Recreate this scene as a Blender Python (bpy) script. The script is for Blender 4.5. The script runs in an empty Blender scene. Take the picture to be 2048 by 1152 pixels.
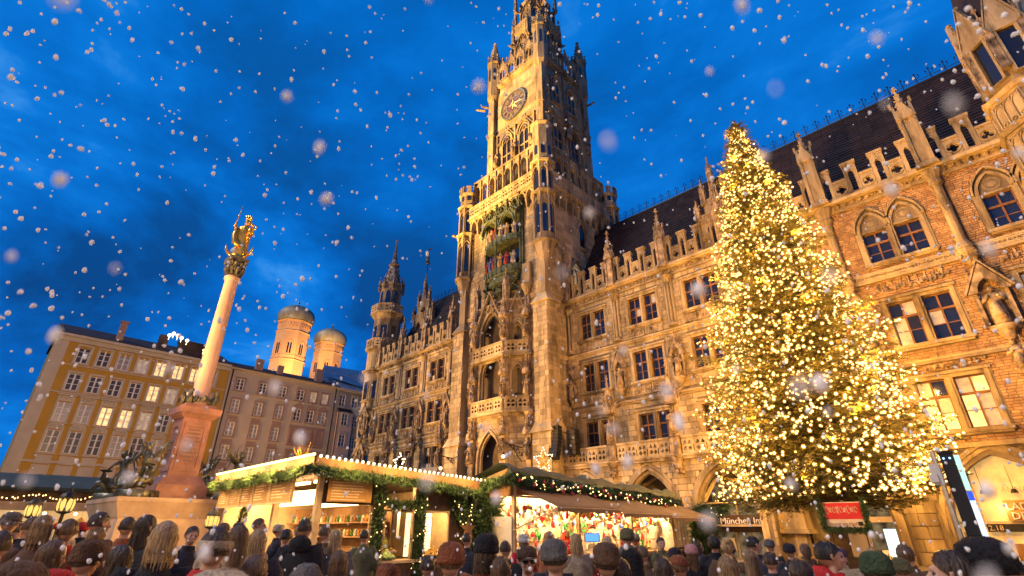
import bpy, math, random
import numpy as np
from mathutils import Vector, Matrix, Euler
from mathutils.geometry import tessellate_polygon
rnd = random.Random(7)
PI = math.pi
S = bpy.context.scene
COL = S.collection

# ------------------------------------------------------------------ camera, sky, sun, exposure
cd = bpy.data.cameras.new('camera')
cam = bpy.data.objects.new('camera', cd); COL.objects.link(cam)
cd.sensor_width = 36.0; cd.lens = 36.0 * 1000 / 2048
cd.clip_start = 0.05; cd.clip_end = 6000
PITCH = math.atan(0.482)
cam.location = (0, 0, 1.75)
cam.rotation_euler = (PI / 2 + PITCH, 0, math.radians(45))
cd.dof.use_dof = True; cd.dof.focus_distance = 30; cd.dof.aperture_fstop = 3.0
S.camera = cam
S.view_settings.view_transform = 'Standard'; S.view_settings.look = 'None'
S.view_settings.exposure = 0; S.view_settings.gamma = 1
S.view_settings.use_curve_mapping = False
try:
    S.cycles.sample_clamp_indirect = 4.0
    S.cycles.max_bounces = 6; S.cycles.diffuse_bounces = 2; S.cycles.glossy_bounces = 3
    S.cycles.transparent_max_bounces = 8; S.cycles.use_denoising = True
except Exception: pass

W = bpy.data.worlds.new('World'); S.world = W; W.use_nodes = True
nt = W.node_tree; nt.nodes.clear()
def N(t, ty, **kw):
    n = t.nodes.new(ty)
    for k, v in kw.items(): setattr(n, k, v)
    return n
wo = N(nt, 'ShaderNodeOutputWorld'); bg = N(nt, 'ShaderNodeBackground')
sky = N(nt, 'ShaderNodeTexSky', sky_type='NISHITA', sun_disc=False)
sky.sun_elevation = math.radians(28); sky.sun_rotation = math.radians(135)
tc = N(nt, 'ShaderNodeTexCoord')
# blue hour: the physical sky only modulates a deep blue, long cloud banks lie over it
mp = N(nt, 'ShaderNodeMapping'); mp.inputs['Scale'].default_value = (1.0, 1.1, 1.9)
n1 = N(nt, 'ShaderNodeTexNoise'); n1.inputs['Scale'].default_value = 2.3; n1.inputs['Detail'].default_value = 7; n1.inputs['Roughness'].default_value = .58; n1.inputs['Distortion'].default_value = .25
cr = N(nt, 'ShaderNodeValToRGB')
el = cr.color_ramp.elements
el[0].position = .40; el[0].color = (.003, .036, .13, 1)
el[1].position = .60; el[1].color = (.004, .155, .55, 1)
e = el.new(.50); e.color = (.002, .088, .35, 1)
e = el.new(.72); e.color = (.075, .34, .76, 1)
nt.links.new(tc.outputs['Generated'], mp.inputs['Vector']); nt.links.new(mp.outputs[0], n1.inputs['Vector'])
nt.links.new(n1.outputs['Fac'], cr.inputs['Fac'])
sx = N(nt, 'ShaderNodeSeparateXYZ'); nt.links.new(tc.outputs['Generated'], sx.inputs[0])
cr2 = N(nt, 'ShaderNodeValToRGB'); e2 = cr2.color_ramp.elements     # zenith clear blue
e2[0].position = .25; e2[0].color = (0, 0, 0, 1); e2[1].position = .95; e2[1].color = (.65, .65, .65, 1)
nt.links.new(sx.outputs[2], cr2.inputs['Fac'])
mx = N(nt, 'ShaderNodeMixRGB'); mx.inputs[2].default_value = (.0, .135, .52, 1)
nt.links.new(cr2.outputs[0], mx.inputs[0]); nt.links.new(cr.outputs[0], mx.inputs[1])
tint = N(nt, 'ShaderNodeMixRGB', blend_type='MULTIPLY'); tint.inputs[0].default_value = 1; tint.inputs[2].default_value = (.0, .03, .12, 1)
nt.links.new(sky.outputs[0], tint.inputs[1])
sc_ = N(nt, 'ShaderNodeMixRGB', blend_type='ADD'); sc_.inputs[0].default_value = 1
k9 = N(nt, 'ShaderNodeVectorMath', operation='SCALE'); k9.inputs['Scale'].default_value = 10.4
nt.links.new(mx.outputs[0], k9.inputs[0])
nt.links.new(k9.outputs[0], sc_.inputs[1]); nt.links.new(tint.outputs[0], sc_.inputs[2])
nt.links.new(sc_.outputs[0], bg.inputs['Color']); bg.inputs['Strength'].default_value = .12
nt.links.new(bg.outputs[0], wo.inputs[0])

def aim(o, tgt):
    d = Vector(tgt) - Vector(o.location); o.rotation_euler = d.to_track_quat('-Z', 'Y').to_euler()
sd = bpy.data.lights.new('sun', 'SUN'); sd.energy = 1.8; sd.angle = math.radians(12); sd.color = (1, .94, .90)
sun = bpy.data.objects.new('sun', sd); COL.objects.link(sun)
sun.location = (-22, -36, 56); aim(sun, (0, 5, 8))

# the floodlights that the square has on the opposite roofs and at the foot of the walls
def spot(name, loc, tgt, energy, size=60, col=(1, .60, .22), rad=.5, blend=.6):
    l = bpy.data.lights.new(name, 'SPOT'); l.energy = energy; l.color = col
    l.spot_size = math.radians(size); l.spot_blend = blend; l.shadow_soft_size = rad
    o = bpy.data.objects.new(name, l); COL.objects.link(o); o.location = loc; aim(o, tgt); return o
def point(name, loc, energy, col=(1, .62, .25), rad=.15):
    l = bpy.data.lights.new(name, 'POINT'); l.energy = energy; l.color = col; l.shadow_soft_size = rad
    o = bpy.data.objects.new(name, l); COL.objects.link(o); o.location = loc; return o
spot('floodlight', (-60, -4, 17), (-37, 36, 54), 780000, 44, col=(1, .56, .13))
spot('floodlight', (-57, 12, 6), (-37, 35, 25), 62000, 74, col=(1, .50, .13))
spot('floodlight', (-40, -4, 10), (-36, 35, 30), 26000, 50, col=(1, .52, .14))
spot('floodlight', (-41, 21, 7), (-20, 38, 14), 18000, 100, col=(1, .50, .13))
spot('floodlight', (-22, -6, 8), (-19, 38, 18), 30000, 56, col=(1, .50, .13))
spot('floodlight', (-72, 8, 6), (-57, 36, 20), 38000, 90, col=(1, .56, .19))
spot('floodlight', (-17, -8, 9), (0, 37, 16), 85000, 50, col=(1, .47, .09))
spot('floodlight', (-40, 2, 12), (-76, 18, 13), 19000, 88, col=(1, .60, .28))
spot('floodlight', (-10, -3, 4.5), (-24.4, 5.7, 11), 4200, 46, col=(1, .60, .34))
spot('floodlight', (-70, 14, 14), (-66, 38, 36), 26000, 60, col=(1, .54, .17))
# added warm fill for the crowd, unseen lights behind the viewer
point('added_warm_fill', (3.5, -3.5, 4.2), 700, (1, .60, .27), .6)
point('added_warm_fill', (-5, -6.5, 4.2), 1200, (1, .60, .27), .6)
point('added_warm_fill', (6.5, 5.0, 4.2), 700, (1, .60, .27), .6)

# ------------------------------------------------------------------ helpers
def base_mat(name, rough=.8):
    m = bpy.data.materials.new(name); m.use_nodes = True
    t = m.node_tree; b = t.nodes['Principled BSDF']; b.inputs['Roughness'].default_value = rough
    return m, t, b
def surf(name, col, rough=.8, var=.25, scale=1.5, bump=.3, bscale=12, rand=.18, metal=0, dark=None, darkamt=.0, streak=False, spec=.3, soot=0):
    """colour with two scales of wear, per piece variation and fine relief"""
    m, t, b = base_mat(name, rough); b.inputs['Metallic'].default_value = metal
    b.inputs['Specular IOR Level'].default_value = spec
    g = N(t, 'ShaderNodeTexCoord'); 
    n = N(t, 'ShaderNodeTexNoise'); n.inputs['Scale'].default_value = scale; n.inputs['Detail'].default_value = 5; n.inputs['Roughness'].default_value = .6
    geo = N(t, 'ShaderNodeNewGeometry')
    v = geo.outputs['Position']
    if streak:
        mm = N(t, 'ShaderNodeMapping'); mm.inputs['Scale'].default_value = (1, 1, .22); t.links.new(v, mm.inputs[0]); t.links.new(mm.outputs[0], n.inputs['Vector'])
    else: t.links.new(v, n.inputs['Vector'])
    r = N(t, 'ShaderNodeValToRGB'); e = r.color_ramp.elements
    lo = [c * (1 - var * 1.6) for c in col]; hi = [min(1, c * (1 + var)) for c in col]
    if dark: lo = [a * (1 - darkamt) + d * darkamt for a, d in zip(lo, dark)]
    e[0].position = .32; e[0].color = (*lo, 1); e[1].position = .68; e[1].color = (*hi, 1)
    t.links.new(n.outputs['Fac'], r.inputs['Fac'])
    oi = N(t, 'ShaderNodeObjectInfo'); ad = N(t, 'ShaderNodeMath', operation='ADD')
    t.links.new(oi.outputs['Random'], ad.inputs[0]); t.links.new(geo.outputs['Random Per Island'], ad.inputs[1])
    fr = N(t, 'ShaderNodeMath', operation='FRACT'); t.links.new(ad.outputs[0], fr.inputs[0])
    mr = N(t, 'ShaderNodeMapRange'); mr.inputs[3].default_value = 1 - rand; mr.inputs[4].default_value = 1 + rand
    t.links.new(fr.outputs[0], mr.inputs[0])
    vs = N(t, 'ShaderNodeVectorMath', operation='SCALE'); t.links.new(r.outputs[0], vs.inputs[0]); t.links.new(mr.outputs[0], vs.inputs['Scale'])
    out = vs.outputs[0]
    if soot:                                                    # black crust and rain streaks
        m4 = N(t, 'ShaderNodeMapping'); m4.inputs['Scale'].default_value = (1.5, 1.5, .28); t.links.new(v, m4.inputs[0])
        n4 = N(t, 'ShaderNodeTexNoise'); n4.inputs['Scale'].default_value = .9; n4.inputs['Detail'].default_value = 8; n4.inputs['Roughness'].default_value = .72; t.links.new(m4.outputs[0], n4.inputs['Vector'])
        r4 = N(t, 'ShaderNodeMapRange'); r4.inputs[1].default_value = .50; r4.inputs[2].default_value = .64; r4.inputs[3].default_value = 1; r4.inputs[4].default_value = 1 - soot; t.links.new(n4.outputs['Fac'], r4.inputs[0])
        v4 = N(t, 'ShaderNodeVectorMath', operation='SCALE'); t.links.new(out, v4.inputs[0]); t.links.new(r4.outputs[0], v4.inputs['Scale']); out = v4.outputs[0]
    t.links.new(out, b.inputs['Base Color'])
    if bump:
        n2 = N(t, 'ShaderNodeTexNoise'); n2.inputs['Scale'].default_value = bscale; n2.inputs['Detail'].default_value = 4
        t.links.new(v, n2.inputs['Vector'])
        bp = N(t, 'ShaderNodeBump'); bp.inputs['Strength'].default_value = bump; bp.inputs['Distance'].default_value = .05
        t.links.new(n2.outputs['Fac'], bp.inputs['Height']); t.links.new(bp.outputs[0], b.inputs['Normal'])
    return m
def emit(name, col, st):
    m = bpy.data.materials.new(name); m.use_nodes = True; t = m.node_tree; t.nodes.clear()
    o = N(t, 'ShaderNodeOutputMaterial'); e = N(t, 'ShaderNodeEmission'); e.inputs[0].default_value = (*col, 1); e.inputs[1].default_value = st
    t.links.new(e.outputs[0], o.inputs[0])
    try: m.cycles.emission_sampling = 'NONE'
    except Exception: pass
    return m
def glassm(name, col, rough=.06, em=None, est=0, var=0):
    m, t, b = base_mat(name, rough); b.inputs['Base Color'].default_value = (*col, 1); b.inputs['Specular IOR Level'].default_value = .9
    n = N(t, 'ShaderNodeTexNoise'); n.inputs['Scale'].default_value = 1.1
    geo = N(t, 'ShaderNodeNewGeometry'); t.links.new(geo.outputs['Position'], n.inputs['Vector'])
    bp = N(t, 'ShaderNodeBump'); bp.inputs['Strength'].default_value = .25; bp.inputs['Distance'].default_value = .03
    t.links.new(n.outputs['Fac'], bp.inputs['Height']); t.links.new(bp.outputs[0], b.inputs['Normal'])
    if em:
        b.inputs['Emission Color'].default_value = (*em, 1); b.inputs['Emission Strength'].default_value = est
        n3 = N(t, 'ShaderNodeTexNoise'); n3.inputs['Scale'].default_value = 2.3
        t.links.new(geo.outputs['Position'], n3.inputs['Vector'])
        mr = N(t, 'ShaderNodeMapRange'); mr.inputs[1].default_value = .3; mr.inputs[2].default_value = .7; mr.inputs[3].default_value = est * (1 - var); mr.inputs[4].default_value = est * (1 + var)
        t.links.new(n3.outputs['Fac'], mr.inputs[0]); t.links.new(mr.outputs[0], b.inputs['Emission Strength'])
        try: m.cycles.emission_sampling = 'NONE'
        except Exception: pass
    return m

class MB:
    def __init__(s): s.v = []; s.f = []; s.M = None; s.mi = []; s.cm = 0
    def add(s, vs, fs):
        k = len(s.v)
        if s.M is not None: vs = [tuple(s.M @ Vector(p)) for p in vs]
        s.v += vs; s.f += [tuple(i + k for i in f) for f in fs]; s.mi += [s.cm] * len(fs); return s
    def box(s, x0, x1, y0, y1, z0, z1):
        if x0 > x1: x0, x1 = x1, x0
        if y0 > y1: y0, y1 = y1, y0
        if z0 > z1: z0, z1 = z1, z0
        return s.add([(x0, y0, z0), (x1, y0, z0), (x1, y1, z0), (x0, y1, z0), (x0, y0, z1), (x1, y0, z1), (x1, y1, z1), (x0, y1, z1)],
              [(0, 3, 2, 1), (4, 5, 6, 7), (0, 1, 5, 4), (1, 2, 6, 5), (2, 3, 7, 6), (3, 0, 4, 7)])
    def taper(s, cx, cy, z0, z1, a0, b0, a1, b1):   # rectangular frustum, half sizes
        v = [(cx + sx * a, cy + sy * b, z) for z, a, b in ((z0, a0, b0), (z1, a1, b1)) for sx, sy in ((-1, -1), (1, -1), (1, 1), (-1, 1))]
        return s.add(v, [(0, 3, 2, 1), (4, 5, 6, 7), (0, 1, 5, 4), (1, 2, 6, 5), (2, 3, 7, 6), (3, 0, 4, 7)])
    def lathe(s, prof, n=12, cx=0, cy=0, rot=0, ex=1, ey=1, caps=True, fold=None):
        v = []; f = []
        for r, z in prof:
            for i in range(n):
                a = rot + 2 * PI * i / n
                q = r if fold is None else r * fold(a, z)
                v.append((cx + q * ex * math.cos(a), cy + q * ey * math.sin(a), z))
        for j in range(len(prof) - 1):
            for i in range(n):
                i2 = (i + 1) % n
                f.append((j * n + i, j * n + i2, (j + 1) * n + i2, (j + 1) * n + i))
        if caps:
            f.append(tuple(range(n))[::-1]); f.append(tuple((len(prof) - 1) * n + i for i in range(n)))
        return s.add(v, f)
    def tube(s, pts, r, n=6, cap=True):
        pts = [Vector(p) for p in pts]; rs = r if isinstance(r, (list, tuple)) else [r] * len(pts)
        v = []; f = []; prev = None
        for i, p in enumerate(pts):
            d = (pts[min(i + 1, len(pts) - 1)] - pts[max(i - 1, 0)]).normalized()
            if prev is None: up = Vector((0, 0, 1)) if abs(d.z) < .9 else Vector((1, 0, 0))
            else: up = prev
            a = d.cross(up).normalized(); b = a.cross(d).normalized(); prev = b
            for k in range(n):
                t = 2 * PI * k / n; q = p + a * math.cos(t) * rs[i] + b * math.sin(t) * rs[i]; v.append(tuple(q))
        for i in range(len(pts) - 1):
            for k in range(n):
                k2 = (k + 1) % n; f.append((i * n + k, (i + 1) * n + k, (i + 1) * n + k2, i * n + k2))
        if cap: f.append(tuple(range(n))); f.append(tuple((len(pts) - 1) * n + k for k in range(n))[::-1])
        return s.add(v, f)
    def ball(s, c, r, n=8, m=6, sx=1, sy=1, sz=1):
        prof = [(r * math.sin(PI * j / m), -r * math.cos(PI * j / m)) for j in range(m + 1)]
        prof[0] = (r * .02, -r); prof[-1] = (r * .02, r)
        v = []; f = []
        for q, z in prof:
            for i in range(n):
                a = 2 * PI * i / n; v.append((c[0] + q * sx * math.cos(a), c[1] + q * sy * math.sin(a), c[2] + z * sz))
        for j in range(m):
            for i in range(n):
                i2 = (i + 1) % n; f.append((j * n + i, j * n + i2, (j + 1) * n + i2, (j + 1) * n + i))
        return s.add(v, f)
    def plate(s, outer, holes, y0, y1):
        """polygon in (x,z) with holes, extruded from y0 (front) to y1 (back)"""
        loops = [outer] + list(holes)
        pts = [p for l in loops for p in l]
        tris = tessellate_polygon([[Vector((p[0], p[1], 0)) for p in l] for l in loops])
        n = len(pts); v = [(p[0], y0, p[1]) for p in pts] + [(p[0], y1, p[1]) for p in pts]
        f = []
        for t in tris:
            a, b, c = [pts[i] for i in t]
            cr = (b[0] - a[0]) * (c[1] - a[1]) - (b[1] - a[1]) * (c[0] - a[0])
            if abs(cr) < 1e-9: continue
            t = tuple(t) if cr > 0 else tuple(t)[::-1]
            f.append(t); f.append(tuple(i + n for i in t[::-1]))
        k = 0
        for li, l in enumerate(loops):
            m = len(l); ar = sum(l[i][0] * l[(i + 1) % m][1] - l[(i + 1) % m][0] * l[i][1] for i in range(m))
            ccw = (ar > 0) == (li == 0)
            for i in range(m):
                a, b = k + i, k + (i + 1) % m
                f.append((a, a + n, b + n, b) if ccw else (b, b + n, a + n, a))
            k += m
        return s.add(v, f)
    def ribbon(s, path, w, y0, y1, closed=False):
        """moulding of width w (outwards) following a path in (x,z)"""
        n = len(path); off = []; inn = []
        for i in range(n):
            a = path[(i - 1) % n] if (closed or i > 0) else path[i]; b = path[(i + 1) % n] if (closed or i < n - 1) else path[i]
            dx, dz = b[0] - a[0], b[1] - a[1]; L = math.hypot(dx, dz) or 1
            off.append((path[i][0] - dz / L * w, path[i][1] + dx / L * w)); inn.append((path[i][0] + dz / L * .013, path[i][1] - dx / L * .013))
        path = inn; v = [(p[0], y0, p[1]) for p in path] + [(p[0], y0, p[1]) for p in off] + [(p[0], y1, p[1]) for p in path] + [(p[0], y1, p[1]) for p in off]
        f = []
        for i in range(n if closed else n - 1):
            j = (i + 1) % n
            f += [(i, j, n + j, n + i), (2 * n + i, 3 * n + i, 3 * n + j, 2 * n + j), (n + i, n + j, 3 * n + j, 3 * n + i), (i, 2 * n + i, 2 * n + j, j)]
        if not closed:
            for i in (0, n - 1): f.append((i, n + i, 3 * n + i, 2 * n + i))
        return s.add(v, f)
    def mesh(s, name, mat=None, smooth=False):
        me = bpy.data.meshes.new(name); me.from_pydata(s.v, [], s.f)
        for m in (mat if isinstance(mat, (list, tuple)) else [mat] if mat else []): me.materials.append(m)
        if isinstance(mat, (list, tuple)): me.polygons.foreach_set('material_index', s.mi)
        if smooth: me.polygons.foreach_set('use_smooth', [True] * len(s.f))
        me.update(); return me
    def obj(s, name, mat, parent=None, smooth=False, M=None):
        return link(name, s.mesh(name, mat, smooth), parent, M)
def link(name, me, parent=None, M=None):
    o = bpy.data.objects.new(name, me); COL.objects.link(o)
    if parent: o.parent = parent
    if M is not None: o.matrix_local = M
    return o
def tag(o, label=None, cat=None, group=None, kind=None):
    if label: o['label'] = label
    if cat: o['category'] = cat
    if group: o['group'] = group
    if kind: o['kind'] = kind
    return o
def thing(name, label, cat, loc=(0, 0, 0), rz=0, group=None):
    o = bpy.data.objects.new(name, None); COL.objects.link(o); o.location = loc; o.rotation_euler = (0, 0, rz)
    o.empty_display_size = .3
    return tag(o, label, cat, group)
def trimesh(name, V, mat, parent=None, n=3):
    """V: (k, n, 3) array of loose polygons, built fast"""
    V = np.asarray(V, dtype=np.float32); k = V.shape[0]; n = V.shape[1]
    me = bpy.data.meshes.new(name); me.vertices.add(k * n); me.vertices.foreach_set('co', V.reshape(-1))
    me.loops.add(k * n); me.loops.foreach_set('vertex_index', np.arange(k * n, dtype=np.int32))
    me.polygons.add(k); me.polygons.foreach_set('loop_start', np.arange(0, k * n, n, dtype=np.int32))
    me.polygons.foreach_set('loop_total', np.full(k, n, dtype=np.int32))
    me.materials.append(mat); me.update(calc_edges=True); return link(name, me, parent)
def T(x=0, y=0, z=0, rz=0, s=1): return Matrix.Translation((x, y, z)) @ Matrix.Rotation(rz, 4, 'Z') @ Matrix.Scale(s, 4)
def SC(x, y, z): return Matrix.Diagonal((x, y, z, 1))
def copy_tree(o, parent=None):
    c = o.copy(); COL.objects.link(c); c.parent = parent
    for ch in list(o.children): copy_tree(ch, c)
    return c
# outlines in (x, z)
def arch(cx, w, zs, k=1.0, n=6):
    """pointed arch from left springing over the apex to the right one; k=1 equilateral, <1 blunter"""
    h = w / 2; r = w * (.5 + .5 * k) ; c = h - r   # centre offset on the far side
    L = []; ca = cx - c * 1.0   # centre of the left arc lies right of the middle
    a_end = math.acos((cx - ca) / r)
    for i in range(n + 1):
        a = PI + (a_end - PI) * i / n
        L.append((ca + r * math.cos(a), zs + r * math.sin(a)))
    R = [(2 * cx - x, z) for x, z in L[:-1]][::-1]
    return L + R
def arch_h(w, k=1.0):
    r = w * (.5 + .5 * k); c = r - w / 2; return math.sqrt(r * r - c * c)
def win_poly(cx, w, z0, zs, k=1.0, n=5):
    return [(cx - w / 2, z0)] + arch(cx, w, zs, k, n)[0:] + [(cx + w / 2, z0)]
def cw(p): return p[::-1]
def rect(x0, x1, z0, z1): return [(x0, z0), (x1, z0), (x1, z1), (x0, z1)]
def foil(cx, cz, R, k=4, n=20, rot=0, d=.5, q=.5):
    out = []
    for i in range(n):
        a = 2 * PI * i / n + .001; ph = ((a - rot + PI / k) % (2 * PI / k)) - PI / k
        dd = d * R; rho = q * R; s2 = rho ** 2 - (dd * math.sin(ph)) ** 2
        r = dd * math.cos(ph) + math.sqrt(max(0, s2)); out.append((cx + r * math.cos(a), cz + r * math.sin(a)))
    return out
FR = lambda x=0, y=0, z=0, rz=0: T(x, y, z, rz)      # local frame: x along the wall, y into it, z up

# ------------------------------------------------------------------ materials
M = {}
M['stone'] = surf('limestone', (.39, .295, .165), .85, .25, .6, .45, 9, .15, dark=(.06, .042, .028), darkamt=.7, streak=True, soot=.62)
M['stone2'] = surf('limestone_ashlar', (.41, .31, .17), .85, .22, .4, .4, 9, .30, dark=(.07, .05, .032), darkamt=.6, streak=True, soot=.38)
M['sooty'] = surf('weathered_limestone', (.24, .19, .14), .9, .28, .7, .5, 7, .25, dark=(.05, .042, .036), darkamt=.6, streak=True)
M['carve'] = surf('carved_limestone', (.34, .25, .16), .85, .35, 1.6, .9, 5, .15, dark=(.035, .026, .018), darkamt=.8, soot=.65)
M['joint'] = surf('mortar', (.15, .115, .08), .95, .2, 1, .2, 10, .05)
M['brick'] = surf('brick', (.36, .22, .11), .9, .2, 1.0, .4, 20, .24, dark=(.14, .06, .04), darkamt=.4)
M['roof'] = surf('dark_roof_tile', (.024, .015, .018), .75, .35, .8, .3, 6, .35)
M['iron'] = surf('dark_iron', (.03, .026, .022), .5, .2, 2, .1, 10, .1, metal=.6)
M['copper'] = surf('green_copper', (.10, .115, .05), .6, .35, 1.6, .5, 8, .2, metal=.2, dark=(.03, .035, .02), darkamt=.6)
M['bronze'] = surf('bronze', (.15, .14, .085), .42, .45, 3.5, .6, 9, .15, metal=.55, dark=(.02, .02, .016), darkamt=.5, spec=.6)
M['gold'] = surf('gilding', (.95, .48, .07), .28, .1, 3, .25, 14, .05, metal=.9)
M['redmarble'] = surf('red_marble', (.42, .20, .125), .55, .22, 1.6, .15, 8, .12, dark=(.2, .09, .06), darkamt=.4)
M['pinkmarble'] = surf('pink_marble', (.52, .33, .25), .45, .25, 1.2, .08, 8, .06, dark=(.3, .17, .13), darkamt=.4, streak=True)
M['glass'] = glassm('window_glass', (.012, .016, .035), .05)
M['glassd'] = glassm('dark_window_glass', (.012, .012, .014), .12)
M['glassh'] = glassm('house_window_glass', (.05, .045, .042), .3)
M['glassh'].node_tree.nodes['Principled BSDF'].inputs['Specular IOR Level'].default_value = .35
M['curtain'] = glassm('curtained_window', (.24, .21, .17), .35)
M['lit'] = glassm('lit_window', (.5, .4, .2), .3, (1, .62, .22), 1.1, .5)
M['litw'] = glassm('bright_lit_window', (.6, .5, .3), .3, (1, .72, .34), 2.2, .35)
M['litl'] = glassm('dim_lit_window', (.3, .25, .2), .2, (1, .66, .32), .28, .6)
M['wood'] = surf('window_wood', (.17, .075, .028), .6, .2, 2, .1, 20, .1)
M['white'] = surf('white_paint', (.66, .62, .55), .6, .06, 2, .05, 20, .05)
M['ochre'] = surf('ochre_plaster', (.42, .235, .033), .9, .08, .35, .08, 9, .02)
M['cream'] = surf('cream_plaster', (.46, .38, .26), .9, .08, .5, .06, 9, .02)
M['beige'] = surf('beige_plaster', (.42, .34, .25), .9, .07, .4, .06, 9, .02)
M['mauve'] = surf('mauve_plaster', (.30, .19, .14), .9, .1, .8, .06, 9, .06)
M['pink'] = surf('pink_plaster', (.50, .36, .28), .9, .07, .5, .06, 9, .03)
M['grey'] = surf('grey_plaster', (.32, .27, .21), .9, .07, .5, .06, 9, .03)
M['shutter'] = surf('dark_plaster_panel', (.16, .13, .11), .9, .15, 1.5, .1, 9, .05)
M['bulb'] = emit('warm_bulb', (1, .71, .30), 5); M['halo'] = emit('painted_bulb_halo', (1, .45, .05), 1.1)  # halo: emissive stars added round the bulbs to imitate their glow
M['bulbw'] = emit('bright_bulb', (1, .74, .38), 4.5)
M['bulbd'] = emit('small_bulb', (1, .62, .22), 5)
M['needle'] = surf('fir_needles', (.12, .105, .026), .7, .4, 2.5, 0, 9, .45)
M['bark'] = surf('bark', (.09, .06, .035), .95, .3, 3, .6, 14, .1)
# ================================================================== TOWN HALL AND CLOCK TOWER
def stone_unit():
    m = MB(); e = .04
    m.add([(-.5, .5, -.5), (.5, .5, -.5), (.5, .5, .5), (-.5, .5, .5), (-.5, -.3, -.5), (.5, -.3, -.5), (.5, -.3, .5), (-.5, -.3, .5),
           (-.5 + e, -.5, -.5 + e * 2), (.5 - e, -.5, -.5 + e * 2), (.5 - e, -.5, .5 - e * 2), (-.5 + e, -.5, .5 - e * 2)],
          [(0, 1, 5, 4), (1, 2, 6, 5), (2, 3, 7, 6), (3, 0, 4, 7), (4, 5, 9, 8), (5, 6, 10, 9), (6, 7, 11, 10), (7, 4, 8, 11), (8, 9, 10, 11)])
    return m
class Stones:
    def __init__(s): s.L = []
    def course(s, Mf, x0, x1, z0, z1, ch=.5, lmin=.7, lmax=1.25, holes=(), y=0, th=.06, gap=.03, tone=0):
        """squared stones in courses on the plane y, leaving out the rectangles or tests in holes"""
        nz = max(1, round((z1 - z0) / ch)); h = (z1 - z0) / nz
        for j in range(nz):
            x = x0 - (rnd.random() * lmin * .5)
            while x < x1 - .08:
                l = rnd.uniform(lmin, lmax); a, b = max(x, x0), min(x + l, x1); x += l
                if b - a < .15: continue
                za, zb = z0 + j * h, z0 + (j + 1) * h
                segs = [(a, b)]
                for hh in holes:
                    if callable(hh): hx = hh((za + zb) / 2)
                    else: hx = (hh[0], hh[1]) if (zb > hh[2] + .05 and za < hh[3] - .05) else None
                    if not hx: continue
                    ns = []
                    for p, q in segs:
                        if hx[1] <= p or hx[0] >= q: ns.append((p, q)); continue
                        if hx[0] - p > .12: ns.append((p, hx[0]))
                        if q - hx[1] > .12: ns.append((hx[1], q))
                    segs = ns
                for p, q in segs:
                    t = th * rnd.uniform(.75, 1.25)
                    s.L.append((Mf, (p + q) / 2, y - t / 2 + .005, (za + zb) / 2, q - p - gap, t, h - gap))
    def emit(s, parent, mat, name='stone', limit=300, inv=Matrix.Identity(4)):
        unit = stone_unit(); me = unit.mesh(name, mat)
        def key(r):
            p = r[0] @ Vector((r[1], r[2], r[3])); d = (p - Vector((0, 0, 1.75))).length_squared
            return -r[4] * r[6] / d * (0 if p.z < 2.0 else 1)
        s.L.sort(key=key)
        for r in s.L[:limit]:
            o = link(name, me, parent, inv @ r[0] @ Matrix.Translation(r[1:4]) @ SC(r[4], r[5], r[6]))
        rest = s.L[limit:]
        if rest:
            m = MB()
            for r in rest:
                m.M = inv @ r[0] @ Matrix.Translation(r[1:4]) @ SC(r[4], r[5], r[6]); m.add(unit.v, unit.f)
            tag(m.obj(name + '_courses', mat, parent), kind='stuff')
def arch_hole(cx, w, z0, zs, k=1.0, pad=0):
    r = w * (.5 + .5 * k) + pad; off = w * (.5 + .5 * k) - w / 2
    def f(z):
        if z < z0: return None
        if z <= zs: return (cx - w / 2 - pad, cx + w / 2 + pad)
        d = z - zs
        if d >= r: return None
        hw = math.sqrt(r * r - d * d) - off
        return (cx - hw, cx + hw) if hw > 0 else None
    return f

def figure_mb(h=1.8, seed=0, staff=False, m=None, cx=0, cy=0, z0=0):
    """a draped carved figure, seen from the front at -y"""
    m = m or MB(); r = random.Random(seed); ph = r.random() * 6; k = h
    prof = [(.15, 0), (.17, .03), (.165, .2), (.145, .42), (.125, .55), (.15, .68), (.16, .76), (.12, .815), (.05, .845), (.048, .87)]
    fold = lambda a, z: 1 + (.10 * math.sin(a * 5 + ph + z * 3) + .05 * math.sin(a * 9 + ph * 2)) * (1 if z < z0 + .6 * k else .35)
    sway = r.uniform(-.03, .03)
    m.lathe([(a * k, z0 + b * k) for a, b in prof], 14, cx, cy, ey=.75, fold=fold)
    m.ball((cx + sway * k, cy - .01 * k, z0 + .925 * k), .068 * k, 8, 6, sz=1.15)
    m.ball((cx + sway * k, cy + .025 * k, z0 + .935 * k), .08 * k, 7, 5)
    for sx in (-1, 1):
        up = r.uniform(-.02, .16)
        m.tube([(cx + sx * .14 * k, cy, z0 + .77 * k), (cx + sx * .205 * k, cy - .03 * k, z0 + .62 * k), (cx + sx * r.uniform(.05, .14) * k, cy - .17 * k, z0 + (.62 + up) * k)], [.055 * k, .05 * k, .035 * k], 6)
        m.ball((cx + sx * .1 * k, cy - .19 * k, z0 + (.62 + up) * k), .035 * k, 5, 4)
    m.taper(cx, cy - .10 * k, z0 + .12 * k, z0 + .6 * k, .10 * k, .07 * k, .04 * k, .03 * k)
    if staff: m.tube([(cx + .2 * k, cy - .16 * k, z0), (cx + .17 * k, cy - .14 * k, z0 + 1.1 * k)], .014 * k, 5)
    return m
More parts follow.
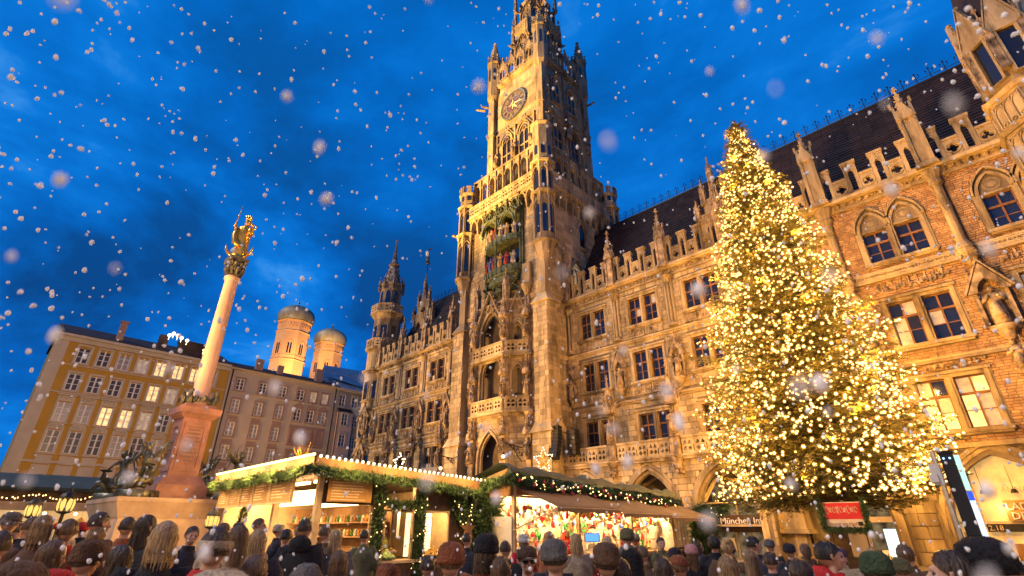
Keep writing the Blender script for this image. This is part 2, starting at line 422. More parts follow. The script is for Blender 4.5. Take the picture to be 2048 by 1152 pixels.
def crocket_spire(m, cx, cy, z0, h, r, n=4, rot=PI / 4, step=.42, cs=.09):
    m.lathe([(r, z0), (r * .12, z0 + h)], n, cx, cy, rot)
    k = max(3, int(h / step))
    for j in range(1, k):
        t = j / k; rr = r * (1 - .88 * t)
        for i in range(n):
            a = rot + 2 * PI * i / n; x, y = cx + rr * math.cos(a), cy + rr * math.sin(a); z = z0 + h * t; c = cs * (1.1 - .5 * t)
            m.taper(x + c * .5 * math.cos(a), y + c * .5 * math.sin(a), z, z + c * 1.5, c * .4, c * .4, c * .75, c * .75)
    zt = z0 + h
    m.taper(cx, cy, zt - .05, zt + .1, cs * .5, cs * .5, cs * .9, cs * .9); m.taper(cx, cy, zt + .1, zt + .16, cs * 1.7, cs * 1.7, cs * 1.7, cs * 1.7)
    m.taper(cx, cy, zt + .16, zt + .42, cs * .6, cs * .6, cs * .9, cs * .9)
def pinnacle_mb(h=6.0, w=.75, shaft=.5):
    """square panelled shaft, four gablets, crocketed spire, finial; origin at the foot"""
    m = MB(); hs = h * shaft; a = w / 2
    m.taper(0, 0, 0, .35, a * 1.25, a * 1.25, a * 1.05, a * 1.05)
    m.box(-a * .8, a * .8, -a * .8, a * .8, .35, hs)
    for sx in (-1, 1):
        for sy in (-1, 1): m.box(sx * a * .55, sx * a, sy * a * .55, sy * a, .35, hs)
    for q in range(4):
        m.M = Matrix.Rotation(q * PI / 2, 4, 'Z')
        m.plate([(-a * 1.15, hs - .25), (a * 1.15, hs - .25), (0, hs + w * 1.35)], [], -a * 1.12, -a * .8)
        m.ribbon(arch(0, w * .75, hs - .35 - w * .4, 1, 4), .05, -a * 1.06, -a * .9)
        m.box(-.07, .07, -a * 1.3, -a * 1.0, hs + w * 1.2, hs + w * 1.65)
    m.M = None
    crocket_spire(m, 0, 0, hs, h - hs - .4, a * 1.05)
    return m
def merlon_mb(w=.95, h=2.55):
    m = MB(); o = rect(-w / 2, w / 2, 0, h)
    m.plate(o, [win_poly(0, w * .42, .25, h - .85, 1, 4)], -.14, .14)
    m.box(-w / 2 - .08, w / 2 + .08, -.22, .22, h, h + .2); m.box(-w / 2 - .03, w / 2 + .03, -.18, .18, h - .14, h)
    m.ribbon(arch(0, w * .42, h - .85, 1, 4), .07, -.19, -.14)
    return m
def panel_mb(w=.85, h=1.35, k=4):
    m = MB(); zc = h * .5; R = min(w, h) * .40
    m.plate(rect(-w / 2, w / 2, 0, h), [foil(0, zc, R, k, 24, PI / 2 if k == 3 else 0, .52, .44)], -.12, .12)
    ring = [(R * 1.06 * math.cos(2 * PI * i / 16), zc + R * 1.06 * math.sin(2 * PI * i / 16)) for i in range(16)]
    m.ribbon(cw(ring)[::1], .06, -.17, -.12, True)
    m.box(-w / 2, w / 2, -.19, .19, h, h + .16); m.box(-w / 2, w / 2, -.16, .16, 0, .1)
    return m
def balu_mb(w=1.0, h=1.15):
    """pierced balustrade panel: two fish-bladder openings and a small slit"""
    m = MB(); z = h * .5
    hs = [foil(-w * .24, h * .67, w * .17, 3, 12, PI / 2), foil(w * .14, h * .67, w * .17, 3, 12, PI / 2), foil(-w * .24, h * .32, w * .16, 4, 12), foil(w * .14, h * .32, w * .16, 4, 12),
          win_poly(w * .41, w * .1, h * .16, h * .5, 1, 3)]
    m.plate(rect(-w / 2, w / 2, 0, h), hs, -.09, .09)
    m.box(-w / 2, w / 2, -.17, .17, h, h + .15); m.box(-w / 2, w / 2, -.15, .15, -.14, 0)
    return m
def window_pair(name, wl=1.32, h=2.6, mull=.36, tymp=False, transom=.62, cols=2, rows=2):
    """two lights; returns the root, its own mesh is the stone surround; > frame, pane"""
    W2 = wl + mull / 2; m = MB(); d = .42
    m.box(-mull / 2, mull / 2, -.1, d, 0, h); m.box(-.07, .07, -.2, -.1, 0, h)
    for s in (-1, 1):
        m.box(s * W2, s * (W2 + .22), -.13, .05, -.1, h + .22); m.box(s * (W2 + .22), s * (W2 + .34), -.06, .05, .05, h + .2)
        m.box(s * (W2 - .05), s * W2, -.02, d, 0, h)
    if not tymp:
        m.box(-W2 - .34, W2 + .34, -.22, .05, h + .22, h + .38); m.box(-W2, W2, -.1, d, h, h + .21)
    else:
        for s in (-1, 1):
            cx = s * (wl / 2 + mull / 2); ap = arch(cx, wl, h, 1.0, 7)
            m.ribbon(ap, .16, -.16, .1); m.ribbon(arch(cx, wl + .5, h, .95, 7), .1, -.26, -.02)
            m.plate([(cx - wl / 2, h)] + ap[1:-1] + [(cx + wl / 2, h)], [], .1, .3)
            q = h + wl * .36; R = wl * .26
            ring = [(cx + R * math.cos(2 * PI * i / 14), q + R * math.sin(2 * PI * i / 14)) for i in range(14)]
            m.ribbon(cw(ring), .06, -.02, .1, True); m.ball((cx, .08, q), R * .8, 8, 5, sy=.4); m.box(cx - wl / 2, cx + wl / 2, -.05, d, h - .12, h)
            for t in (-.35, .35): m.ball((cx + t * wl, .09, h + .16), .12, 6, 4, sy=.5)
    m.box(-W2 - .35, W2 + .35, -.3, .3, -.2, 0); m.box(-W2 - .25, W2 + .25, -.2, .1, -.32, -.2)
    root = m.obj(name, M['stone'])
    f = MB(); ft = .075; y0, y1 = .2, .3; P = []
    for s in (-1, 1):
        a = s * mull / 2; b = s * W2; x0, x1 = min(a, b), max(a, b); zt = h if not tymp else h - .12
        f.box(x0, x0 + ft, y0, y1, 0, zt); f.box(x1 - ft, x1, y0, y1, 0, zt)
        f.box(x0 + ft, x1 - ft, y0, y1, 0, ft * 1.3); f.box(x0 + ft, x1 - ft, y0, y1, zt - ft, zt)
        zm = zt * transom; f.box(x0 + ft, x1 - ft, y0 - .03, y1, zm - .07, zm + .07)
        xm = (x0 + x1) / 2; f.box(xm - .05, xm + .05, y0 - .02, y1, ft * 1.3, zt - ft)
        zz = (ft + zm) / 2; f.box(x0 + ft, x1 - ft, y0 + .03, y1, zz - .025, zz + .025)
        for xa, xb in ((x0 + ft, xm - .05), (xm + .05, x1 - ft)):
            for za, zb in ((ft * 1.3, zz - .025), (zz + .025, zm - .07), (zm + .07, zt - ft)): P.append((xa, xb, za, zb))
    f.obj('frame', M['wood'], root)
    for xa, xb, za, zb in P:
        key = (round(xb - xa, 3), round(zb - za, 3))
        if key not in PANE:
            q = MB(); q.box(-key[0] / 2, key[0] / 2, 0, .02, -key[1] / 2, key[1] / 2); PANE[key] = q.mesh('pane', M['glass'])
        mm = MB(); o = link('pane', PANE[key], root, T((xa + xb) / 2, .26, (za + zb) / 2))
        o.rotation_euler = (rnd.uniform(-.012, .012), 0, rnd.uniform(-.02, .02))
    return root
PANE = {}
def place(proto, parent, Mx, used=set()):
    if id(proto) in used: o = copy_tree(proto)
    else: used.add(id(proto)); o = proto
    o.parent = parent; o.matrix_local = Mx; return o
def set_panes(win, mats, p=.5):
    """some panes with their own glass (curtain or lamp behind)"""
    for c in win.children:
        if c.name.startswith('pane') and rnd.random() < p:
            me = c.data.copy(); me.materials.clear(); me.materials.append(rnd.choice(mats)); c.data = me

win_rect = window_pair('window', 1.30, 2.65, .34)
win_low = window_pair('window', 1.40, 2.75, .34, transom=.66)
win_goth = window_pair('window', 1.42, 2.45, .42, tymp=True, transom=.64)
win_br = window_pair('window', 1.42, 2.9, .40, transom=.66)
ME_MERLON = merlon_mb().mesh('merlon', M['stone'])
ME_PANEL4 = panel_mb().mesh('parapet_panel', M['stone']); ME_PANEL3 = panel_mb(k=3).mesh('parapet_panel', M['stone'])
ME_BALU = balu_mb().mesh('balustrade_panel', M['stone2'])
ME_PINN = pinnacle_mb(6.3, .78, .52).mesh('pinnacle', M['carve']); ME_PINNS = pinnacle_mb(3.4, .5, .5).mesh('pinnacle', M['carve'])
ME_FIG = [figure_mb(1.85, s, s % 2 == 0).mesh('statue', M['carve'], True) for s in range(5)]

def frieze(m, x0, x1, z0, z1, y, step=.36, seed=1):
    """band of carved leaves"""
    r = random.Random(seed); n = int((x1 - x0) / step)
    for i in range(n):
        x = x0 + (i + .5) * (x1 - x0) / n; z = (z0 + z1) / 2
        for k in range(3):
            m.ball((x + r.uniform(-.1, .1), y - .03, z + r.uniform(-.3, .3) * (z1 - z0)), r.uniform(.07, .13), 5, 4, sy=.7)
def blind_tracery(m, x0, x1, z0, z1, y, step=.5):
    n = max(1, round((x1 - x0) / step)); w = (x1 - x0) / n
    m.box(x0, x1, y - .06, y, z0, z0 + .08); m.box(x0, x1, y - .06, y, z1 - .08, z1)
    for i in range(n + 1): m.box(x0 + i * w - .035, x0 + i * w + .035, y - .07, y, z0 + .08, z1 - .08)
    for i in range(n):
        c = x0 + (i + .5) * w
        m.ribbon(arch(c, w * .8, z1 - .12 - w * .75, 1, 3), .05, y - .05, y)
        m.ribbon(cw([(c + w * .2 * math.cos(t * PI / 4), z0 + w * .4 + w * .2 * math.sin(t * PI / 4)) for t in range(8)]), .04, y - .05, y, True)
def niche_mb(h=4.6, w=1.15):
    """gabled canopy over a shallow niche with a console; origin at console foot, wall at y=0"""
    m = MB()
    for s in (-1, 1):
        m.box(s * w * .36, s * w * .5, -.35, 0, .9, h * .62); crocket_spire(m, s * w * .43, -.2, h * .62, h * .2, .14, 4, PI / 4, .3, .05)
    m.box(-w * .36, w * .36, -.06, -.01, .9, h * .62)
    m.plate([(-w * .62, h * .58), (w * .62, h * .58), (0, h * .92)], [win_poly(0, w * .62, h * .581, h * .60, 1, 4)], -.5, -.36)
    m.ribbon([(-w * .66, h * .58), (0, h * .95), (w * .66, h * .58)], .09, -.55, -.3)
    for j in range(5):
        for s in (-1, 1):
            t = (j + .5) / 5; m.ball((s * w * .66 * (1 - t), -.42, h * .58 + (h * .37) * t + .12), .075, 5, 4)
    m.box(-.07, .07, -.5, -.36, h * .93, h); m.taper(0, -.43, h, h + .12, .15, .15, .15, .15)
    m.lathe([(.08, .15), (.22, .35), (.3, .55), (.48, .75), (.52, .9)], 8, 0, -.28, ey=.8)
    return m
ME_NICHE = niche_mb().mesh('niche', M['carve'])
def colstat_mb():
    """free pier in front of the balcony: column, console, canopy with small spire"""
    m = MB()
    m.box(-.35, .35, -.35, .35, 0, 1.2); m.lathe([(.30, 1.2), (.42, 1.35), (.36, 1.5)], 8)
    m.box(-.16, .16, .12, .42, 1.2, 4.1)
    m.lathe([(.42, 3.7), (.55, 3.85), (.5, 4.3), (.42, 4.35)], 8, 0, 0, PI / 8)
    for i in range(8):
        a = i * PI / 4; crocket_spire(m, .45 * math.cos(a), .45 * math.sin(a), 4.0, .75, .1, 4, 0, .25, .045)
    for i in range(4):
        a = i * PI / 2 + PI / 4; m.box(.3 * math.cos(a) - .05, .3 * math.cos(a) + .05, .3 * math.sin(a) - .05, .3 * math.sin(a) + .05, 4.3, 5.3)
    crocket_spire(m, 0, 0, 4.35, 2.3, .36, 8, 0, .35, .06)
    # little raking arch back to the wall
    m.tube([(0, .3, 3.9), (0, 1.2, 4.9), (0, 2.3, 5.4)], [.12, .11, .13], 5)
    m.tube([(0, .3, 3.1), (0, .9, 4.2), (0, 2.0, 5.0)], [.07, .07, .07], 4)
    return m
ME_COLST = colstat_mb().mesh('pier', M['carve'])
def shaft_mb(h, r=.3, n=3):
    m = MB(); m.box(-r * 1.3, r * 1.3, -.08, .02, 0, h)
    for i in range(n):
        x = (i - (n - 1) / 2) * r * .95; y = -.2 if n % 2 and i == n // 2 else -.1
        m.lathe([(r * .42, .35), (r * .42, h - .5)], 8, x, y)
    m.lathe([(r * 1.5, 0), (r * 1.3, .2), (r * 1.0, .35)], 8, 0, -.1, PI / 8); m.lathe([(r * .9, h - .55), (r * 1.2, h - .35), (r * 1.3, h - .2), (r * 1.9, h)], 8, 0, -.12, PI / 8)
    return m

def parapet(parent, Mf, x0, x1, z, y=-.25):
    """raised merlons and pierced panels between two pinnacles"""
    n = max(3, 2 * round((x1 - x0 - .6) / 1.7) + 1); w = (x1 - x0 - .5) / n
    for i in range(n):
        cx = x0 + .25 + (i + .5) * w
        if i % 2 == 0: link('merlon', ME_MERLON, parent, Mf @ T(cx, y, z) @ SC(w / .95 * .98, 1, 1))
        else: link('parapet_panel', ME_PANEL4 if i % 4 == 1 else ME_PANEL3, parent, Mf @ T(cx, y, z) @ SC(w / .85 * .98, 1, 1))

def stone_wing(parent, Mf, ribs, xa, xb, zoff=0, balcony=True, arcade=True, hide_low=()):
    """ribs: x of the shafts; xa, xb: ends of the wall"""
    st = Stones(); bays = list(zip(ribs[:-1], ribs[1:])); holes = []; rc = []
    tr = MB(); sh = shaft_mb(4.7).mesh('shaft_cluster', M['stone'])
    for x0, x1 in bays:
        c = (x0 + x1) / 2; w = min(1.52, (x1 - x0) * .28)
        for zz, pr, hh in ((18.45, win_rect, 2.65), (13.3, win_rect, 2.65), (7.75, win_low, 2.75)):
            wn = place(pr, parent, Mf @ T(c, 0, zz)); holes.append(rect(c - 1.46, c + 1.46, zz, zz + hh)); rc.append((c - 1.8, c + 1.8, zz - .3, zz + hh + .4))
            if rnd.random() < .35: set_panes(wn, [M['glassd'], M['litl']], .4)
        blind_tracery(tr, c - 1.75, c - .1, 17.3, 18.1, -.04); blind_tracery(tr, c + .1, c + 1.75, 17.3, 18.1, -.04)
        blind_tracery(tr, c - 1.75, c - .1, 12.15, 12.95, -.04); blind_tracery(tr, c + .1, c + 1.75, 12.15, 12.95, -.04)
    wall = MB(); wall.M = Mf; wall.plate(rect(xa, xb, 6.4, 22.2), holes, 0, .5); wall.obj('wall', M['joint'], parent)
    st.course(Mf, xa, xb, 7.0, 11.5, .45, .6, 1.15, rc); st.course(Mf, xa, xb, 12.1, 17.0, .45, .6, 1.15, rc); st.course(Mf, xa, xb, 17.3, 22.1, .45, .6, 1.15, rc)
    band = MB(); band.M = Mf; tr_M = Mf
    for z, d, h in ((11.65, .24, .18), (11.5, .14, .15), (17.0, .24, .16), (16.86, .14, .14), (22.1, .18, .2), (22.85, .55, .22), (22.7, .42, .15)): band.box(xa, xb, -d, .1, z, z + h)
    band.box(xa, xb, -.12, .1, 22.3, 22.7)
    band.obj('string_course', M['stone2'], parent)
    fz = MB(); fz.M = Mf; frieze(fz, xa, xb, 22.3, 22.7, -.16); tag(fz.obj('leaf_frieze', M['carve'], parent), kind='stuff')
    t2 = MB(); t2.M = Mf; t2.add(tr.v, tr.f); tag(t2.obj('blind_tracery', M['carve'], parent), kind='stuff')
    for i, x in enumerate(ribs):
        link('shaft_cluster', sh, parent, Mf @ T(x, 0, 17.35)); 
        link('pinnacle', ME_PINN, parent, Mf @ T(x, -.3, 22.9))
        link('niche', ME_NICHE, parent, Mf @ T(x, -.05, 12.0)); link('statue', ME_FIG[(i * 2 + int(xa)) % 5], parent, Mf @ T(x, -.4, 12.95))
    for x0, x1 in bays: parapet(parent, Mf, x0, x1, 23.07)
    if xa < ribs[0] - .8: parapet(parent, Mf, xa, ribs[0], 23.07)
    st.emit(parent, M['stone2'])
def roof(parent, Mf, xa, xb, ze=23.0, zr=35.0, y0=.9, y1=7.2):
    m = MB(); m.M = Mf
    # rows of tiles: overlapping courses, each a thin wedge
    n = 34
    for i in range(n):
        t0, t1 = i / n, (i + 1.15) / n
        ya, yb = y0 + (y1 - y0) * t0, y0 + (y1 - y0) * min(1, t1); za, zb = ze + (zr - ze) * t0, ze + (zr - ze) * min(1, t1)
        x = xa
        while x < xb:
            l = min(.9, xb - x); k = rnd.uniform(0, .03)
            m.add([(x, ya - .09 - k, za), (x + l - .03, ya - .09 - k, za), (x + l - .03, yb, zb), (x, yb, zb), (x, ya, za - .06), (x + l - .03, ya, za - .06)], [(0, 1, 2, 3), (0, 4, 5, 1)])
            x += l
    tag(m.obj('roof_tiles', M['roof'], parent), kind='stuff')
    b = MB(); b.M = Mf
    b.add([(xa, y0, ze), (xb, y0, ze), (xb, y1, zr), (xa, y1, zr), (xa, y1 + 6.3, ze), (xb, y1 + 6.3, ze)], [(0, 1, 2, 3), (3, 2, 5, 4), (0, 3, 4), (1, 5, 2)])
    b.obj('roof', M['roof'], parent)
    r = MB(); r.M = Mf; r.box(xa, xb, y1 - .12, y1 + .12, zr - .05, zr + .12); r.tube([(xa, y1, zr + .45), (xb, y1, zr + .45)], .035, 4)
    x = xa + .3
    while x < xb:                                                  # wrought ridge cresting
        r.tube([(x, y1, zr), (x, y1, zr + 1.15)], .03, 4); 
        for sg in (-1, 1): r.tube([(x, y1, zr + .6), (x + sg * .25, y1, zr + .75), (x + sg * .22, y1, zr + .98)], .025, 3); r.ball((x + sg * .22, y1, zr + 1.0), .07, 4, 3)
        r.ball((x, y1, zr + 1.2), .09, 4, 3); x += .95
    s_ = .55; yy = y0 + (y1 - y0) * s_ - .35; zz = ze + (zr - ze) * s_
    r.tube([(xa, yy, zz + .3), (xb, yy, zz + .3)], .03, 4)
    x = xa
    while x < xb: r.tube([(x, yy + .3, zz - .1), (x, yy, zz + .3)], .02, 3); x += 1.2
    r.obj('ridge_cresting', M['iron'], parent)

# ---------------------------------------------------------------- right stone wing with balcony and arcade
hall = thing('town_hall_wing', 'carved limestone town hall wing with balcony, just right of the clock tower', 'town hall wing', (0, 0, 0))
F38 = FR(0, 38, 0)
stone_wing(hall, F38, [-29.6, -24.0, -18.4, -12.8], -29.98, -12.4)
roof(hall, F38, -30.0, 8.0)
FA = FR(0, 35.6, 0); stA = Stones(); AC = [-26.9, -21.1, -15.4]
ah = [win_poly(c, 4.3, 0, 2.7, .55, 8) for c in AC]
m = MB(); m.M = FA; m.plate([(-29.98, 0)] + [p for c in AC for p in win_poly(c, 4.3, 0, 2.7, .55, 8)] + [(-12.6, 0), (-12.6, 6.4), (-29.98, 6.4)], [], 0, .6); m.obj('arcade_wall', M['joint'], hall)
stA.course(FA, -29.98, -12.6, 0, 6.3, .42, .6, 1.1, [arch_hole(c, 4.3, -1, 2.7, .55, .45) for c in AC]); stA.emit(hall, M['stone2'], 'arcade_stone', 120)
m = MB(); m.M = FA
for c in AC:
    m.ribbon(arch(c, 4.3, 2.7, .55, 10), .22, -.12, .1); m.ribbon(arch(c, 4.74, 2.7, .55, 10), .2, -.06, .1); m.ribbon(arch(c, 3.9, 2.7, .57, 10), .2, .1, .5)
    for s in (-1, 1): m.box(c + s * 1.95, c + s * 2.35, -.08, .6, 0, 2.7); m.box(c + s * 1.9, c + s * 2.6, -.16, .6, 2.6, 2.85)
m.box(-29.98, -12.6, -.3, .3, 6.3, 6.5); m.box(-29.98, -12.6, -.42, .3, 6.5, 6.62)
m.obj('arch_moulding', M['stone'], hall)
m = MB(); m.box(-29.98, -12.6, 35.7, 38.0, 6.1, 6.58); 
for c in AC:                                                      # vault behind each arch
    for s in (-1, 1): m.tube([(c + s * 2.3, 35.9, 2.7), (c + s * 1.3, 37.0, 4.8), (c, 38.2, 5.9)], [.16, .14, .14], 5)
m.box(-29.98, -12.6, 39.6, 39.9, 0, 6.1); m.obj('balcony_floor', M['stone2'], hall)
for a, b in ((-29.6, -24.45), (-23.55, -18.85), (-17.95, -13.0)):
    n = 5 if b - a > 4.9 else 5
    for i in range(n): link('balustrade_panel', ME_BALU, hall, FA @ T(a + (i + .5) * (b - a) / n, -.1, 6.62) @ SC((b - a) / n * .995, 1, 1))
for i, x in enumerate((-24.0, -18.4)):
    link('pier', ME_COLST, hall, FA @ T(x, -.15, 6.6)); link('statue', ME_FIG[(i + 1) % 5], hall, FA @ T(x, -.3, 8.05))
    cb = MB(); cb.lathe([(.1, 5.3), (.35, 5.7), (.3, 6.0), (.55, 6.5)], 8, 0, -.2, PI / 8); 
    for k in range(14): cb.ball((rnd.uniform(-.35, .35), -.25 + rnd.uniform(-.3, .1), rnd.uniform(5.4, 6.1)), .13, 5, 4)
    cb.obj('carved_corbel', M['carve'], hall, M=FA @ T(x, 0, 0))
# stepped gable dormer between stone and brick
def gable(parent, x, y, z, h=9.5, w=3.4):
    m = MB(); m.M = FR(x, y, z)
    m.plate([(-w / 2, 0), (w / 2, 0), (w / 2, h * .4), (w * .3, h * .4), (w * .3, h * .55), (w * .12, h * .55), (0, h * .8), (-w * .12, h * .55), (-w * .3, h * .55), (-w * .3, h * .4), (-w / 2, h * .4)],
            [win_poly(-w * .2, w * .22, h * .06, h * .22, 1, 4), win_poly(w * .2, w * .22, h * .06, h * .22, 1, 4), foil(0, h * .42, w * .13, 4)], -.2, .3)
    blind_tracery(m, -w / 2, w / 2, h * .3, h * .39, -.2, .45); m.obj('gable', M['stone'], parent)
    for dx, s in ((-w / 2, .62), (-w * .28, .8), (0, 1.08), (w * .28, .8), (w / 2, .62)): link('pinnacle', ME_PINN, parent, FR(x + dx, y - .1, z + (h * .35 if abs(dx) > w * .4 else h * .5 if dx else h * .62)) @ SC(.55, .55, s * .55))
gable(hall, -12.9, 38.0, 23.0, 9.0)
hall.children[0]

# ---------------------------------------------------------------- left stone wing and its corner turret
hl = thing('town_hall_wing', 'carved limestone town hall wing with corner turret, left of the clock tower', 'town hall wing', (0, 0, 0))
FL = FR(0, 36.6, 0)
stone_wing(hl, FL, [-63.6, -58.1, -52.55, -47.0], -65.2, -43.0)
roof(hl, FL, -64, -43.0)
stL = Stones(); ALc = [-49.8, -55.3, -60.85]
m = MB(); m.M = FR(0, 35.4, 0); m.plate([(-65.2, 0)] + [p for c in ALc[::-1] for p in win_poly(c, 4.2, 0, 2.7, .55, 6)] + [(-44.4, 0), (-44.4, 6.4), (-65.2, 6.4)], [], 0, .6)
m.box(-65.2, -44.4, -.3, 1.2, 6.4, 6.62); m.obj('arcade_wall', M['stone2'], hl)
for i in range(20): link('balustrade_panel', ME_BALU, hl, FR(-64.6 + i * 1.0, 35.3, 6.62))
for i, x in enumerate((-58.1, -52.55, -47.0)):
    link('pier', ME_COLST, hl, FR(x, 35.4, 6.6) @ SC(1.15, 1, 1)); link('statue', ME_FIG[i % 5], hl, FR(x, 35.2, 8.05))
# canted corner oriel and turret
def oct_pts(r, rot=PI / 8): return [(r * math.cos(rot + i * PI / 4), r * math.sin(rot + i * PI / 4)) for i in range(8)]
TX, TY = -66.0, 38.2
m = MB(); m.lathe([(1.2, 5.2), (2.6, 6.6), (2.7, 7.0)], 8, TX, TY, PI / 8); m.lathe([(2.45, 7.0), (2.45, 26.2)], 8, TX, TY, PI / 8)
for z, r in ((7.0, 2.75), (11.6, 2.65), (16.9, 2.65), (22.4, 2.7), (22.7, 2.95), (26.0, 2.75)): m.lathe([(r, z), (r, z + .25)], 8, TX, TY, PI / 8)
m.lathe([(2.9, 26.2), (2.9, 26.45)], 8, TX, TY, PI / 8)
m.lathe([(2.05, 26.4), (2.05, 31.3)], 8, TX, TY, PI / 8); m.lathe([(2.05, 31.2), (2.65, 32.0), (2.65, 32.2)], 8, TX, TY, PI / 8); m.lathe([(1.65, 32.2), (1.65, 37.4)], 8, TX, TY, PI / 8); m.lathe([(1.85, 37.3), (1.85, 37.6)], 8, TX, TY, PI / 8)
m.obj('corner_turret', M['stone'], hl)
m = MB(); crocket_spire(m, TX, TY, 37.6, 5.6, 1.45, 8, PI / 8, .7, .14); 
m.lathe([(.75, 41.1), (.95, 41.4), (.7, 41.6)], 8, TX, TY, PI / 8); crocket_spire(m, TX, TY, 42.2, 3.6, .34, 8, PI / 8, .5, .09); m.box(TX - .35, TX + .35, TY - .06, TY + .06, 46.1, 46.3)
m.obj('spire', M['carve'], hl)
for i in range(8):
    a = PI / 8 + i * PI / 4; link('pinnacle', ME_PINNS, hl, FR(TX + 1.9 * math.cos(a), TY + 1.9 * math.sin(a), 36.3) @ SC(.6, .6, .75))
    a2 = i * PI / 4
    if math.sin(a2) < .5:
        Mt = T(TX + 1.53 * math.cos(a2), TY + 1.53 * math.sin(a2), 0, a2 + PI / 2)
        f = MB(); f.ribbon(win_poly(0, .8, 33.4, 35.6, 1, 4), .1, -.08, .1, True); wn = f.obj('turret_window', M['stone'], hl, M=Mt)
        g = MB(); g.plate(win_poly(0, .8, 33.4, 35.6, 1, 4), [], -.02, .03); g.obj('pane', M['glass'], wn)
        Mt = T(TX + 1.9 * math.cos(a2), TY + 1.9 * math.sin(a2), 0, a2 + PI / 2)
        f = MB(); f.ribbon(cw(rect(-.5, .5, 27.7, 30.1)), .12, -.08, .1, True); wn = f.obj('turret_window', M['stone'], hl, M=Mt); g = MB(); g.plate(rect(-.5, .5, 27.7, 30.1), [], -.02, .03); g.box(-.03, .03, -.05, 0, 27.7, 30.1); g.obj('pane', M['glass'], wn)
        Mt = T(TX + 2.3 * math.cos(a2), TY + 2.3 * math.sin(a2), 0, a2 + PI / 2)
        for z0 in (8.2, 13.2, 18.6):
            f = MB(); f.ribbon(cw(rect(-.55, .55, z0, z0 + 2.6)), .14, -.08, .1, True); f.box(-.9, .9, -.2, .1, z0 - .3, z0 - .15); wn = f.obj('turret_window', M['stone'], hl, M=Mt)
            g = MB(); g.plate(rect(-.55, .55, z0, z0 + 2.6), [], -.02, .03); g.obj('pane', M['glass'], wn)
        for zz in (26.45, 32.2):
            rr = 2.55 if zz < 30 else 2.5
            Mt = T(TX + rr * math.cos(a2), TY + rr * math.sin(a2), zz, a2 + PI / 2)
            link('balustrade_panel', ME_BALU, hl, Mt @ SC(2.05, .7, 1.0))
    if i % 2 == 0: 
        a = PI / 8 + i * PI / 4
        if math.sin(a) < .3: link('statue', ME_FIG[i % 5], hl, FR(TX + 2.75 * math.cos(a), TY + 2.75 * math.sin(a), 9.5 + 0) ); link('statue', ME_FIG[(i + 2) % 5], hl, FR(TX + 2.75 * math.cos(a), TY + 2.75 * math.sin(a), 14.2)); link('niche', ME_NICHE, hl, T(TX + 2.5 * math.cos(a), TY + 2.5 * math.sin(a), 8.3, a + PI / 2)); link('niche', ME_NICHE, hl, T(TX + 2.5 * math.cos(a), TY + 2.5 * math.sin(a), 13.2, a + PI / 2))
gable(hl, -60.4, 41.0, 27.0, 13.0, 5.0)
m = MB(); m.tube([(-60.4, 41, 39), (-60.4, 41, 43.6)], .06, 5); m.ball((-60.4, 41, 42.6), .16); m.add([(-60.4, 41, 43.0), (-59.7, 41, 43.1), (-59.6, 41, 43.5), (-60.4, 41, 43.4)], [(0, 1, 2, 3)]); m.obj('weather_vane', M['iron'], hl)
link('statue', figure_mb(1.9, 9).mesh('statue', M['bronze'], True), hl, FR(-60.4, 41, 40.6))
# ================================================================== CLOCK TOWER
tw = thing('clock_tower', 'tall gothic clock tower with green copper figure stage and round clock', 'clock tower', (-36.5, 41.5, 0))
TWI = Matrix.Translation((36.5, -41.5, 0))
def tf(Mx): return TWI @ Mx                                     # world -> tower frame
A = 6.5
FT = FR(-43, 35, 0)                                             # front, local x 0..13
RT = T(-30, 35, 0, PI / 2)                                      # right side, local x 0..13
stT = Stones()
# bodies
c = MB(); c.box(-42.97, -30.03, 35.03, 47.97, 0, 39.6); c.box(-40.1, -31.1, 36.6, 45.3, 39.6, 60.2); c.M = None
c.obj('tower_body', M['joint'], tw, M=TWI)
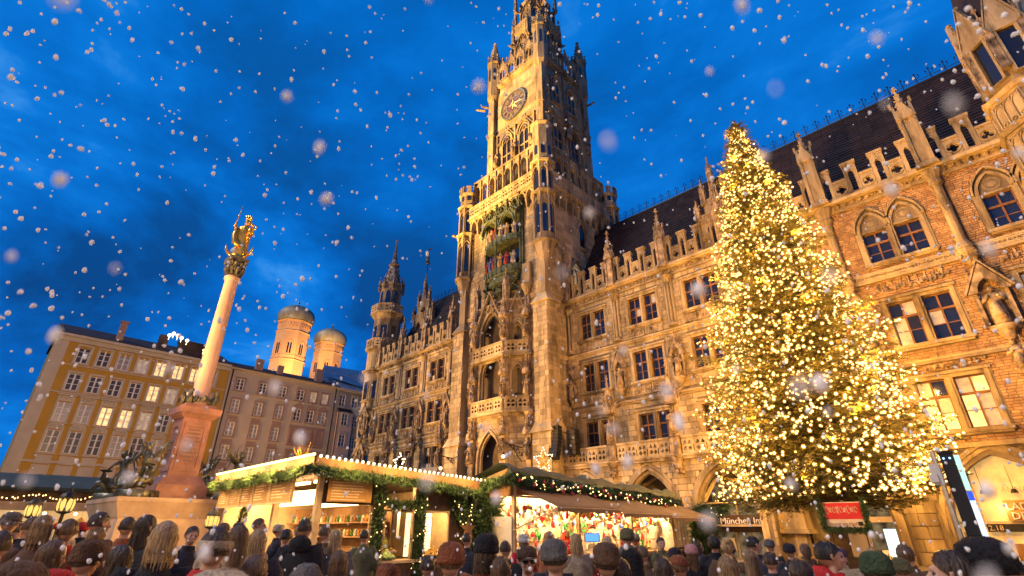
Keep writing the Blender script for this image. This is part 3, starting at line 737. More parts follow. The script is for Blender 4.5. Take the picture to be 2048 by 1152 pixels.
# loggia bay: half hexagon in front of the face; local x of the corners
def bayface(i):
    P = [(-40.6, 35.0), (-38.9, 33.6), (-34.4, 33.6), (-32.6, 35.0)]
    a, b = P[i], P[i + 1]; L = math.hypot(b[0] - a[0], b[1] - a[1]); return T(a[0], a[1], 0, math.atan2(b[1] - a[1], b[0] - a[0])), L
for i in range(3):
    Mx, L = bayface(i); w = 3.1 if i == 1 else 1.15; cx = L / 2; m = MB(); m.M = Mx; hs = []; ops = []
    for z0, zs in ((0, 7.6), (12.6, 15.6), (18.2, 20.1)):
        if i != 1: z0 = max(z0, .01) if z0 else 99; zs = zs - .1
        if z0 < 90:
            kk = 1.0; hs.append(win_poly(cx, w, max(z0, .02), zs - (0 if i == 1 else -.2), kk, 7)); ops.append((z0, zs))
    m.plate(rect(0, L, 0, 23.6), hs, 0, .45); m.obj('loggia_wall', M['joint'], tw, M=TWI)
    rc = [arch_hole(cx, w, z0 - .1, zs, 1.0, .3) for z0, zs in ops]
    stT.course(Mx, 0.02, L - .02, 0.2, 11.4, .5, .8, 1.3, rc); stT.course(Mx, 0.02, L - .02, 13.5, 17.2, .45, .6, 1.0, rc); stT.course(Mx, .02, L - .02, 18.0, 23.3, .45, .6, 1.0, rc)
    m = MB(); m.M = Mx
    for z0, zs in ops:
        ap = [(cx - w / 2, max(z0, .1))] + arch(cx, w, zs, 1.0, 9) + [(cx + w / 2, max(z0, .1))]
        m.ribbon(ap, .18, -.16, .1); m.ribbon([(p[0] * 1, p[1]) for p in [(cx - w / 2 - .2, max(z0, .1))] + arch(cx, w + .4, zs, 1.0, 9) + [(cx + w / 2 + .2, max(z0, .1))]], .14, -.08, .05)
        m.ribbon([(cx - w / 2 + .16, max(z0, .1))] + arch(cx, w - .32, zs, 1.0, 9) + [(cx + w / 2 - .16, max(z0, .1))], .16, .12, .4)
    for z in (11.5, 17.3, 23.4): m.box(-.15, L + .15, -.25, .2, z, z + .22); m.box(-.1, L + .1, -.15, .1, z - .16, z)
    if i == 1:
        m.ribbon([(cx - 2.2, 20.6), (cx, 24.9), (cx + 2.2, 20.6)], .22, -.5, -.2)           # steep gable over the top arch
        for j in range(7):
            for s in (-1, 1): m.ball((cx + s * 2.35 * (1 - (j + .5) / 7), -.35, 20.8 + 4.3 * (j + .5) / 7 + .2), .14, 5, 4)
        m.ribbon(cw(foil(cx, 23.0, .55, 3, 16, PI / 2)), .09, -.3, -.15, True)
    else: m.ribbon([(cx - .95, 21.4), (cx, 24.3), (cx + .95, 21.4)], .14, -.4, -.15)
    m.obj('arch_moulding', M['stone'], tw, M=TWI)
    for zb in (12.0, 17.6):
        n = max(1, round(L / 1.1)); 
        for q in range(n): link('balustrade_panel', ME_BALU, tw, tf(Mx @ T((q + .5) * L / n, -.5, zb) @ SC(L / n * 1.0, 1, .95)))
        fl = MB(); fl.M = Mx; fl.box(-.3, L + .3, -.72, .2, zb - .3, zb - .15); fl.obj('balcony_floor', M['stone2'], tw, M=TWI)
P = [(-38.9, 33.5), (-34.4, 33.5), (-32.5, 34.9), (-40.7, 34.9)]
for k, (x, y) in enumerate(P):                                  # piers between the openings with statues and finials
    m = MB(); m.M = FR(x, y, 0); m.box(-.3, .3, -.3, .3, 0, 23.5)
    for z in (11.4, 17.2): m.lathe([(.45, z), (.62, z + .3), (.5, z + .6)], 8, 0, 0, PI / 8)
    for z in (9.6, 15.3, 21.4):
        m.lathe([(.45, z), (.55, z + .2), (.45, z + .6)], 8, 0, -.35, PI / 8); crocket_spire(m, 0, -.35, z + .6, 1.5, .34, 8, 0, .3, .07)
    m.obj('pier', M['carve'], tw, M=TWI)
    for z in (7.4, 13.2, 19.2): link('statue', ME_FIG[(k + int(z)) % 5], tw, tf(FR(x, y - .42, z) @ SC(1.1, 1.1, 1.05)))
    link('pinnacle', ME_PINN, tw, tf(FR(x, y, 23.4) @ SC(.7, .7, .62)))
v = MB(); v.box(-40.4, -32.8, 35.2, 37.5, 11.0, 11.3); v.obj('loggia_floor', M['sooty'], tw, M=TWI)

# ashlar of the lower faces
gz = [(3.6, 10.2, 24.3, 37)]                                      # figure stage
stT.course(FT, 0, 13, 0.2, 35.3, .5, .8, 1.35, [(2.3, 10.5, 0, 23.6)] + [(3.7, 9.9, 24.4, 36.6)])
RW = [(6.0, 7.2, 31.2, 34.6), (9.0, 10.2, 31.2, 34.6), (4.4, 6.0, 24.0, 29.0)]
stT.course(RT, 0, 13, 0.2, 35.3, .5, .8, 1.35, RW)
def lancet(parent, Mx, cx, w, z0, zs, mat=None, lights=2, hood=True, deep=.10, name='window'):
    m = MB(); m.M = Mx; p = win_poly(cx, w, z0, zs, 1, 8)
    m.ribbon(p, .16, -.14, .1, True)
    if hood: m.ribbon(arch(cx, w + .5, zs, .95, 8), .14, -.3, .05)
    if lights == 2:
        m.box(cx - .06, cx + .06, -.08, .12, z0, zs + .1)
        for s in (-1, 1): m.ribbon(arch(cx + s * w / 4, w / 2 - .12, zs - w * .1, 1, 4), .06, -.06, .1)
        m.ribbon(cw(foil(cx, zs + w * .42, w * .2, 4, 16)), .06, -.06, .1, True)
        m.box(cx - w / 2, cx + w / 2, -.05, .1, (z0 + zs) / 2, (z0 + zs) / 2 + .1)
    m.box(cx - w / 2 - .2, cx + w / 2 + .2, -.28, .1, z0 - .25, z0)
    o = m.obj(name, M['stone'], parent, M=TWI)
    g = MB(); g.M = Mx; g.plate(p, [], deep - .03, deep + .02); g.obj('pane', mat or M['glassd'], o)
    return o
# recess boxes so that panes lie behind the ashlar
lancet(tw, RT, 6.6, 1.1, 31.2, 33.6, lights=1, deep=.03); lancet(tw, RT, 9.6, 1.1, 31.2, 33.6, lights=1, deep=.03)
lancet(tw, RT, 5.2, 1.5, 24.2, 27.4, M["litl"], deep=.03)
# corner buttresses of the foot
m = MB()
for (x, y, s) in ((-30.2, 34.9, 1), (-42.8, 34.9, 1)):
    m.taper(x, y, 0, 9.5, 1.15, 1.0, 1.1, .95); m.taper(x, y, 9.5, 10.4, 1.35, 1.2, .95, .85); m.taper(x, y, 10.4, 22.2, .92, .8, .85, .75); m.taper(x, y, 22.2, 23.4, 1.15, 1.0, .45, .4); m.taper(x, y, 23.4, 30.5, .5, .45, .5, .45)
m.box(-43.1, -29.9, 34.8, 35.2, 23.4, 23.7); m.box(-30.1, -29.8, 35, 48, 23.4, 23.7); m.box(-43.2, -29.8, 34.75, 35.2, 23.7, 23.85)
m.obj('buttress', M['stone2'], tw, M=TWI)
sb = Stones()
for x in (-30.2, -42.8):
    for dy, ang, hw in ((-1.0, 0, 1.1), ):
        sb.course(FR(x - 1.1, 33.9, 0), 0, 2.2, .2, 9.4, .5, .7, 1.1); sb.course(FR(x - .9, 34.12, 0), 0, 1.8, 10.5, 22.1, .5, .6, .9)
sb.course(T(-29.06, 33.95, 0, PI / 2), 0, 1.9, .2, 9.4, .5, .6, 1.0); sb.course(T(-29.3, 34.1, 0, PI / 2), 0, 1.6, 10.5, 22.1, .5, .6, .8)
stT.L += sb.L

# corner turrets of the main body
def turret(x, y, zt, ztop, battl=True, zf=25.5, r=1.25):
    m = MB(); m.lathe([(.25, zf), (.5, zf + 1.2), (r * .8, zf + 2.6), (r, zf + 3.6)], 8, x, y, PI / 8)
    m.lathe([(r * .8, zf + 3.6), (r * .8, zt)], 8, x, y, PI / 8)
    m.lathe([(r * 1.08, zf + 3.5), (r * 1.18, zf + 3.7), (r * 1.08, zf + 3.9)], 8, x, y, PI / 8)
    for z in (35.2, 39.4): m.lathe([(r * 1.15, z), (r * 1.25, z + .25)], 8, x, y, PI / 8)
    for i in range(8):
        a = PI / 8 + i * PI / 4; X, Y = x + r * .95 * math.cos(a), y + r * .95 * math.sin(a)
        m.lathe([(.13, zf + 3.8), (.11, zf + 4), (.11, 34.8), (.2, 35.2)], 6, X, Y); m.lathe([(.12, 35.4), (.12, 39.4)], 6, X, Y); 
        a2 = i * PI / 4; Mx = T(x + r * .9 * math.cos(a2), y + r * .9 * math.sin(a2), 0, a2 + PI / 2); m.M = Mx
        m.ribbon(arch(0, .72, 33.7, 1, 4), .1, -.08, .1); m.ribbon(arch(0, .72, 38.2, 1, 4), .1, -.08, .1); m.M = None
    m.lathe([(r * .95, 39.6), (r * .95, ztop - 1.2)], 8, x, y, PI / 8); m.lathe([(r * .95, ztop - 1.3), (r * 1.15, ztop - 1.0), (r * 1.15, ztop - .9)], 8, x, y, PI / 8)
    if battl:
        for i in range(8):
            a2 = i * PI / 4; m.M = T(x + r * 1.0 * math.cos(a2), y + r * 1.0 * math.sin(a2), 0, a2 + PI / 2); m.box(-.3, .3, -.08, .14, ztop - .9, ztop); m.box(-.36, .36, -.13, .19, ztop, ztop + .12)
        m.M = None
    o = m.obj('corner_turret', M['stone'], tw, M=TWI)
    for i in range(8):
        a2 = i * PI / 4
        for z0, z1 in ((30.2, 33.4), (36.0, 38.0), (40.6, 41.6)):
            if z0 < ztop - 1.5:
                g = MB(); g.M = T(x + r * .75 * math.cos(a2), y + r * .75 * math.sin(a2), 0, a2 + PI / 2); g.plate(win_poly(0, .46, z0, z1, 1, 4), [], -.06 if z0 < 40 else -.2, .1); g.obj('slit_opening', M['glassd'], o)
turret(-43.0, 35.0, 39.6, 42.6); turret(-30.0, 35.0, 39.6, 46.3, False); turret(-30.0, 48.0, 39.6, 42.6); turret(-43.0, 48.0, 39.6, 42.6)

# corbel table, gallery and the arcade behind it
m = MB(); G = .7
for Mx in (FT, RT):
    m.M = Mx; n = 9; w = (13 - 2.2) / n
    for i in range(n):
        cx = 1.1 + (i + .5) * w; m.ribbon(arch(cx, w * .72, 36.2, 1, 5), .17, -.55, .02)
        m.taper(cx - w / 2, -.25, 34.9, 36.2, .06, .1, .14, .28)
    m.taper(13 - 1.1, -.25, 34.9, 36.2, .06, .1, .14, .28)
    m.box(.9, 12.1, -.6, 0, 37.0, 37.25); m.box(.7, 12.3, -G - .1, .2, 37.25, 37.5); m.box(.9, 12.1, -.3, 0, 36.9, 37.0)
m.M = None; m.box(-43, -30, 35, 48, 39.4, 39.62)
m.obj('corbel_table', M['stone'], tw, M=TWI)
ME_B2 = balu_mb(1.0, 1.35).mesh('balustrade_panel', M['stone'])
for Mx in (FT, RT):
    for i in range(11): link('balustrade_panel', ME_B2, tw, tf(Mx @ T(1.0 + (i + .5), -G + .05, 37.55)))
m = MB()
for Mx in (FT, RT):                                               # open arcade standing on the gallery
    m.M = Mx; hs = [win_poly(1.6 + i * 1.4, .92, 39.7, 41.9, 1, 6) for i in range(8)]
    m.plate(rect(.9, 12.1, 37.5, 43.3), hs + [win_poly(1.6 + i * 1.4, .7, 37.8, 38.6, 1, 4) for i in range(8)], .05, .4)
    for i in range(8): m.ribbon(arch(1.6 + i * 1.4, .92, 41.9, 1, 6), .12, -.05, .1)
    m.box(.8, 12.2, -.1, .5, 43.3, 43.6); m.box(.8, 12.2, -.15, .1, 39.4, 39.6)
    for i in range(9): m.box(.9 + i * 1.4 - .08, .9 + i * 1.4 + .08, -.15, .1, 37.5, 43.3)
m.M = None; m.obj('gallery_arcade', M['stone'], tw, M=TWI)
# shaft
FS = FR(-40.2, 36.5, 0); RS = T(-31.0, 36.5, 0, PI / 2); SWD = 9.2; RWD = 8.9
rcF = [arch_hole(2.8, 1.6, 44.6, 48.6, 1, .25), arch_hole(6.0, 1.6, 44.6, 48.6, 1, .25)]
rcR = [arch_hole(q, 1.6, z, z + 3.4, 1, .25) for q in (2.8, 6.2) for z in (45.2, 53.3)]
stT.course(FS, 0, SWD, 39.6, 50.6, .45, .6, 1.1, rcF, y=.1); stT.course(RS, 0, RWD, 39.6, 60.0, .45, .6, 1.1, rcR, y=.1)
stT.course(FS, 0, SWD, 51.2, 60.0, .75, 1.2, 2.0, (), y=.08, th=.05, gap=.012)
for q in (2.8, 6.0): lancet(tw, FS, q, 1.6, 44.6, 48.6)
for q in (2.8, 6.2):
    for z in (45.2, 53.3): lancet(tw, RS, q, 1.6, z, z + 3.4)
m = MB(); m.M = FS
m.box(-.1, SWD + .1, -.18, .15, 50.8, 51.05); m.box(-.1, SWD + .1, -.12, .15, 43.9, 44.1); m.ribbon([(1.2, 48.9), (2.8, 51.4), (4.4, 48.9)], .12, -.2, -.05); m.ribbon([(4.4, 48.9), (6.0, 51.4), (7.6, 48.9)], .12, -.2, -.05)
for q in (1.0, 4.4, 7.8): m.box(q - .1, q + .1, -.22, .1, 44.1, 50.8); 
m.box(-.25, SWD + .25, -.25, .2, 59.9, 60.15); m.box(-.4, SWD + .4, -.4, .2, 60.15, 60.35)
m.M = RS; m.box(-.1, RWD + .1, -.18, .15, 51.2, 51.4); m.box(-.1, RWD + .1, -.14, .1, 50.2, 50.34); m.box(-.25, RWD + .25, -.25, .2, 59.9, 60.15); m.box(-.4, RWD + .4, -.4, .2, 60.15, 60.35)
for q in (.9, 4.5, 8.0): m.box(q - .12, q + .12, -.2, .1, 44.1, 59.8)
frieze(m, 0, RWD, 59.2, 59.8, -.1, .45)
m.M = None
for (x, y) in ((-40.2, 36.5), (-31, 36.5), (-31, 45.4), (-40.2, 45.4)):
    m.box(x - .55, x + .55, y - .55, y + .55, 39.6, 60.2); m.box(x - .68, x + .68, y - .68, y + .68, 51.0, 51.3)
m.obj('tower_trim', M['stone'], tw, M=TWI)
for (x, y) in ((-39.2, 36.3), (-35.8, 36.3), (-32.5, 36.2)): link('statue', ME_FIG[2], tw, tf(FR(x, y - .15, 45.3) @ SC(1.2, 1.2, 1.2)))
for q in (.2, 4.5, 8.6): link('pinnacle', ME_PINNS, tw, tf(RS @ T(q, -.5, 50.2) @ SC(1, 1, 1.2))); link('statue', ME_FIG[3], tw, tf(RS @ T(q, -.6, 47.6) @ SC(1.2, 1.2, 1.2)))
# clock
ck = thing('clock', None, None, (0, 0, 0)); ck.parent = tw; ck.matrix_local = tf(FR(-36.1, 36.42, 54.6))
def disc(r, y0, y1, n=48): 
    m = MB(); m.plate([(r * math.cos(2 * PI * i / n), r * math.sin(2 * PI * i / n)) for i in range(n)], [], y0, y1); return m
disc(2.28, -.10, .1).obj('dial', surf('clock_dial', (.20, .14, .075), .7, .1), ck)
def ringm(r0, r1, y0, y1, n=48):
    m = MB(); m.plate([(r1 * math.cos(2 * PI * i / n), r1 * math.sin(2 * PI * i / n)) for i in range(n)], [[(r0 * math.cos(2 * PI * i / n), r0 * math.sin(2 * PI * i / n)) for i in range(n)]], y0, y1); return m
ringm(2.24, 2.38, -.2, .1).obj('rim', M['bronze'], ck); ringm(2.06, 2.10, -.12, -.09).obj('minute_ring', M['iron'], ck)
disc(1.22, -.14, -.10).obj('inner_dial', surf('dark_red_dial', (.085, .03, .022), .6, .15), ck); ringm(1.2, 1.3, -.17, -.09).obj('inner_rim', M['bronze'], ck)
for h_ in range(12):
    tx = ['XII', 'I', 'II', 'III', 'IIII', 'V', 'VI', 'VII', 'VIII', 'IX', 'X', 'XI'][h_]
    m = MB(); x = 0; ws = {'I': .09, 'V': .2, 'X': .2}; tot = sum(ws[q] + .03 for q in tx); x = -tot / 2
    for q in tx:
        w_ = ws[q]
        if q == 'I': m.box(x, x + .06, -.135, -.10, -.27, .27)
        elif q == 'V': m.add([(x, -.13, .27), (x + .07, -.13, .27), (x + .12, -.13, -.27), (x + .08, -.13, -.27)], [(0, 3, 2, 1)]); m.add([(x + .15, -.131, .27), (x + .18, -.131, .27), (x + .12, -.131, -.27), (x + .08, -.131, -.27)], [(0, 3, 2, 1)])
        else: m.add([(x, -.13, .27), (x + .07, -.13, .27), (x + .19, -.13, -.27), (x + .12, -.13, -.27)], [(0, 3, 2, 1)]); m.add([(x + .15, -.131, .27), (x + .18, -.131, .27), (x + .05, -.131, -.27), (x + .01, -.131, -.27)], [(0, 3, 2, 1)])
        x += w_ + .03
    a = -h_ * PI / 6; m2 = m.obj('numeral', M['iron'], ck); m2.matrix_local = Matrix.Rotation(-a, 4, 'Y') @ Matrix.Translation((0, 0, 1.68))
for L_, w_, a in ((1.9, .12, 100), (1.3, .17, 142)):
    m = MB(); m.add([(-w_, -.2, -.35), (w_, -.2, -.35), (w_ * .6, -.2, L_ * .75), (0, -.2, L_), (-w_ * .6, -.2, L_ * .75), (0, -.24, 0)], [(0, 1, 2, 3, 4)]); o = m.obj('clock_hand', M['gold'], ck); o.matrix_local = Matrix.Rotation(math.radians(a), 4, 'Y')
for i in range(12):
    a = i * PI / 6; m = MB(); m.taper(0, -.15, 0, .5, .1, .02, .02, .01)
    if i % 3 == 0: o = m.obj('sun_ray', M['gold'], ck); o.matrix_local = Matrix.Rotation(a, 4, 'Y') @ Matrix.Translation((0, -.02, .35))

# crown parapet with gablets
ME_GBL = None
def gablet():
    m = MB(); w = 1.75
    m.plate([(-w / 2, 0), (w / 2, 0), (w / 2, 2.6), (.12, 5.0), (-.12, 5.0), (-w / 2, 2.6)], [win_poly(0, 1.12, .9, 2.0, 1, 6)], -.12, .12)
    m.ribbon([(-w / 2, 2.7), (0, 5.1), (w / 2, 2.7)], .1, -.2, .2); m.ribbon(win_poly(0, 1.12, .9, 2.0, 1, 6), .08, -.18, -.1)
    m.box(-.06, .06, -.06, .06, 0.9, 2.6); blind_tracery(m, -w / 2, w / 2, .1, .8, -.12, .58)
    m.taper(0, 0, 5.0, 5.6, .06, .06, .14, .14)
    for j in range(4):
        for s in (-1, 1): m.ball((s * w / 2 * (1 - (j + .5) / 4), 0, 2.85 + 2.4 * (j + .5) / 4), .1, 5, 4)
    return m
ME_GBL = gablet().mesh('gablet', M['stone'])
for Mx, L in ((FS, SWD), (RS, RWD), (T(-40.2, 45.4, 0, -PI / 2), 8.9), (T(-31, 45.4, 0, PI), 9.2)):
    n = 4; a0 = 1.1; w = (L - 2 * a0) / n
    for i in range(n): link('gablet', ME_GBL, tw, tf(Mx @ T(a0 + (i + .5) * w, -.15, 60.35) @ SC(w / 1.78, 1, .92)))
    for i in range(n + 1): link('pinnacle', ME_PINNS, tw, tf(Mx @ T(a0 + i * w, -.2, 60.4) @ SC(.8, .8, 1.35)))
for k, (x, y) in enumerate(((-40.2, 36.5), (-31, 36.5), (-31, 45.4), (-40.2, 45.4))):
    m = MB(); r = 1.05; m.lathe([(.5, 57.2), (r, 58.6), (r, 65.2), (r * 1.15, 65.4), (r * 1.15, 65.6)], 8, x, y, PI / 8)
    crocket_spire(m, x, y, 65.6, 4.6 if k != 1 else 3.6, .95, 8, PI / 8, .6, .13)
    for i in range(8):
        a = PI / 8 + i * PI / 4; crocket_spire(m, x + r * math.cos(a), y + r * math.sin(a), 65.2, 1.5, .16, 4, 0, .4, .06)
    o = m.obj('corner_turret', M['stone'], tw, M=TWI)
    for i in range(8):
        a2 = i * PI / 4; g = MB(); g.M = T(x + .97 * math.cos(a2), y + .97 * math.sin(a2), 0, a2 + PI / 2); g.plate(win_poly(0, .34, 61.6, 63.8, 1, 3), [], -.03, .05); g.obj('slit_opening', M['glassd'], o)
def gargoyle(x, y, z, a, L=1.3):
    m = MB(); m.tube([(0, 0, 0), (0, -L * .5, .05), (0, -L * .8, .18), (0, -L, .15)], [.2, .15, .16, .09], 6); m.taper(0, -L * .8, .25, .5, .12, .05, .02, .02); m.obj('gargoyle', M['carve'], tw, M=tf(T(x, y, z, a)))
# octagon stages
OX, OY = -35.6, 40.9
m = MB(); m.lathe([(3.4, 60.2), (3.4, 69.4)], 8, OX, OY, PI / 8); m.lathe([(3.4, 69.3), (3.9, 70.0), (3.9, 70.3)], 8, OX, OY, PI / 8); m.lathe([(2.3, 70.2), (2.3, 77.4), (2.7, 77.9), (2.7, 78.2), (1.7, 78.4), (1.5, 84)], 8, OX, OY, PI / 8)
m.obj('octagon', M['stone2'], tw, M=TWI)
m = MB(); m.lathe([(1.7, 83.9), (.2, 93)], 8, OX, OY, PI / 8); m.ball((OX, OY, 93.3), .35); m.obj('spire', M['copper'], tw, M=TWI)
for i in range(8):
    a = i * PI / 4; ca, sa = math.cos(a), math.sin(a); ap = 3.4 * math.cos(PI / 8)
    Mx = T(OX + ap * ca, OY + ap * sa, 0, a + PI / 2); ap2 = 2.4 * math.cos(PI / 8); Mx2 = T(OX + ap2 * ca, OY + ap2 * sa, 0, a + PI / 2)
    lancet(tw, Mx, 0, 1.7, 62.6, 66.3, hood=False, deep=.02); lancet(tw, Mx2, 0, 1.05, 71.6, 75.0, hood=False, deep=.02)
    m = MB(); m.M = Mx; m.ribbon([(-1.2, 66.8), (0, 69.4), (1.2, 66.8)], .12, -.3, 0); 
    for j in range(5):
        for s in (-1, 1): m.ball((s * 1.3 * (1 - (j + .5) / 5), -.2, 67.0 + 2.6 * (j + .5) / 5), .13, 5, 4)
    frieze(m, -1.3, 1.3, 68.2, 69.1, -.05, .4, i); m.M = Mx2; m.ribbon([(-.85, 75.4), (0, 77.5), (.85, 75.4)], .1, -.25, 0); frieze(m, -.8, .8, 76.4, 77.3, -.05, .35, i + 9)
    m.M = None; b = a + PI / 8
    m.M = T(OX + 3.4 * math.cos(b), OY + 3.4 * math.sin(b), 0, b + PI / 2); m.box(-.28, .28, -.25, .3, 60.2, 69.3); m.M = T(OX + 2.4 * math.cos(b), OY + 2.4 * math.sin(b), 0, b + PI / 2); m.box(-.2, .2, -.2, .2, 70.3, 77.4)
    m.obj('octagon_trim', M['carve'], tw, M=TWI)
    Mb = T(OX + 3.6 * ca, OY + 3.6 * sa, 70.3, a + PI / 2)
    for q in (-.83, .83): link('balustrade_panel', ME_BALU, tw, tf(Mb @ T(q * .86, 0, 0) @ SC(1.43, .8, 1.1)))
    link('pinnacle', ME_PINNS, tw, tf(FR(OX + 3.8 * math.cos(b), OY + 3.8 * math.sin(b), 68.2) @ SC(.95, .95, 1.65))); link('pinnacle', ME_PINNS, tw, tf(FR(OX + 3.4 * math.cos(b), OY + 3.4 * math.sin(b), 75.8) @ SC(.8, .8, 1.5)))
    gargoyle(OX + 3.4 * math.cos(b), OY + 3.4 * math.sin(b), 67.6, b + PI / 2); gargoyle(OX + 2.5 * math.cos(b), OY + 2.5 * math.sin(b), 76.2, b + PI / 2)
for (x, y, a) in ((-40.6, 36.2, -PI / 4 + .1), (-30.6, 45.7, PI * .6), (-30.4, 36.0, .6), (-43.6, 34.6, -.7), (-29.2, 48.4, 2.2), (-41.5, 36.0, -.8)): gargoyle(x, y, 57.0 if x > -43 and y < 47 and x != -30.4 else 35.6, a, 1.4)

# figure stage (green copper oriel with carved figures)
gs = thing('figure_stage', None, None); gs.parent = tw; gs.matrix_local = tf(FR(-36.1, 35.0, 0))
def bow(r, z, n=9, x0=0, flat=.62): return [(r * math.cos(PI + PI * i / (n - 1)), r * flat * math.sin(PI + PI * i / (n - 1)), z) for i in range(n)]
m = MB()
def bowslab(r, z0, z1, fl=.5, n=11):
    a = bow(r, z0, n, flat=fl); b = bow(r, z1, n, flat=fl); k = len(a)
    m.add(a + b, [tuple(range(k)), tuple(k + i for i in range(k))[::-1]] + [(i, k + i, k + i + 1, i + 1) for i in range(k - 1)])
bowslab(2.7, 27.0, 27.3); bowslab(2.85, 27.3, 28.0); bowslab(2.4, 26.2, 27.0); bowslab(1.8, 25.2, 26.2); bowslab(1.0, 24.3, 25.2)
bowslab(2.75, 31.0, 31.2); bowslab(2.9, 31.2, 31.9); bowslab(2.8, 34.6, 34.9)
for z in (27.9, 31.8):
    for i in range(13):
        a = PI + PI * i / 12; m.box(2.88 * math.cos(a) - .05, 2.88 * math.cos(a) + .05, 1.44 * math.sin(a) - .05, 1.44 * math.sin(a) + .05, z - .7, z + .08)
for x in (-2.95, -.1, 2.75):
    for z0, z1 in ((28, 31.1), (31.9, 34.8)):
        y = -.35 if abs(x) > 2 else -1.42
        m.lathe([(.2, z0), (.13, z0 + .3), (.13, z1 - .3), (.24, z1)], 8, x, y)
m.box(-3.1, -2.75, -.3, .3, 24.6, 35.5); m.box(2.75, 3.1, -.3, .3, 24.6, 35.5)
for x0, w_ in ((-1.5, 2.6), (1.35, 2.5)):
    m.M = FR(x0, -1.0, 0); m.plate([(-w_ / 2 - .15, 33.0)] + arch(0, w_ - .3, 33.2, .4, 8) + [(w_ / 2 + .15, 33.0), (w_ / 2 + .15, 35.2), (-w_ / 2 - .15, 35.2)], [], -.15, .1)
    m.ribbon(arch(0, w_ - .2, 33.3, .4, 8), .14, -.3, -.1)
    for j in range(12): m.ball((rnd.uniform(-1.2, 1.2), -.2, rnd.uniform(34.7, 35.6)), rnd.uniform(.1, .2), 5, 4)
m.M = None
for j in range(70): m.ball((rnd.uniform(-2.9, 2.9), rnd.uniform(-1.2, -.3), rnd.uniform(25.0, 26.8)), rnd.uniform(.08, .17), 5, 4)
for x, h_ in ((-2.9, 2.0), (-1.9, 1.5), (-.9, 3.1), (0, 2.0), (.9, 2.6), (1.9, 1.4), (2.9, 1.9)):
    crocket_spire(m, x, -.7, 35.1, h_, .24, 4, PI / 4, .35, .09); m.ribbon([(x - .55, 35.1), (x, 36.3), (x + .55, 35.1)], .08, -.8, -.6)
for x in (-2.2, .1, 2.3): m.ribbon(arch(x, 1.3, 35.4, 1, 6), .1, -.9, -.5)
m.obj('copper_frame', M['copper'], gs)
m = MB(); m.box(-2.8, 2.8, -.12, .1, 28.0, 34.6); m.obj('back_wall', M['glassd'], gs)
m = MB(); m.box(3.15, 4.2, -.5, 0, 24.9, 27.6); m.lathe([(.15, 23.8), (.5, 24.6), (.62, 25.0)], 8, 3.65, -.4, PI / 8); m.obj('side_niche', M['stone'], gs)
cols = [surf('red_costume', (.26, .04, .025), .6, .1), surf('blue_costume', (.08, .12, .3), .6, .1), surf('gold_costume', (.38, .25, .09), .5, .1), surf('white_costume', (.35, .3, .22), .6, .1)]
for i, (x, y, z, ci) in enumerate(((-2.1, -.75, 28.0, 0), (-1.2, -1.1, 28.0, 1), (-.5, -1.2, 28.0, 0), (.4, -1.2, 28.0, 2), (1.2, -1.0, 28.0, 0), (2.0, -.7, 28.0, 3), (-2.2, -.7, 31.9, 3), (-1.3, -1.0, 31.9, 2), (-.5, -1.1, 31.9, 0), (.4, -1.1, 31.9, 3), (1.2, -.9, 31.9, 2), (2.1, -.6, 31.9, 3))):
    figure_mb(1.75, 20 + i, i % 3 == 0).obj('figure', cols[ci], gs, True, FR(x, y, z))
for z in (27.7, 31.6):
    pass
stT.emit(tw, M['stone2'], inv=TWI)

# wrought brackets with hanging lamps at the tower foot
def bracket(x, y, z, label, big=True):
    t = thing('hanging_lamp', label, 'lamp', (x, y, z), 0, 'lamps hanging from wrought brackets on the tower')
    m = MB(); m.tube([(0, 1.4, .9), (0, -1.2, 1.1)], .05, 5); m.tube([(0, 1.4, -.4), (0, .8, 0), (0, .3, .6), (0, -.4, 1.0)], .04, 5)
    for (a, b, r) in ((.7, .55, .22), (.2, .75, .16), (-.3, .9, .12), (1.1, .35, .16)): m.tube([(0, a + r * math.cos(q), b + r * math.sin(q)) for q in [i * PI / 4 for i in range(9)]], .025, 4)
    for k in range(5): m.ball((0, 1.3 - k * .35, .25 + k * .18), .07, 5, 4)
    m.tube([(0, -1.1, 1.1), (0, -1.1, .12)], .025, 4); m.lathe([(.02, .3), (.10, .16), (.22, .05)], 10, 0, -1.1); m.obj('bracket', M['iron'], t)
    m = MB(); m.ball((0, -1.1, -.08), .17, 12, 8, sz=.9); m.obj('lamp_globe', M['bulbw'], t, True)
    point('lamp_light', (x, y - 1.1, z - .35), 90, rad=.2).parent = None
    return t
bracket(-33.2, 33.2, 7.6, 'lit round lamp hanging from a wrought iron bracket right of the tower doorway')
bracket(-42.4, 33.4, 7.3, 'lit round lamp hanging from a wrought iron bracket at the left foot of the tower')

# ================================================================== BRICK WING
bk = thing('town_hall_wing', 'orange brick town hall wing with gothic windows, behind and right of the fir tree', 'town hall wing', (0, 0, 0))
stB = Stones(); wall = MB(); wall.M = F38; holes = []; rc = []; arcs = []
bx = [-12.1, -5.5, .85, 7.2]; cs = [-8.8, -2.2, 4.1]
for c in cs:
    for zz, pr, hh, mats in ((17.7, win_goth, 2.45, [M['glassd']]), (11.9, win_br, 2.9, [M['glassd'], M['litl']]), (6.75, win_br, 2.9, [M['litl'], M['lit'], M['litl']])):
        wn = place(pr, bk, F38 @ T(c, 0, zz)); holes.append(rect(c - 1.58, c + 1.58, zz, zz + hh))
        if zz < 17: set_panes(wn, mats, .3 if zz > 10 else .9); rc.append((c - 1.95, c + 1.95, zz - .3, zz + hh + .45))
        else:
            for s in (-1, 1): rc.append(arch_hole(c + s * .92, 1.42, zz - .3, zz + hh, .95, .38))
wall.plate(rect(-12.4, 12, 5.7, 22.3), holes, 0, .5); wall.obj('wall', M['joint'], bk)
brk = Stones()
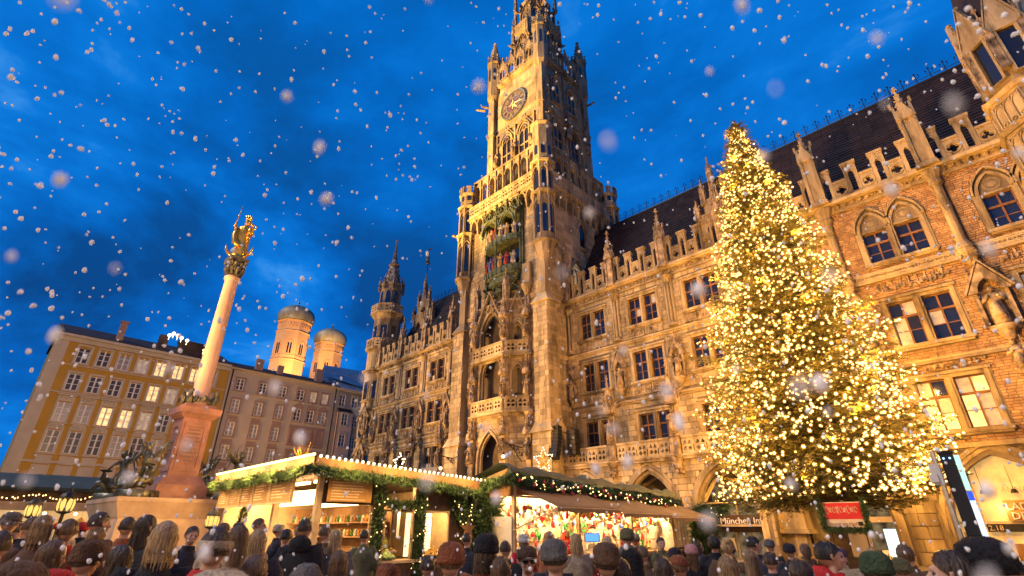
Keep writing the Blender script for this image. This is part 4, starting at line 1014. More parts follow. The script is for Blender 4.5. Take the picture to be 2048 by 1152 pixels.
for a, b in ((-12.4, -9), (-9, -5.6), (-5.6, -2.2), (-2.2, 1.2), (1.2, 4.6), (4.6, 8)):
    for z0, z1 in ((5.9, 10.6), (10.9, 16.4), (17.0, 22.3)): brk.course(F38, a, b, z0, z1, .155, .30, .46, rc, th=.05, gap=.035)
brk.emit(bk, M['brick'], 'brick')
m = MB(); m.M = F38
for z, d, h in ((10.6, .22, .18), (10.78, .14, .12), (16.4, .26, .2), (16.6, .16, .4), (17.0, .22, .12), (22.25, .2, .25), (22.5, .14, .35), (22.85, .6, .25), (5.7, .3, .25)): m.box(-12.4, 9, -d, .1, z, z + h)
blind_tracery(m, -12, 9, 16.62, 16.98, -.16, .42)
m.obj('string_course', M['stone2'], bk)
m = MB(); m.M = F38; frieze(m, -12.4, 9, 22.5, 22.8, -.2, .42, 3)
for z in (15.55, 10.15):
    for c in cs: frieze(m, c - 2.0, c + 2.0, z, z + .4, -.08, .3, 5)
for z in (16.0,):
    for c in cs:
        for i in range(9): m.box(c - 1.8 + i * .42, c - 1.7 + i * .42, -.12, 0, z - .3, z + .3)
tag(m.obj('leaf_frieze', M['carve'], bk), kind='stuff')
me_sh = MB()
for sh_ in (1,):
    me_sh.lathe([(.55, .0), (.4, .35), (.27, .6), (.25, 4.6), (.4, 4.9), (.34, 5.1), (.6, 5.8)], 10, 0, -.25); me_sh.lathe([(.1, -1.1), (.35, -.6), (.55, -.2), (.5, 0)], 8, 0, -.25)
    for k in range(16): me_sh.ball((rnd.uniform(-.4, .4), -.3 + rnd.uniform(-.3, .2), rnd.uniform(-.7, 0)), .14, 5, 4)
me_sh = me_sh.mesh('round_shaft', M['stone'])
PB = pinnacle_mb(7.2, 1.0, .6)
ME_PB = PB.mesh('pinnacle', M['stone'])
for x in bx[1:]:
    link('round_shaft', me_sh, bk, F38 @ T(x, 0, 16.9)); link('pinnacle', ME_PB, bk, F38 @ T(x, -.35, 22.95)); 
    link('niche', ME_NICHE, bk, F38 @ T(x + .2, -.05, 10.9) @ SC(1.35, 1.2, 1.15)); link('statue', ME_FIG[1], bk, F38 @ T(x + .2, -.45, 12.0) @ SC(1.2, 1.2, 1.2))
    for k in range(2): link('statue', ME_FIG[3 + k % 2], bk, F38 @ T(x + .2, -.35, 7.2 + k * 2.0))
for a, b in zip(bx[:-1], bx[1:]): parapet(bk, F38, a, b, 23.1)
# arcade of the brick wing
FB = FR(0, 36.4, 0); AB = [-9.0, -1.6, 5.6]
m = MB(); m.M = FB; m.plate([(-12.6, 0)] + [p for c in AB for p in win_poly(c, 4.7, 0, 1.9, .5, 8)] + [(12, 0), (12, 5.8), (-12.6, 5.8)], [], 0, .7); m.obj('arcade_wall', M['joint'], bk)
stC = Stones(); stC.course(FB, -12.6, 9, 0, 5.6, .62, .9, 1.5, [arch_hole(c, 4.7, -1, 1.9, .5, .7) for c in AB]); stC.emit(bk, M['stone2'], 'arcade_stone', 150)
m = MB(); m.M = FB
for c in AB:
    for k, (dw, y0, y1) in enumerate(((0, .15, .6), (.35, -.06, .4), (.7, -.12, .2))): m.ribbon([(c - 2.35 - dw / 2, 0)] + arch(c, 4.7 + dw, 1.9, .5, 10) + [(c + 2.35 + dw / 2, 0)], .2, y0, y1)
m.box(-12.6, 9, -.25, 1.7, 5.6, 5.85)
for x in (-5.3, 2.0):
    m.ribbon(cw([(x + .75 * math.cos(i * PI / 8), 4.4 + .75 * math.sin(i * PI / 8)) for i in range(16)]), .12, -.12, 0, True); m.ball((x, -.02, 4.4), .45, 10, 6, sy=.4)
m.obj('arch_moulding', M['stone'], bk)
m = MB(); m.box(-12.6, 12, 38.35, 38.8, 0, 5.7); m.box(-12.6, 12, 36.5, 38.4, 5.3, 5.6); m.obj('rear_wall', M['sooty'], bk)
# tall corner turret of the brick wing (top right)
cxT, cyT = 6.6, 37.2
m = MB(); m.lathe([(.4, 15.5), (1.6, 18.0), (2.2, 19.5)], 8, cxT, cyT, PI / 8); m.lathe([(2.2, 19.5), (2.2, 24.9)], 8, cxT, cyT, PI / 8)
for z in (19.5, 22.4, 24.7): m.lathe([(2.35, z), (2.5, z + .25)], 8, cxT, cyT, PI / 8)
m.lathe([(1.75, 24.9), (1.75, 30.4)], 8, cxT, cyT, PI / 8); m.obj('corner_turret', M['stone2'], bk)
m = MB(); m.lathe([(1.8, 30.3), (1.1, 35), (.15, 42)], 8, cxT, cyT, PI / 8); m.obj('spire', M['roof'], bk)
for i in range(8):
    a = i * PI / 4; ap = 1.75 * math.cos(PI / 8); Mx = T(cxT + ap * math.cos(a), cyT + ap * math.sin(a), 0, a + PI / 2)
    m = MB(); m.M = Mx; m.plate([(-.85, 29.0), (.85, 29.0), (0, 32.2)], [], -.35, -.1); m.ribbon([(-.9, 29.0), (0, 32.4), (.9, 29.0)], .1, -.42, -.08); m.ribbon(win_poly(0, .8, 25.8, 29.0, 1, 5), .14, -.3, .0, True); m.ball((0, -.2, 32.5), .16, 5, 4)
    b = a + PI / 8
    o = m.obj('turret_gable', M['stone'], bk)
    g = MB(); g.M = Mx; g.plate(win_poly(0, .8, 25.8, 29.0, 1, 5), [], -.12, .0); g.obj('pane', M['glassd'], o)
    link('pinnacle', ME_PINNS, bk, FR(cxT + 1.95 * math.cos(b), cyT + 1.95 * math.sin(b), 26.2) @ SC(.75, .75, 1.6))
    m = MB(); ap = 2.2 * math.cos(PI / 8); m.M = T(cxT + ap * math.cos(a), cyT + ap * math.sin(a), 0, a + PI / 2); blind_tracery(m, -.8, .8, 22.8, 24.5, -.02, .52); blind_tracery(m, -.8, .8, 19.9, 22.2, -.02, .52); tag(m.obj('blind_tracery', M['stone'], bk), kind='stuff')
# ================================================================== HOUSES AT THE FAR END
HX = T(-76, 0, 0, PI / 2)          # local x runs along +Y, y into the wall
def house_window(w, h, kind='plain', trim='cream', sill=True):
    """> frame, pane ; root mesh is the plaster surround"""
    m = MB(); t = .2 if kind != 'none' else .1
    m.box(-w / 2 - t, -w / 2, -.08, .2, -.1, h + .1); m.box(w / 2, w / 2 + t, -.08, .2, -.1, h + .1); m.box(-w / 2 - t, w / 2 + t, -.1, .2, h + .1, h + .28)
    if sill: m.box(-w / 2 - t - .08, w / 2 + t + .08, -.18, .2, -.22, -.1)
    if kind == 'hood': m.box(-w / 2 - .35, w / 2 + .35, -.3, .05, h + .75, h + .9); m.box(-w / 2 - .2, w / 2 + .2, -.1, .05, h + .28, h + .75); frieze(m, -w / 2, w / 2, h + .35, h + .7, -.12, .3)
    if kind == 'arch': 
        m.plate([(-w / 2 - t, h + .28)] + [((w / 2 + t) * math.cos(PI - PI * i / 8), h + .28 + .55 * math.sin(PI * i / 8)) for i in range(9)], [], -.14, .05); frieze(m, -w / 2, w / 2, h + .3, h + .6, -.18, .3)
        m.box(-w / 2 - .1, w / 2 + .1, -.08, .05, -.9, -.3)
    if kind == 'gable': m.plate([(-w / 2 - .35, h + .3), (w / 2 + .35, h + .3), (0, h + .95)], [], -.14, .05)
    root = m.obj('window', M[trim])
    f = MB()
    for s in (-1, 1):
        x0, x1 = (-w / 2, -.0) if s < 0 else (0, w / 2); f.box(x0, x0 + .08, .02, .1, 0, h); f.box(x1 - .08, x1, .02, .1, 0, h)
        for z in (0, h * .36, h * .68, h - .08): f.box(x0 + .08, x1 - .08, .03, .1, z, z + .06)
    f.obj('frame', M['white'], root)
    for s in (-1, 1):
        x0, x1 = (-w / 2 + .08, -.08) if s < 0 else (.08, w / 2 - .08); g = MB(); g.box(x0, x1, .07, .13, .02, h - .05); g.obj('pane', M['glassh'], root)
    return root
def light_up(win, mat):
    for c in win.children:
        if c.name.startswith('pane'): me = c.data.copy(); me.materials.clear(); me.materials.append(M[mat]); c.data = me
def wall_with(parent, name, mat, x0, x1, z0, z1, hs, thick=.4):
    w = MB(); w.M = HX; w.plate(rect(x0, x1, z0, z1), hs, 0, thick); return w.obj(name, M[mat], parent)
# ochre house
oh = thing('house', 'ochre yellow five storey house with white framed windows, left edge of the square', 'house', (-76, 11, 0))
OI = Matrix.Translation((76, -11, 0))
rows = [(7.2 - 1.0, 1.8, 'none'), (9.3, 2.35, 'arch'), (12.6, 2.1, 'hood'), (16.1, 1.9, 'plain'), (19.3, 1.7, 'plain')]
lit = {(4, 3): 'litl', (4, 4): 'lit', (4, 5): 'lit', (4, 6): 'lit', (3, 4): 'lit', (3, 5): 'litl', (3, 6): 'lit', (2, 2): 'lit', (2, 3): 'lit', (2, 4): 'litl', (0, 2): 'litl', (0, 3): 'litl'}
hs = []; ocol = [4.25 + i * 1.98 for i in range(8)]; PR = {}
for j, (z, h, k) in enumerate(rows):
    for i, x in enumerate(ocol):
        if k not in PR: PR[k] = house_window(1.15, h, k)
        w = place(PR[k], oh, OI @ HX @ T(x, -.02, z)); hs.append(rect(x - .58, x + .58, z, z + h))
for w in list(oh.children): pass
wins = [w for w in oh.children if w.name.startswith('window')]
for n_, w in enumerate(wins):
    j, i = divmod(n_, 8)
    if (j, i) in lit: light_up(w, lit[(j, i)])
    elif rnd.random() < .3: light_up(w, 'curtain')
wall_with(oh, 'wall', 'ochre', 2.6, 20.2, 4.5, 21.6, hs).matrix_local = OI
m = MB(); m.M = HX
m.box(1.4, 2.6, -.12, .5, 0, 21.6); m.box(1.3, 20.2, -.25, .3, 21.6, 22.1); m.box(1.2, 20.2, -.5, .3, 22.1, 22.5); m.box(1.4, 20.2, -.15, .2, 8.2, 8.45); m.box(1.4, 20.2, -.1, .2, 18.9, 19.02); m.box(1.4, 20.2, -.1, .2, 15.7, 15.85); m.box(1.35, 20.2, -.3, .4, 4.2, 4.6)
for x in ocol: m.box(x - .75, x + .75, -.06, .1, 8.0, 5.0)
m.obj('cornice', M['cream'], oh, M=OI)
m = MB(); m.M = HX; m.box(1.4, 20.2, .4, 12, 0, 21.9); m.obj('wall', M['ochre'], oh, M=OI)
def tiled_roof(parent, x0, x1, ze, zr, depth, mat='roof', inv=OI, over=.5):
    m = MB(); m.M = HX; n = 12
    for i in range(n):
        t0, t1 = i / n, (i + 1.2) / n; y0 = -over + (depth / 2 + over) * t0; y1 = -over + (depth / 2 + over) * min(1, t1); z0 = ze + (zr - ze) * t0; z1 = ze + (zr - ze) * min(1, t1)
        m.add([(x0, y0 - .04, z0), (x1, y0 - .04, z0), (x1, y1, z1), (x0, y1, z1), (x0, y0, z0 - .07), (x1, y0, z0 - .07)], [(0, 1, 2, 3), (0, 4, 5, 1)])
    m.add([(x0, -over, ze - .08), (x1, -over, ze - .08), (x1, depth / 2, zr - .08), (x0, depth / 2, zr - .08), (x0, depth, ze), (x1, depth, ze)], [(0, 1, 2, 3), (3, 2, 5, 4), (0, 3, 4), (1, 5, 2)])
    return m.obj('roof', M[mat], parent, M=inv)
rf = tiled_roof(oh, 1.2, 20.2, 22.5, 25.2, 12)
m = MB(); m.M = HX; m.box(6.8, 7.5, 1.2, 1.9, 22.8, 25.6); m.box(6.7, 7.6, 1.1, 2.0, 25.6, 25.75); m.obj('chimney', M['mauve'], rf)
m = MB(); m.M = HX; m.box(11.2, 12.2, .8, 1.8, 23, 25.0); m.box(13.6, 17.0, .9, 2.4, 23, 24.7); m.box(13.5, 17.1, .8, 2.5, 24.7, 24.85); m.obj('dormer', M['roof'], rf)
# lights on its roof terrace
for i, (x, z) in enumerate(((11.9, 24.6), (12.3, 24.95), (12.8, 24.8), (13.3, 24.6), (14.0, 24.4), (16.2, 23.6))):
    t = thing('terrace_lamp', 'bright lamp on the roof terrace of the ochre house', 'lamp', (-75.3, x, z), 0, 'lamps on the roof terrace'); m = MB(); m.ball((0, 0, 0), .22 if i < 5 else .13, 10, 6); m.tube([(0, 0, -.6), (0, 0, -.2)], .04, 5); m.obj('globe', M['bulbw'], t, True)
point('terrace_light', (-75.0, 12.9, 25.4), 260, rad=.3)
# beige painted house
bh = thing('house', 'beige six storey house with mauve painted window panels, middle of the far side', 'house', (-76, 27, 0)); BI = Matrix.Translation((76, -27, 0))
hs = []; pb = {k: house_window(1.0, h, kk, tr) for k, h, kk, tr in (('a', 1.75, 'plain', 'mauve'), ('g', 1.75, 'gable', 'mauve'), ('p', 1.5, 'plain', 'mauve'))}
bc = [21.9, 25.0, 27.9, 30.6, 32.6, 34.5]; mv = MB(); mv.M = HX
for j, z in enumerate((7.0, 10.1, 13.1, 16.2, 19.3)):
    for i, x in enumerate(bc):
        k = 'p' if j == 4 else ('g' if j == 3 and i > 2 else 'a'); h = 1.5 if j == 4 else 1.75
        w = place(pb[k], bh, BI @ HX @ T(x, -.02, z)); hs.append(rect(x - .5, x + .5, z, z + h))
        if (j, i) in ((4, 5), (4, 4), (0, 2)): light_up(w, 'litl')
        elif rnd.random() < .3: light_up(w, 'curtain')
        if j < 4 and i < 3: mv = MB(); mv.M = HX; mv.box(x - .65, x + .65, -.03, .02, z - 1.0, z - .45); mv.obj('painted_panel', M['mauve'], bh, M=BI)
    
for z0, z1 in ((12.6, 15.6), (9.3, 12.2)): mv = MB(); mv.M = HX; mv.box(29.8, 35.3, -.035, .01, z0, z1); mv.obj('painted_panel', M['mauve'], bh, M=BI)
wall_with(bh, 'wall', 'beige', 20.25, 36.3, 0, 22.2, hs).matrix_local = BI
m = MB(); m.M = HX; m.box(20.25, 36.3, -.12, .3, 18.8, 18.95); m.box(20.25, 36.3, -.4, .3, 22.0, 22.35); m.box(20.25, 36.3, .4, 12, 0, 22.1); m.obj('cornice', M['beige'], bh, M=BI)
m = MB(); m.M = HX; m.tube([(20.6, -.15, 0), (20.6, -.15, 22)], .09, 6); m.tube([(36.1, -.15, 0), (36.1, -.15, 22)], .07, 6); m.obj('downpipe', M['iron'], bh, M=BI)
rf = tiled_roof(bh, 20.2, 36.4, 22.3, 24.6, 12, inv=BI)
m = MB(); m.M = HX; m.box(23.8, 24.8, 1, 1.7, 22.5, 24.5); m.box(27, 27.8, 1.0, 1.6, 22.8, 24.2); m.box(33.0, 34.0, 1.0, 1.8, 22.8, 24.9); m.obj('chimney', M['mauve'], rf)
# pinkish house with bay at the right
ph = thing('house', 'narrow grey house with pink bay and blue-grey metal roof, beside the town hall', 'house', (-76, 40, 0)); PI_ = Matrix.Translation((76, -40, 0))
pw = house_window(.95, 1.75, 'none', 'cream'); hs = []
for j, z in enumerate((6.6, 9.9, 13.2, 16.4, 19.4)):
    for x in ((37.6, 40.0, 42.2, 44.5) if j < 4 else (37.4, 39.6, 41.7, 44.0)):
        dy = -.72 if (x == 37.6 or x == 40.0) and j < 4 and x < 38 else -.02
        w = place(pw, ph, PI_ @ HX @ T(x + (.3 if dy < -.5 else 0), dy, z)); 
        if dy > -.5: hs.append(rect(x - .47, x + .47, z, z + 1.75))
wall_with(ph, 'wall', 'grey', 36.35, 47, 0, 22.0, hs).matrix_local = PI_
m = MB(); m.M = HX; m.plate(rect(36.9, 39.3, 5.0, 18.4), [rect(37.43, 38.37, z, z + 1.75) for z in (6.6, 9.9, 13.2, 16.4)], -.7, -.35); m.box(36.9, 36.98, -.69, 0, 5, 18.4); m.box(39.22, 39.3, -.69, 0, 5, 18.4); m.obj('bay', M['pink'], ph, M=PI_)
m = MB(); m.M = HX; m.add([(36.8, -.8, 18.4), (39.4, -.8, 18.4), (39.4, 0, 19.1), (36.8, 0, 19.1)], [(0, 1, 2, 3)]); m.obj('bay_roof', M['roof'], ph, M=PI_)
m = MB(); m.M = HX; m.box(36.35, 47, -.35, .3, 21.9, 22.3); m.box(36.4, 47, .4, 12, 0, 22); m.obj('cornice', M['cream'], ph, M=PI_)
M['zinc'] = surf('zinc_roof', (.11, .13, .17), .35, .25, .9, .1, 6, .05, metal=.4)
m = MB(); m.M = HX; ze, zr = 22.3, 28.2
m.add([(34.2, 2.5, 24.5), (47, -.4, ze), (47, 9, zr + .5), (37.5, 9, zr)], [(0, 1, 2, 3)]); m.add([(36.3, -.4, ze), (47, -.4, ze), (47, 9, zr), (36.3, 6, zr - 1.5)], [(0, 1, 2, 3)]); m.add([(36.3, -.4, ze), (36.3, 6, zr - 1.5), (36.3, 10, ze)], [(0, 1, 2)])
for i in range(22): m.tube([(36.5 + i * .48, -.42, ze + .02), (36.5 + i * .48, 6, zr - 1.4)], .035, 3)
m.obj('roof', M['zinc'], ph, M=PI_)
# small gabled house at the extreme left
sh_ = thing('house', 'low dark gabled house far away at the left picture edge', 'house', (-70, -2, 0))
m = MB(); m.box(-4, 0, -6, 1.2, 0, 7.6); m.add([(.2, -6, 7.4), (.2, 1.3, 7.4), (.2, -2.6, 12.0), (-4, -6, 7.4), (-4, 1.3, 7.4), (-4, -2.6, 12.0)], [(0, 1, 2), (3, 5, 4), (1, 4, 5, 2), (0, 2, 5, 3)]); m.obj('wall', M['grey'], sh_)
m = MB(); m.box(.25, .3, -.4, .5, 4.6, 5.8); m.obj('window', M['litl'], sh_)

# ================================================================== CHURCH TOWERS
M['ctower'] = surf('church_brick', (.55, .33, .16), .9, .12, .06, .2, 1, .05)
M['dome'] = surf('weathered_copper_dome', (.27, .25, .17), .55, .35, .12, .3, .6, .1, metal=.2, dark=(.05, .05, .035), darkamt=.5, streak=True)
def church(az, D, zt, label, r=6.6):
    x, y = D * math.sin(az), D * math.cos(az); X, Y = (x - y) * math.sqrt(.5), (x + y) * math.sqrt(.5)
    t = thing('church_tower', label, 'church tower', (X, Y, 0), math.radians(20), 'twin onion domed church towers')
    m = MB(); zb = zt - 11.6
    m.lathe([(r, 0), (r, zb - 19), (r * 1.05, zb - 18.7), (r * .97, zb - 18), (r * .97, zb - 5.5), (r * 1.03, zb - 5.2), (r * .95, zb - 4.6), (r * .93, zb)], 8, 0, 0, PI / 8); m.obj('shaft', M['ctower'], t)
    m = MB()
    for i in range(32):
        a = 2 * PI * i / 32; m.M = T(r * .93 * math.cos(a), r * .93 * math.sin(a), 0, a + PI / 2)
        m.ribbon(cw([(.42 * math.cos(q * PI / 4), zb - 2.4 + .75 * math.sin(q * PI / 4)) for q in range(8)]), .12, -.12, .1, True)
    m.M = None; m.lathe([(r * 1.0, zb - .2), (r * 1.05, zb)], 8, 0, 0, PI / 8); m.obj('frieze', M['ctower'], t)
    for i in range(8):
        a = i * PI / 4; ap = r * .97 * math.cos(PI / 8); Mx = T(ap * math.cos(a), ap * math.sin(a), 0, a + PI / 2)
        for dx in (-.55, .55):
            g = MB(); g.M = Mx; g.plate(win_poly(dx, .7, zb - 16, zb - 11.5, 1, 4), [], -.08, .1); g.obj('window', M['glassd'], t)
        g = MB(); g.M = Mx; g.ribbon([(-1.3, zb - 16.3)] + arch(0, 2.6, zb - 11.6, .6, 6) + [(1.3, zb - 16.3)], .25, -.25, .1); g.box(-r * .38, r * .38, -.3, .1, zb - 17.3, zb - 16.8); g.obj('window_surround', M['ctower'], t)
    m = MB(); pr = [(.93, 0), (1.02, .08), (1.08, .22), (1.09, .36), (1.04, .52), (.90, .68), (.66, .82), (.38, .92), (.12, .985), (.03, 1.06)]
    m.lathe([(r * a, zb + b * 9.6) for a, b in pr], 32, 0, 0, fold=lambda a, z: 1 + .012 * (1 if int(a / (2 * PI) * 32 + .5) % 2 else -1))
    m.obj('dome', M['dome'], t, True)
    m = MB(); m.lathe([(.12, zb + 9.6), (.1, zb + 12)], 6); m.ball((0, 0, zb + 11), .5, 10, 6); m.tube([(-.5, 0, zb + 11.6), (.5, 0, zb + 11.6)], .09, 4); m.tube([(0, 0, zb + 11), (0, 0, zb + 12.4)], .09, 4); m.obj('finial', M['gold'], t)
def azof(px, py):
    r = px - 1024; u = 576 - py; F = 1000 * math.cos(PITCH) - u * math.sin(PITCH); z = 1000 * math.sin(PITCH) + u * math.cos(PITCH); return math.atan2(r, F), z / math.hypot(r, F)
church(math.radians(-24.95), 242, 100.0, 'left and taller looking of the two onion domed church towers', 7.6)
church(math.radians(-21.0), 268, 100.2, 'right one of the two onion domed church towers, next to the town hall', 7.6)
spot('floodlight', (-170, 50, 30), (-226, 88, 84), 480000, 44, col=(1, .55, .2), rad=1)
spot('floodlight', (-180, 70, 30), (-246, 112, 84), 560000, 44, col=(1, .53, .18), rad=1)

# ================================================================== SETTING: GROUND
M['paving'] = surf('paving_slabs', (.16, .14, .12), .7, .2, .6, .2, 8, .1)
g = MB(); g.add([(-400, -300, 0), (300, -300, 0), (300, 500, 0), (-400, 500, 0)], [(0, 1, 2, 3)]); tag(g.obj('ground', M['joint']), kind='structure')
g = MB()
for i in range(-64, 8):
    for j in range(-2, 35):
        x, y = i * 1.0, j * 1.0; g.add([(x + .01, y + .01, .02), (x + .985, y + .01, .02), (x + .985, y + .985, .02), (x + .01, y + .985, .02), (x + .01, y + .01, 0.001), (x + .985, y + .01, 0.001)], [(0, 1, 2, 3), (0, 4, 5, 1)])
tag(g.obj('pavement', M['paving']), kind='structure')

for (x0, x1, y0, y1, lab) in ((-70, 40, -46, -34, 'long dark row of houses behind the viewer'), (40, 52, -34, 30, 'dark houses closing the square on the right behind the viewer')):
    t = thing('house', lab, 'house', ((x0 + x1) / 2, (y0 + y1) / 2, 0)); m = MB(); hx, hy = (x1 - x0) / 2, (y1 - y0) / 2; m.box(-hx, hx, -hy, hy, 0, 12); m.obj('wall', M['grey'], t)
    m = MB(); m.taper(0, 0, 12, 15.5, hx + .3, hy + .3, max(.3, hx - 6), max(.3, hy - 6)); m.obj('roof', M['roof'], t)
    for i in range(30):
        for z in (3.5, 6.5, 9.3):
            m = MB(); u = -1 + (2 * i + 1) / 30
            if hx > hy: m.box(u * hx - .55, u * hx + .55, hy + .02, hy + .08, z, z + 1.8)
            else: m.box(-hx - .08, -hx - .02, u * hy - .55, u * hy + .55, z, z + 1.8)
            m.obj('window', M['lit' if (i * 7 + int(z)) % 5 == 0 else 'glassd'], t)

# ================================================================== MARIAN COLUMN
CX, CY = -21.45, 5.0
M['palemarble'] = surf('pale_marble', (.50, .34, .22), .6, .15, 1.2, .15, 8, .08, dark=(.3, .18, .1), darkamt=.4)
point('added_warm_fill', (-18.6, 2.4, 2.6), 230, (1, .60, .24), .3); point('added_warm_fill', (-20.8, .2, 2.6), 160, (1, .60, .24), .3)  # added fill on the platform, standing in for lantern and stall light
mc = thing('monument_column', 'tall pink marble column with gilded statue on a red marble pedestal', 'column', (-24.42, 5.6, -.238), math.radians(3)); mc.scale = (.72, .72, 1.136)
m = MB()
m.taper(0, 0, 0, .35, 3.2, 3.2, 3.2, 3.2); m.taper(0, 0, .35, 2.05, 2.85, 2.85, 2.8, 2.8); m.taper(0, 0, 2.05, 2.5, 2.85, 2.85, 3.12, 3.12); m.taper(0, 0, 2.5, 2.62, 3.15, 3.15, 3.15, 3.15)
m.obj('platform', M['palemarble'], mc)
m = MB(); rot = PI / 4
m.taper(0, 0, 2.62, 3.1, 1.25, 1.25, 1.22, 1.22); m.taper(0, 0, 3.1, 3.4, 1.15, 1.15, .88, .88); m.taper(0, 0, 3.4, 5.35, .74, .74, .72, .72); m.taper(0, 0, 5.35, 5.5, .8, .8, 1.0, 1.0); m.taper(0, 0, 5.5, 5.72, 1.05, 1.05, 1.08, 1.08); m.taper(0, 0, 5.72, 5.85, .9, .9, .8, .8)
for q in range(4):
    m.M = Matrix.Rotation(q * PI / 2, 4, 'Z'); m.plate(rect(-.58, .58, 3.55, 5.2), [rect(-.46, .46, 3.7, 5.05)], -.79, -.7)
m.M = None
m.obj('pedestal', M['redmarble'], mc)
for q in range(4):
    m = MB(); m.M = Matrix.Rotation(q * PI / 2, 4, 'Z')
    for k in range(9):
        w_ = [.3, .36, .34, .38, .22, .35, .37, .3, .18][k]; z = 4.92 - k * .13
        x = -w_
        while x < w_: l = rnd.uniform(.03, .09); m.box(x, min(w_, x + l), -.765, -.74, z, z + .06); x += l + .025
    m.obj('inscription', M['gold'] if False else M['mauve'], mc)
m = MB(); m.lathe([(.62, 5.85), (.66, 5.95), (.60, 6.08), (.52, 6.16), (.56, 6.25), (.47, 6.35), (.45, 7.4), (.385, 11.0), (.40, 11.05), (.47, 11.12), (.47, 11.22), (.38, 11.25)], 32); m.obj('shaft', M['pinkmarble'], mc, True)
m = MB(); m.lathe([(.36, 11.2), (.40, 11.5), (.52, 11.85), (.45, 11.95)], 16)
for row, (z, r, L) in enumerate(((11.3, .4, .32), (11.5, .44, .36))):
    for i in range(10):
        a = 2 * PI * i / 10 + row * .31; ca, sa = math.cos(a), math.sin(a)
        m.tube([(r * ca, r * sa, z), ((r + .1) * ca, (r + .1) * sa, z + L * .7), ((r + .2) * ca, (r + .2) * sa, z + L * .8), ((r + .18) * ca, (r + .18) * sa, z + L * .6)], [.09, .1, .07, .03], 5)
for i in range(4):
    a = PI / 4 + i * PI / 2; m.tube([(.4 * math.cos(a), .4 * math.sin(a), 11.75), (.72 * math.cos(a), .72 * math.sin(a), 11.98), (.76 * math.cos(a), .76 * math.sin(a), 11.85)], [.1, .09, .05], 5)
m.taper(0, 0, 11.93, 12.08, .55, .55, .6, .6); m.obj('capital', M['bronze'], mc)
m = MB()                                                              # bronze wreath above the pedestal
for i in range(40):
    a = 2 * PI * i / 40; m.ball((.78 * math.cos(a) + rnd.uniform(-.08, .08), .78 * math.sin(a) + rnd.uniform(-.08, .08), 5.98 + rnd.uniform(-.08, .14)), rnd.uniform(.08, .15), 5, 4)
for i in range(4):
    a = PI / 4 + i * PI / 2; m.tube([(.8 * math.cos(a), .8 * math.sin(a), 5.9), (1.05 * math.cos(a), 1.05 * math.sin(a), 6.25), (1.2 * math.cos(a), 1.2 * math.sin(a), 6.0)], [.14, .12, .04], 5); m.ball((.95 * math.cos(a), .95 * math.sin(a), 6.3), .13, 6, 5)
m.obj('wreath', M['bronze'], mc)
# gilded statue: woman with crown and sceptre carrying a child, standing on a crescent
st = MB(); H_ = 2.0; ph0 = 1.3
fold = lambda a, z: 1 + .11 * math.sin(a * 5 + ph0 + z * 1.4) + .05 * math.sin(a * 11 + z * 2.2)
st.lathe([(.30, 12.2), (.33, 12.3), (.31, 12.6), (.28, 12.9), (.30, 13.1), (.29, 13.3), (.26, 13.45), (.27, 13.58), (.20, 13.68), (.08, 13.74), (.075, 13.8)], 22, 0, 0, ey=.8, fold=fold)
st.tube([(-.28, -.1, 13.5), (-.36, -.15, 13.2), (-.25, -.25, 12.8), (.05, -.3, 12.6)], [.13, .14, .12, .06], 7)
st.ball((0.03, -.02, 13.9), .125, 12, 9, sz=1.2); st.ball((0.03, .03, 13.92), .15, 10, 7)
for i in range(8):
    a = i * PI / 4; st.taper(.03 + .12 * math.cos(a), .12 * math.sin(a), 14.02, 14.2, .02, .02, .03, .03)
st.lathe([(.13, 14.0), (.14, 14.05), (.13, 14.08)], 12, .03, 0); st.tube([(.03, 0, 14.05), (.03, 0, 14.3)], .015, 4)
st.tube([(-.22, 0, 13.6), (-.42, -.08, 13.45), (-.38, -.28, 13.62)], [.11, .09, .06], 7); st.ball((-.37, -.3, 13.66), .06, 6, 5)
st.tube([(-.42, -.3, 13.5), (-.28, -.3, 14.55)], [.03, .022], 6); st.ball((-.345, -.3, 14.05), .045, 6, 4)
st.tube([(.22, 0, 13.55), (.4, -.1, 13.35), (.3, -.28, 13.3)], [.11, .09, .06], 7)
st.lathe([(.13, 13.2), (.15, 13.35), (.12, 13.5), (.05, 13.6)], 10, .34, -.2); st.ball((.36, -.22, 13.68), .09, 9, 7); st.tube([(.42, -.25, 13.5), (.55, -.3, 13.45), (.58, -.33, 13.5)], [.045, .04, .03], 5); st.tube([(.32, -.25, 13.25), (.36, -.38, 13.1), (.34, -.36, 12.95)], [.07, .055, .035], 5); st.ball((.6, -.34, 13.55), .05, 6, 5)
st.tube([(.62 * math.cos(a), -.15 - .06 * math.sin(a * 2), 12.75 + .62 * math.sin(a)) for a in [PI * 1.02 + i * (PI * .96) / 10 for i in range(11)]], [.01, .05, .07, .08, .085, .085, .085, .08, .07, .05, .01], 6)
st.lathe([(.4, 12.05), (.34, 12.14), (.36, 12.22)], 14)
sto = st.obj('statue', M['gold'], mc, True); sto.rotation_euler = (0, 0, math.radians(52)); sto.scale = (1.38, 1.38, 1.03); sto.location = (0, 0, -.36)
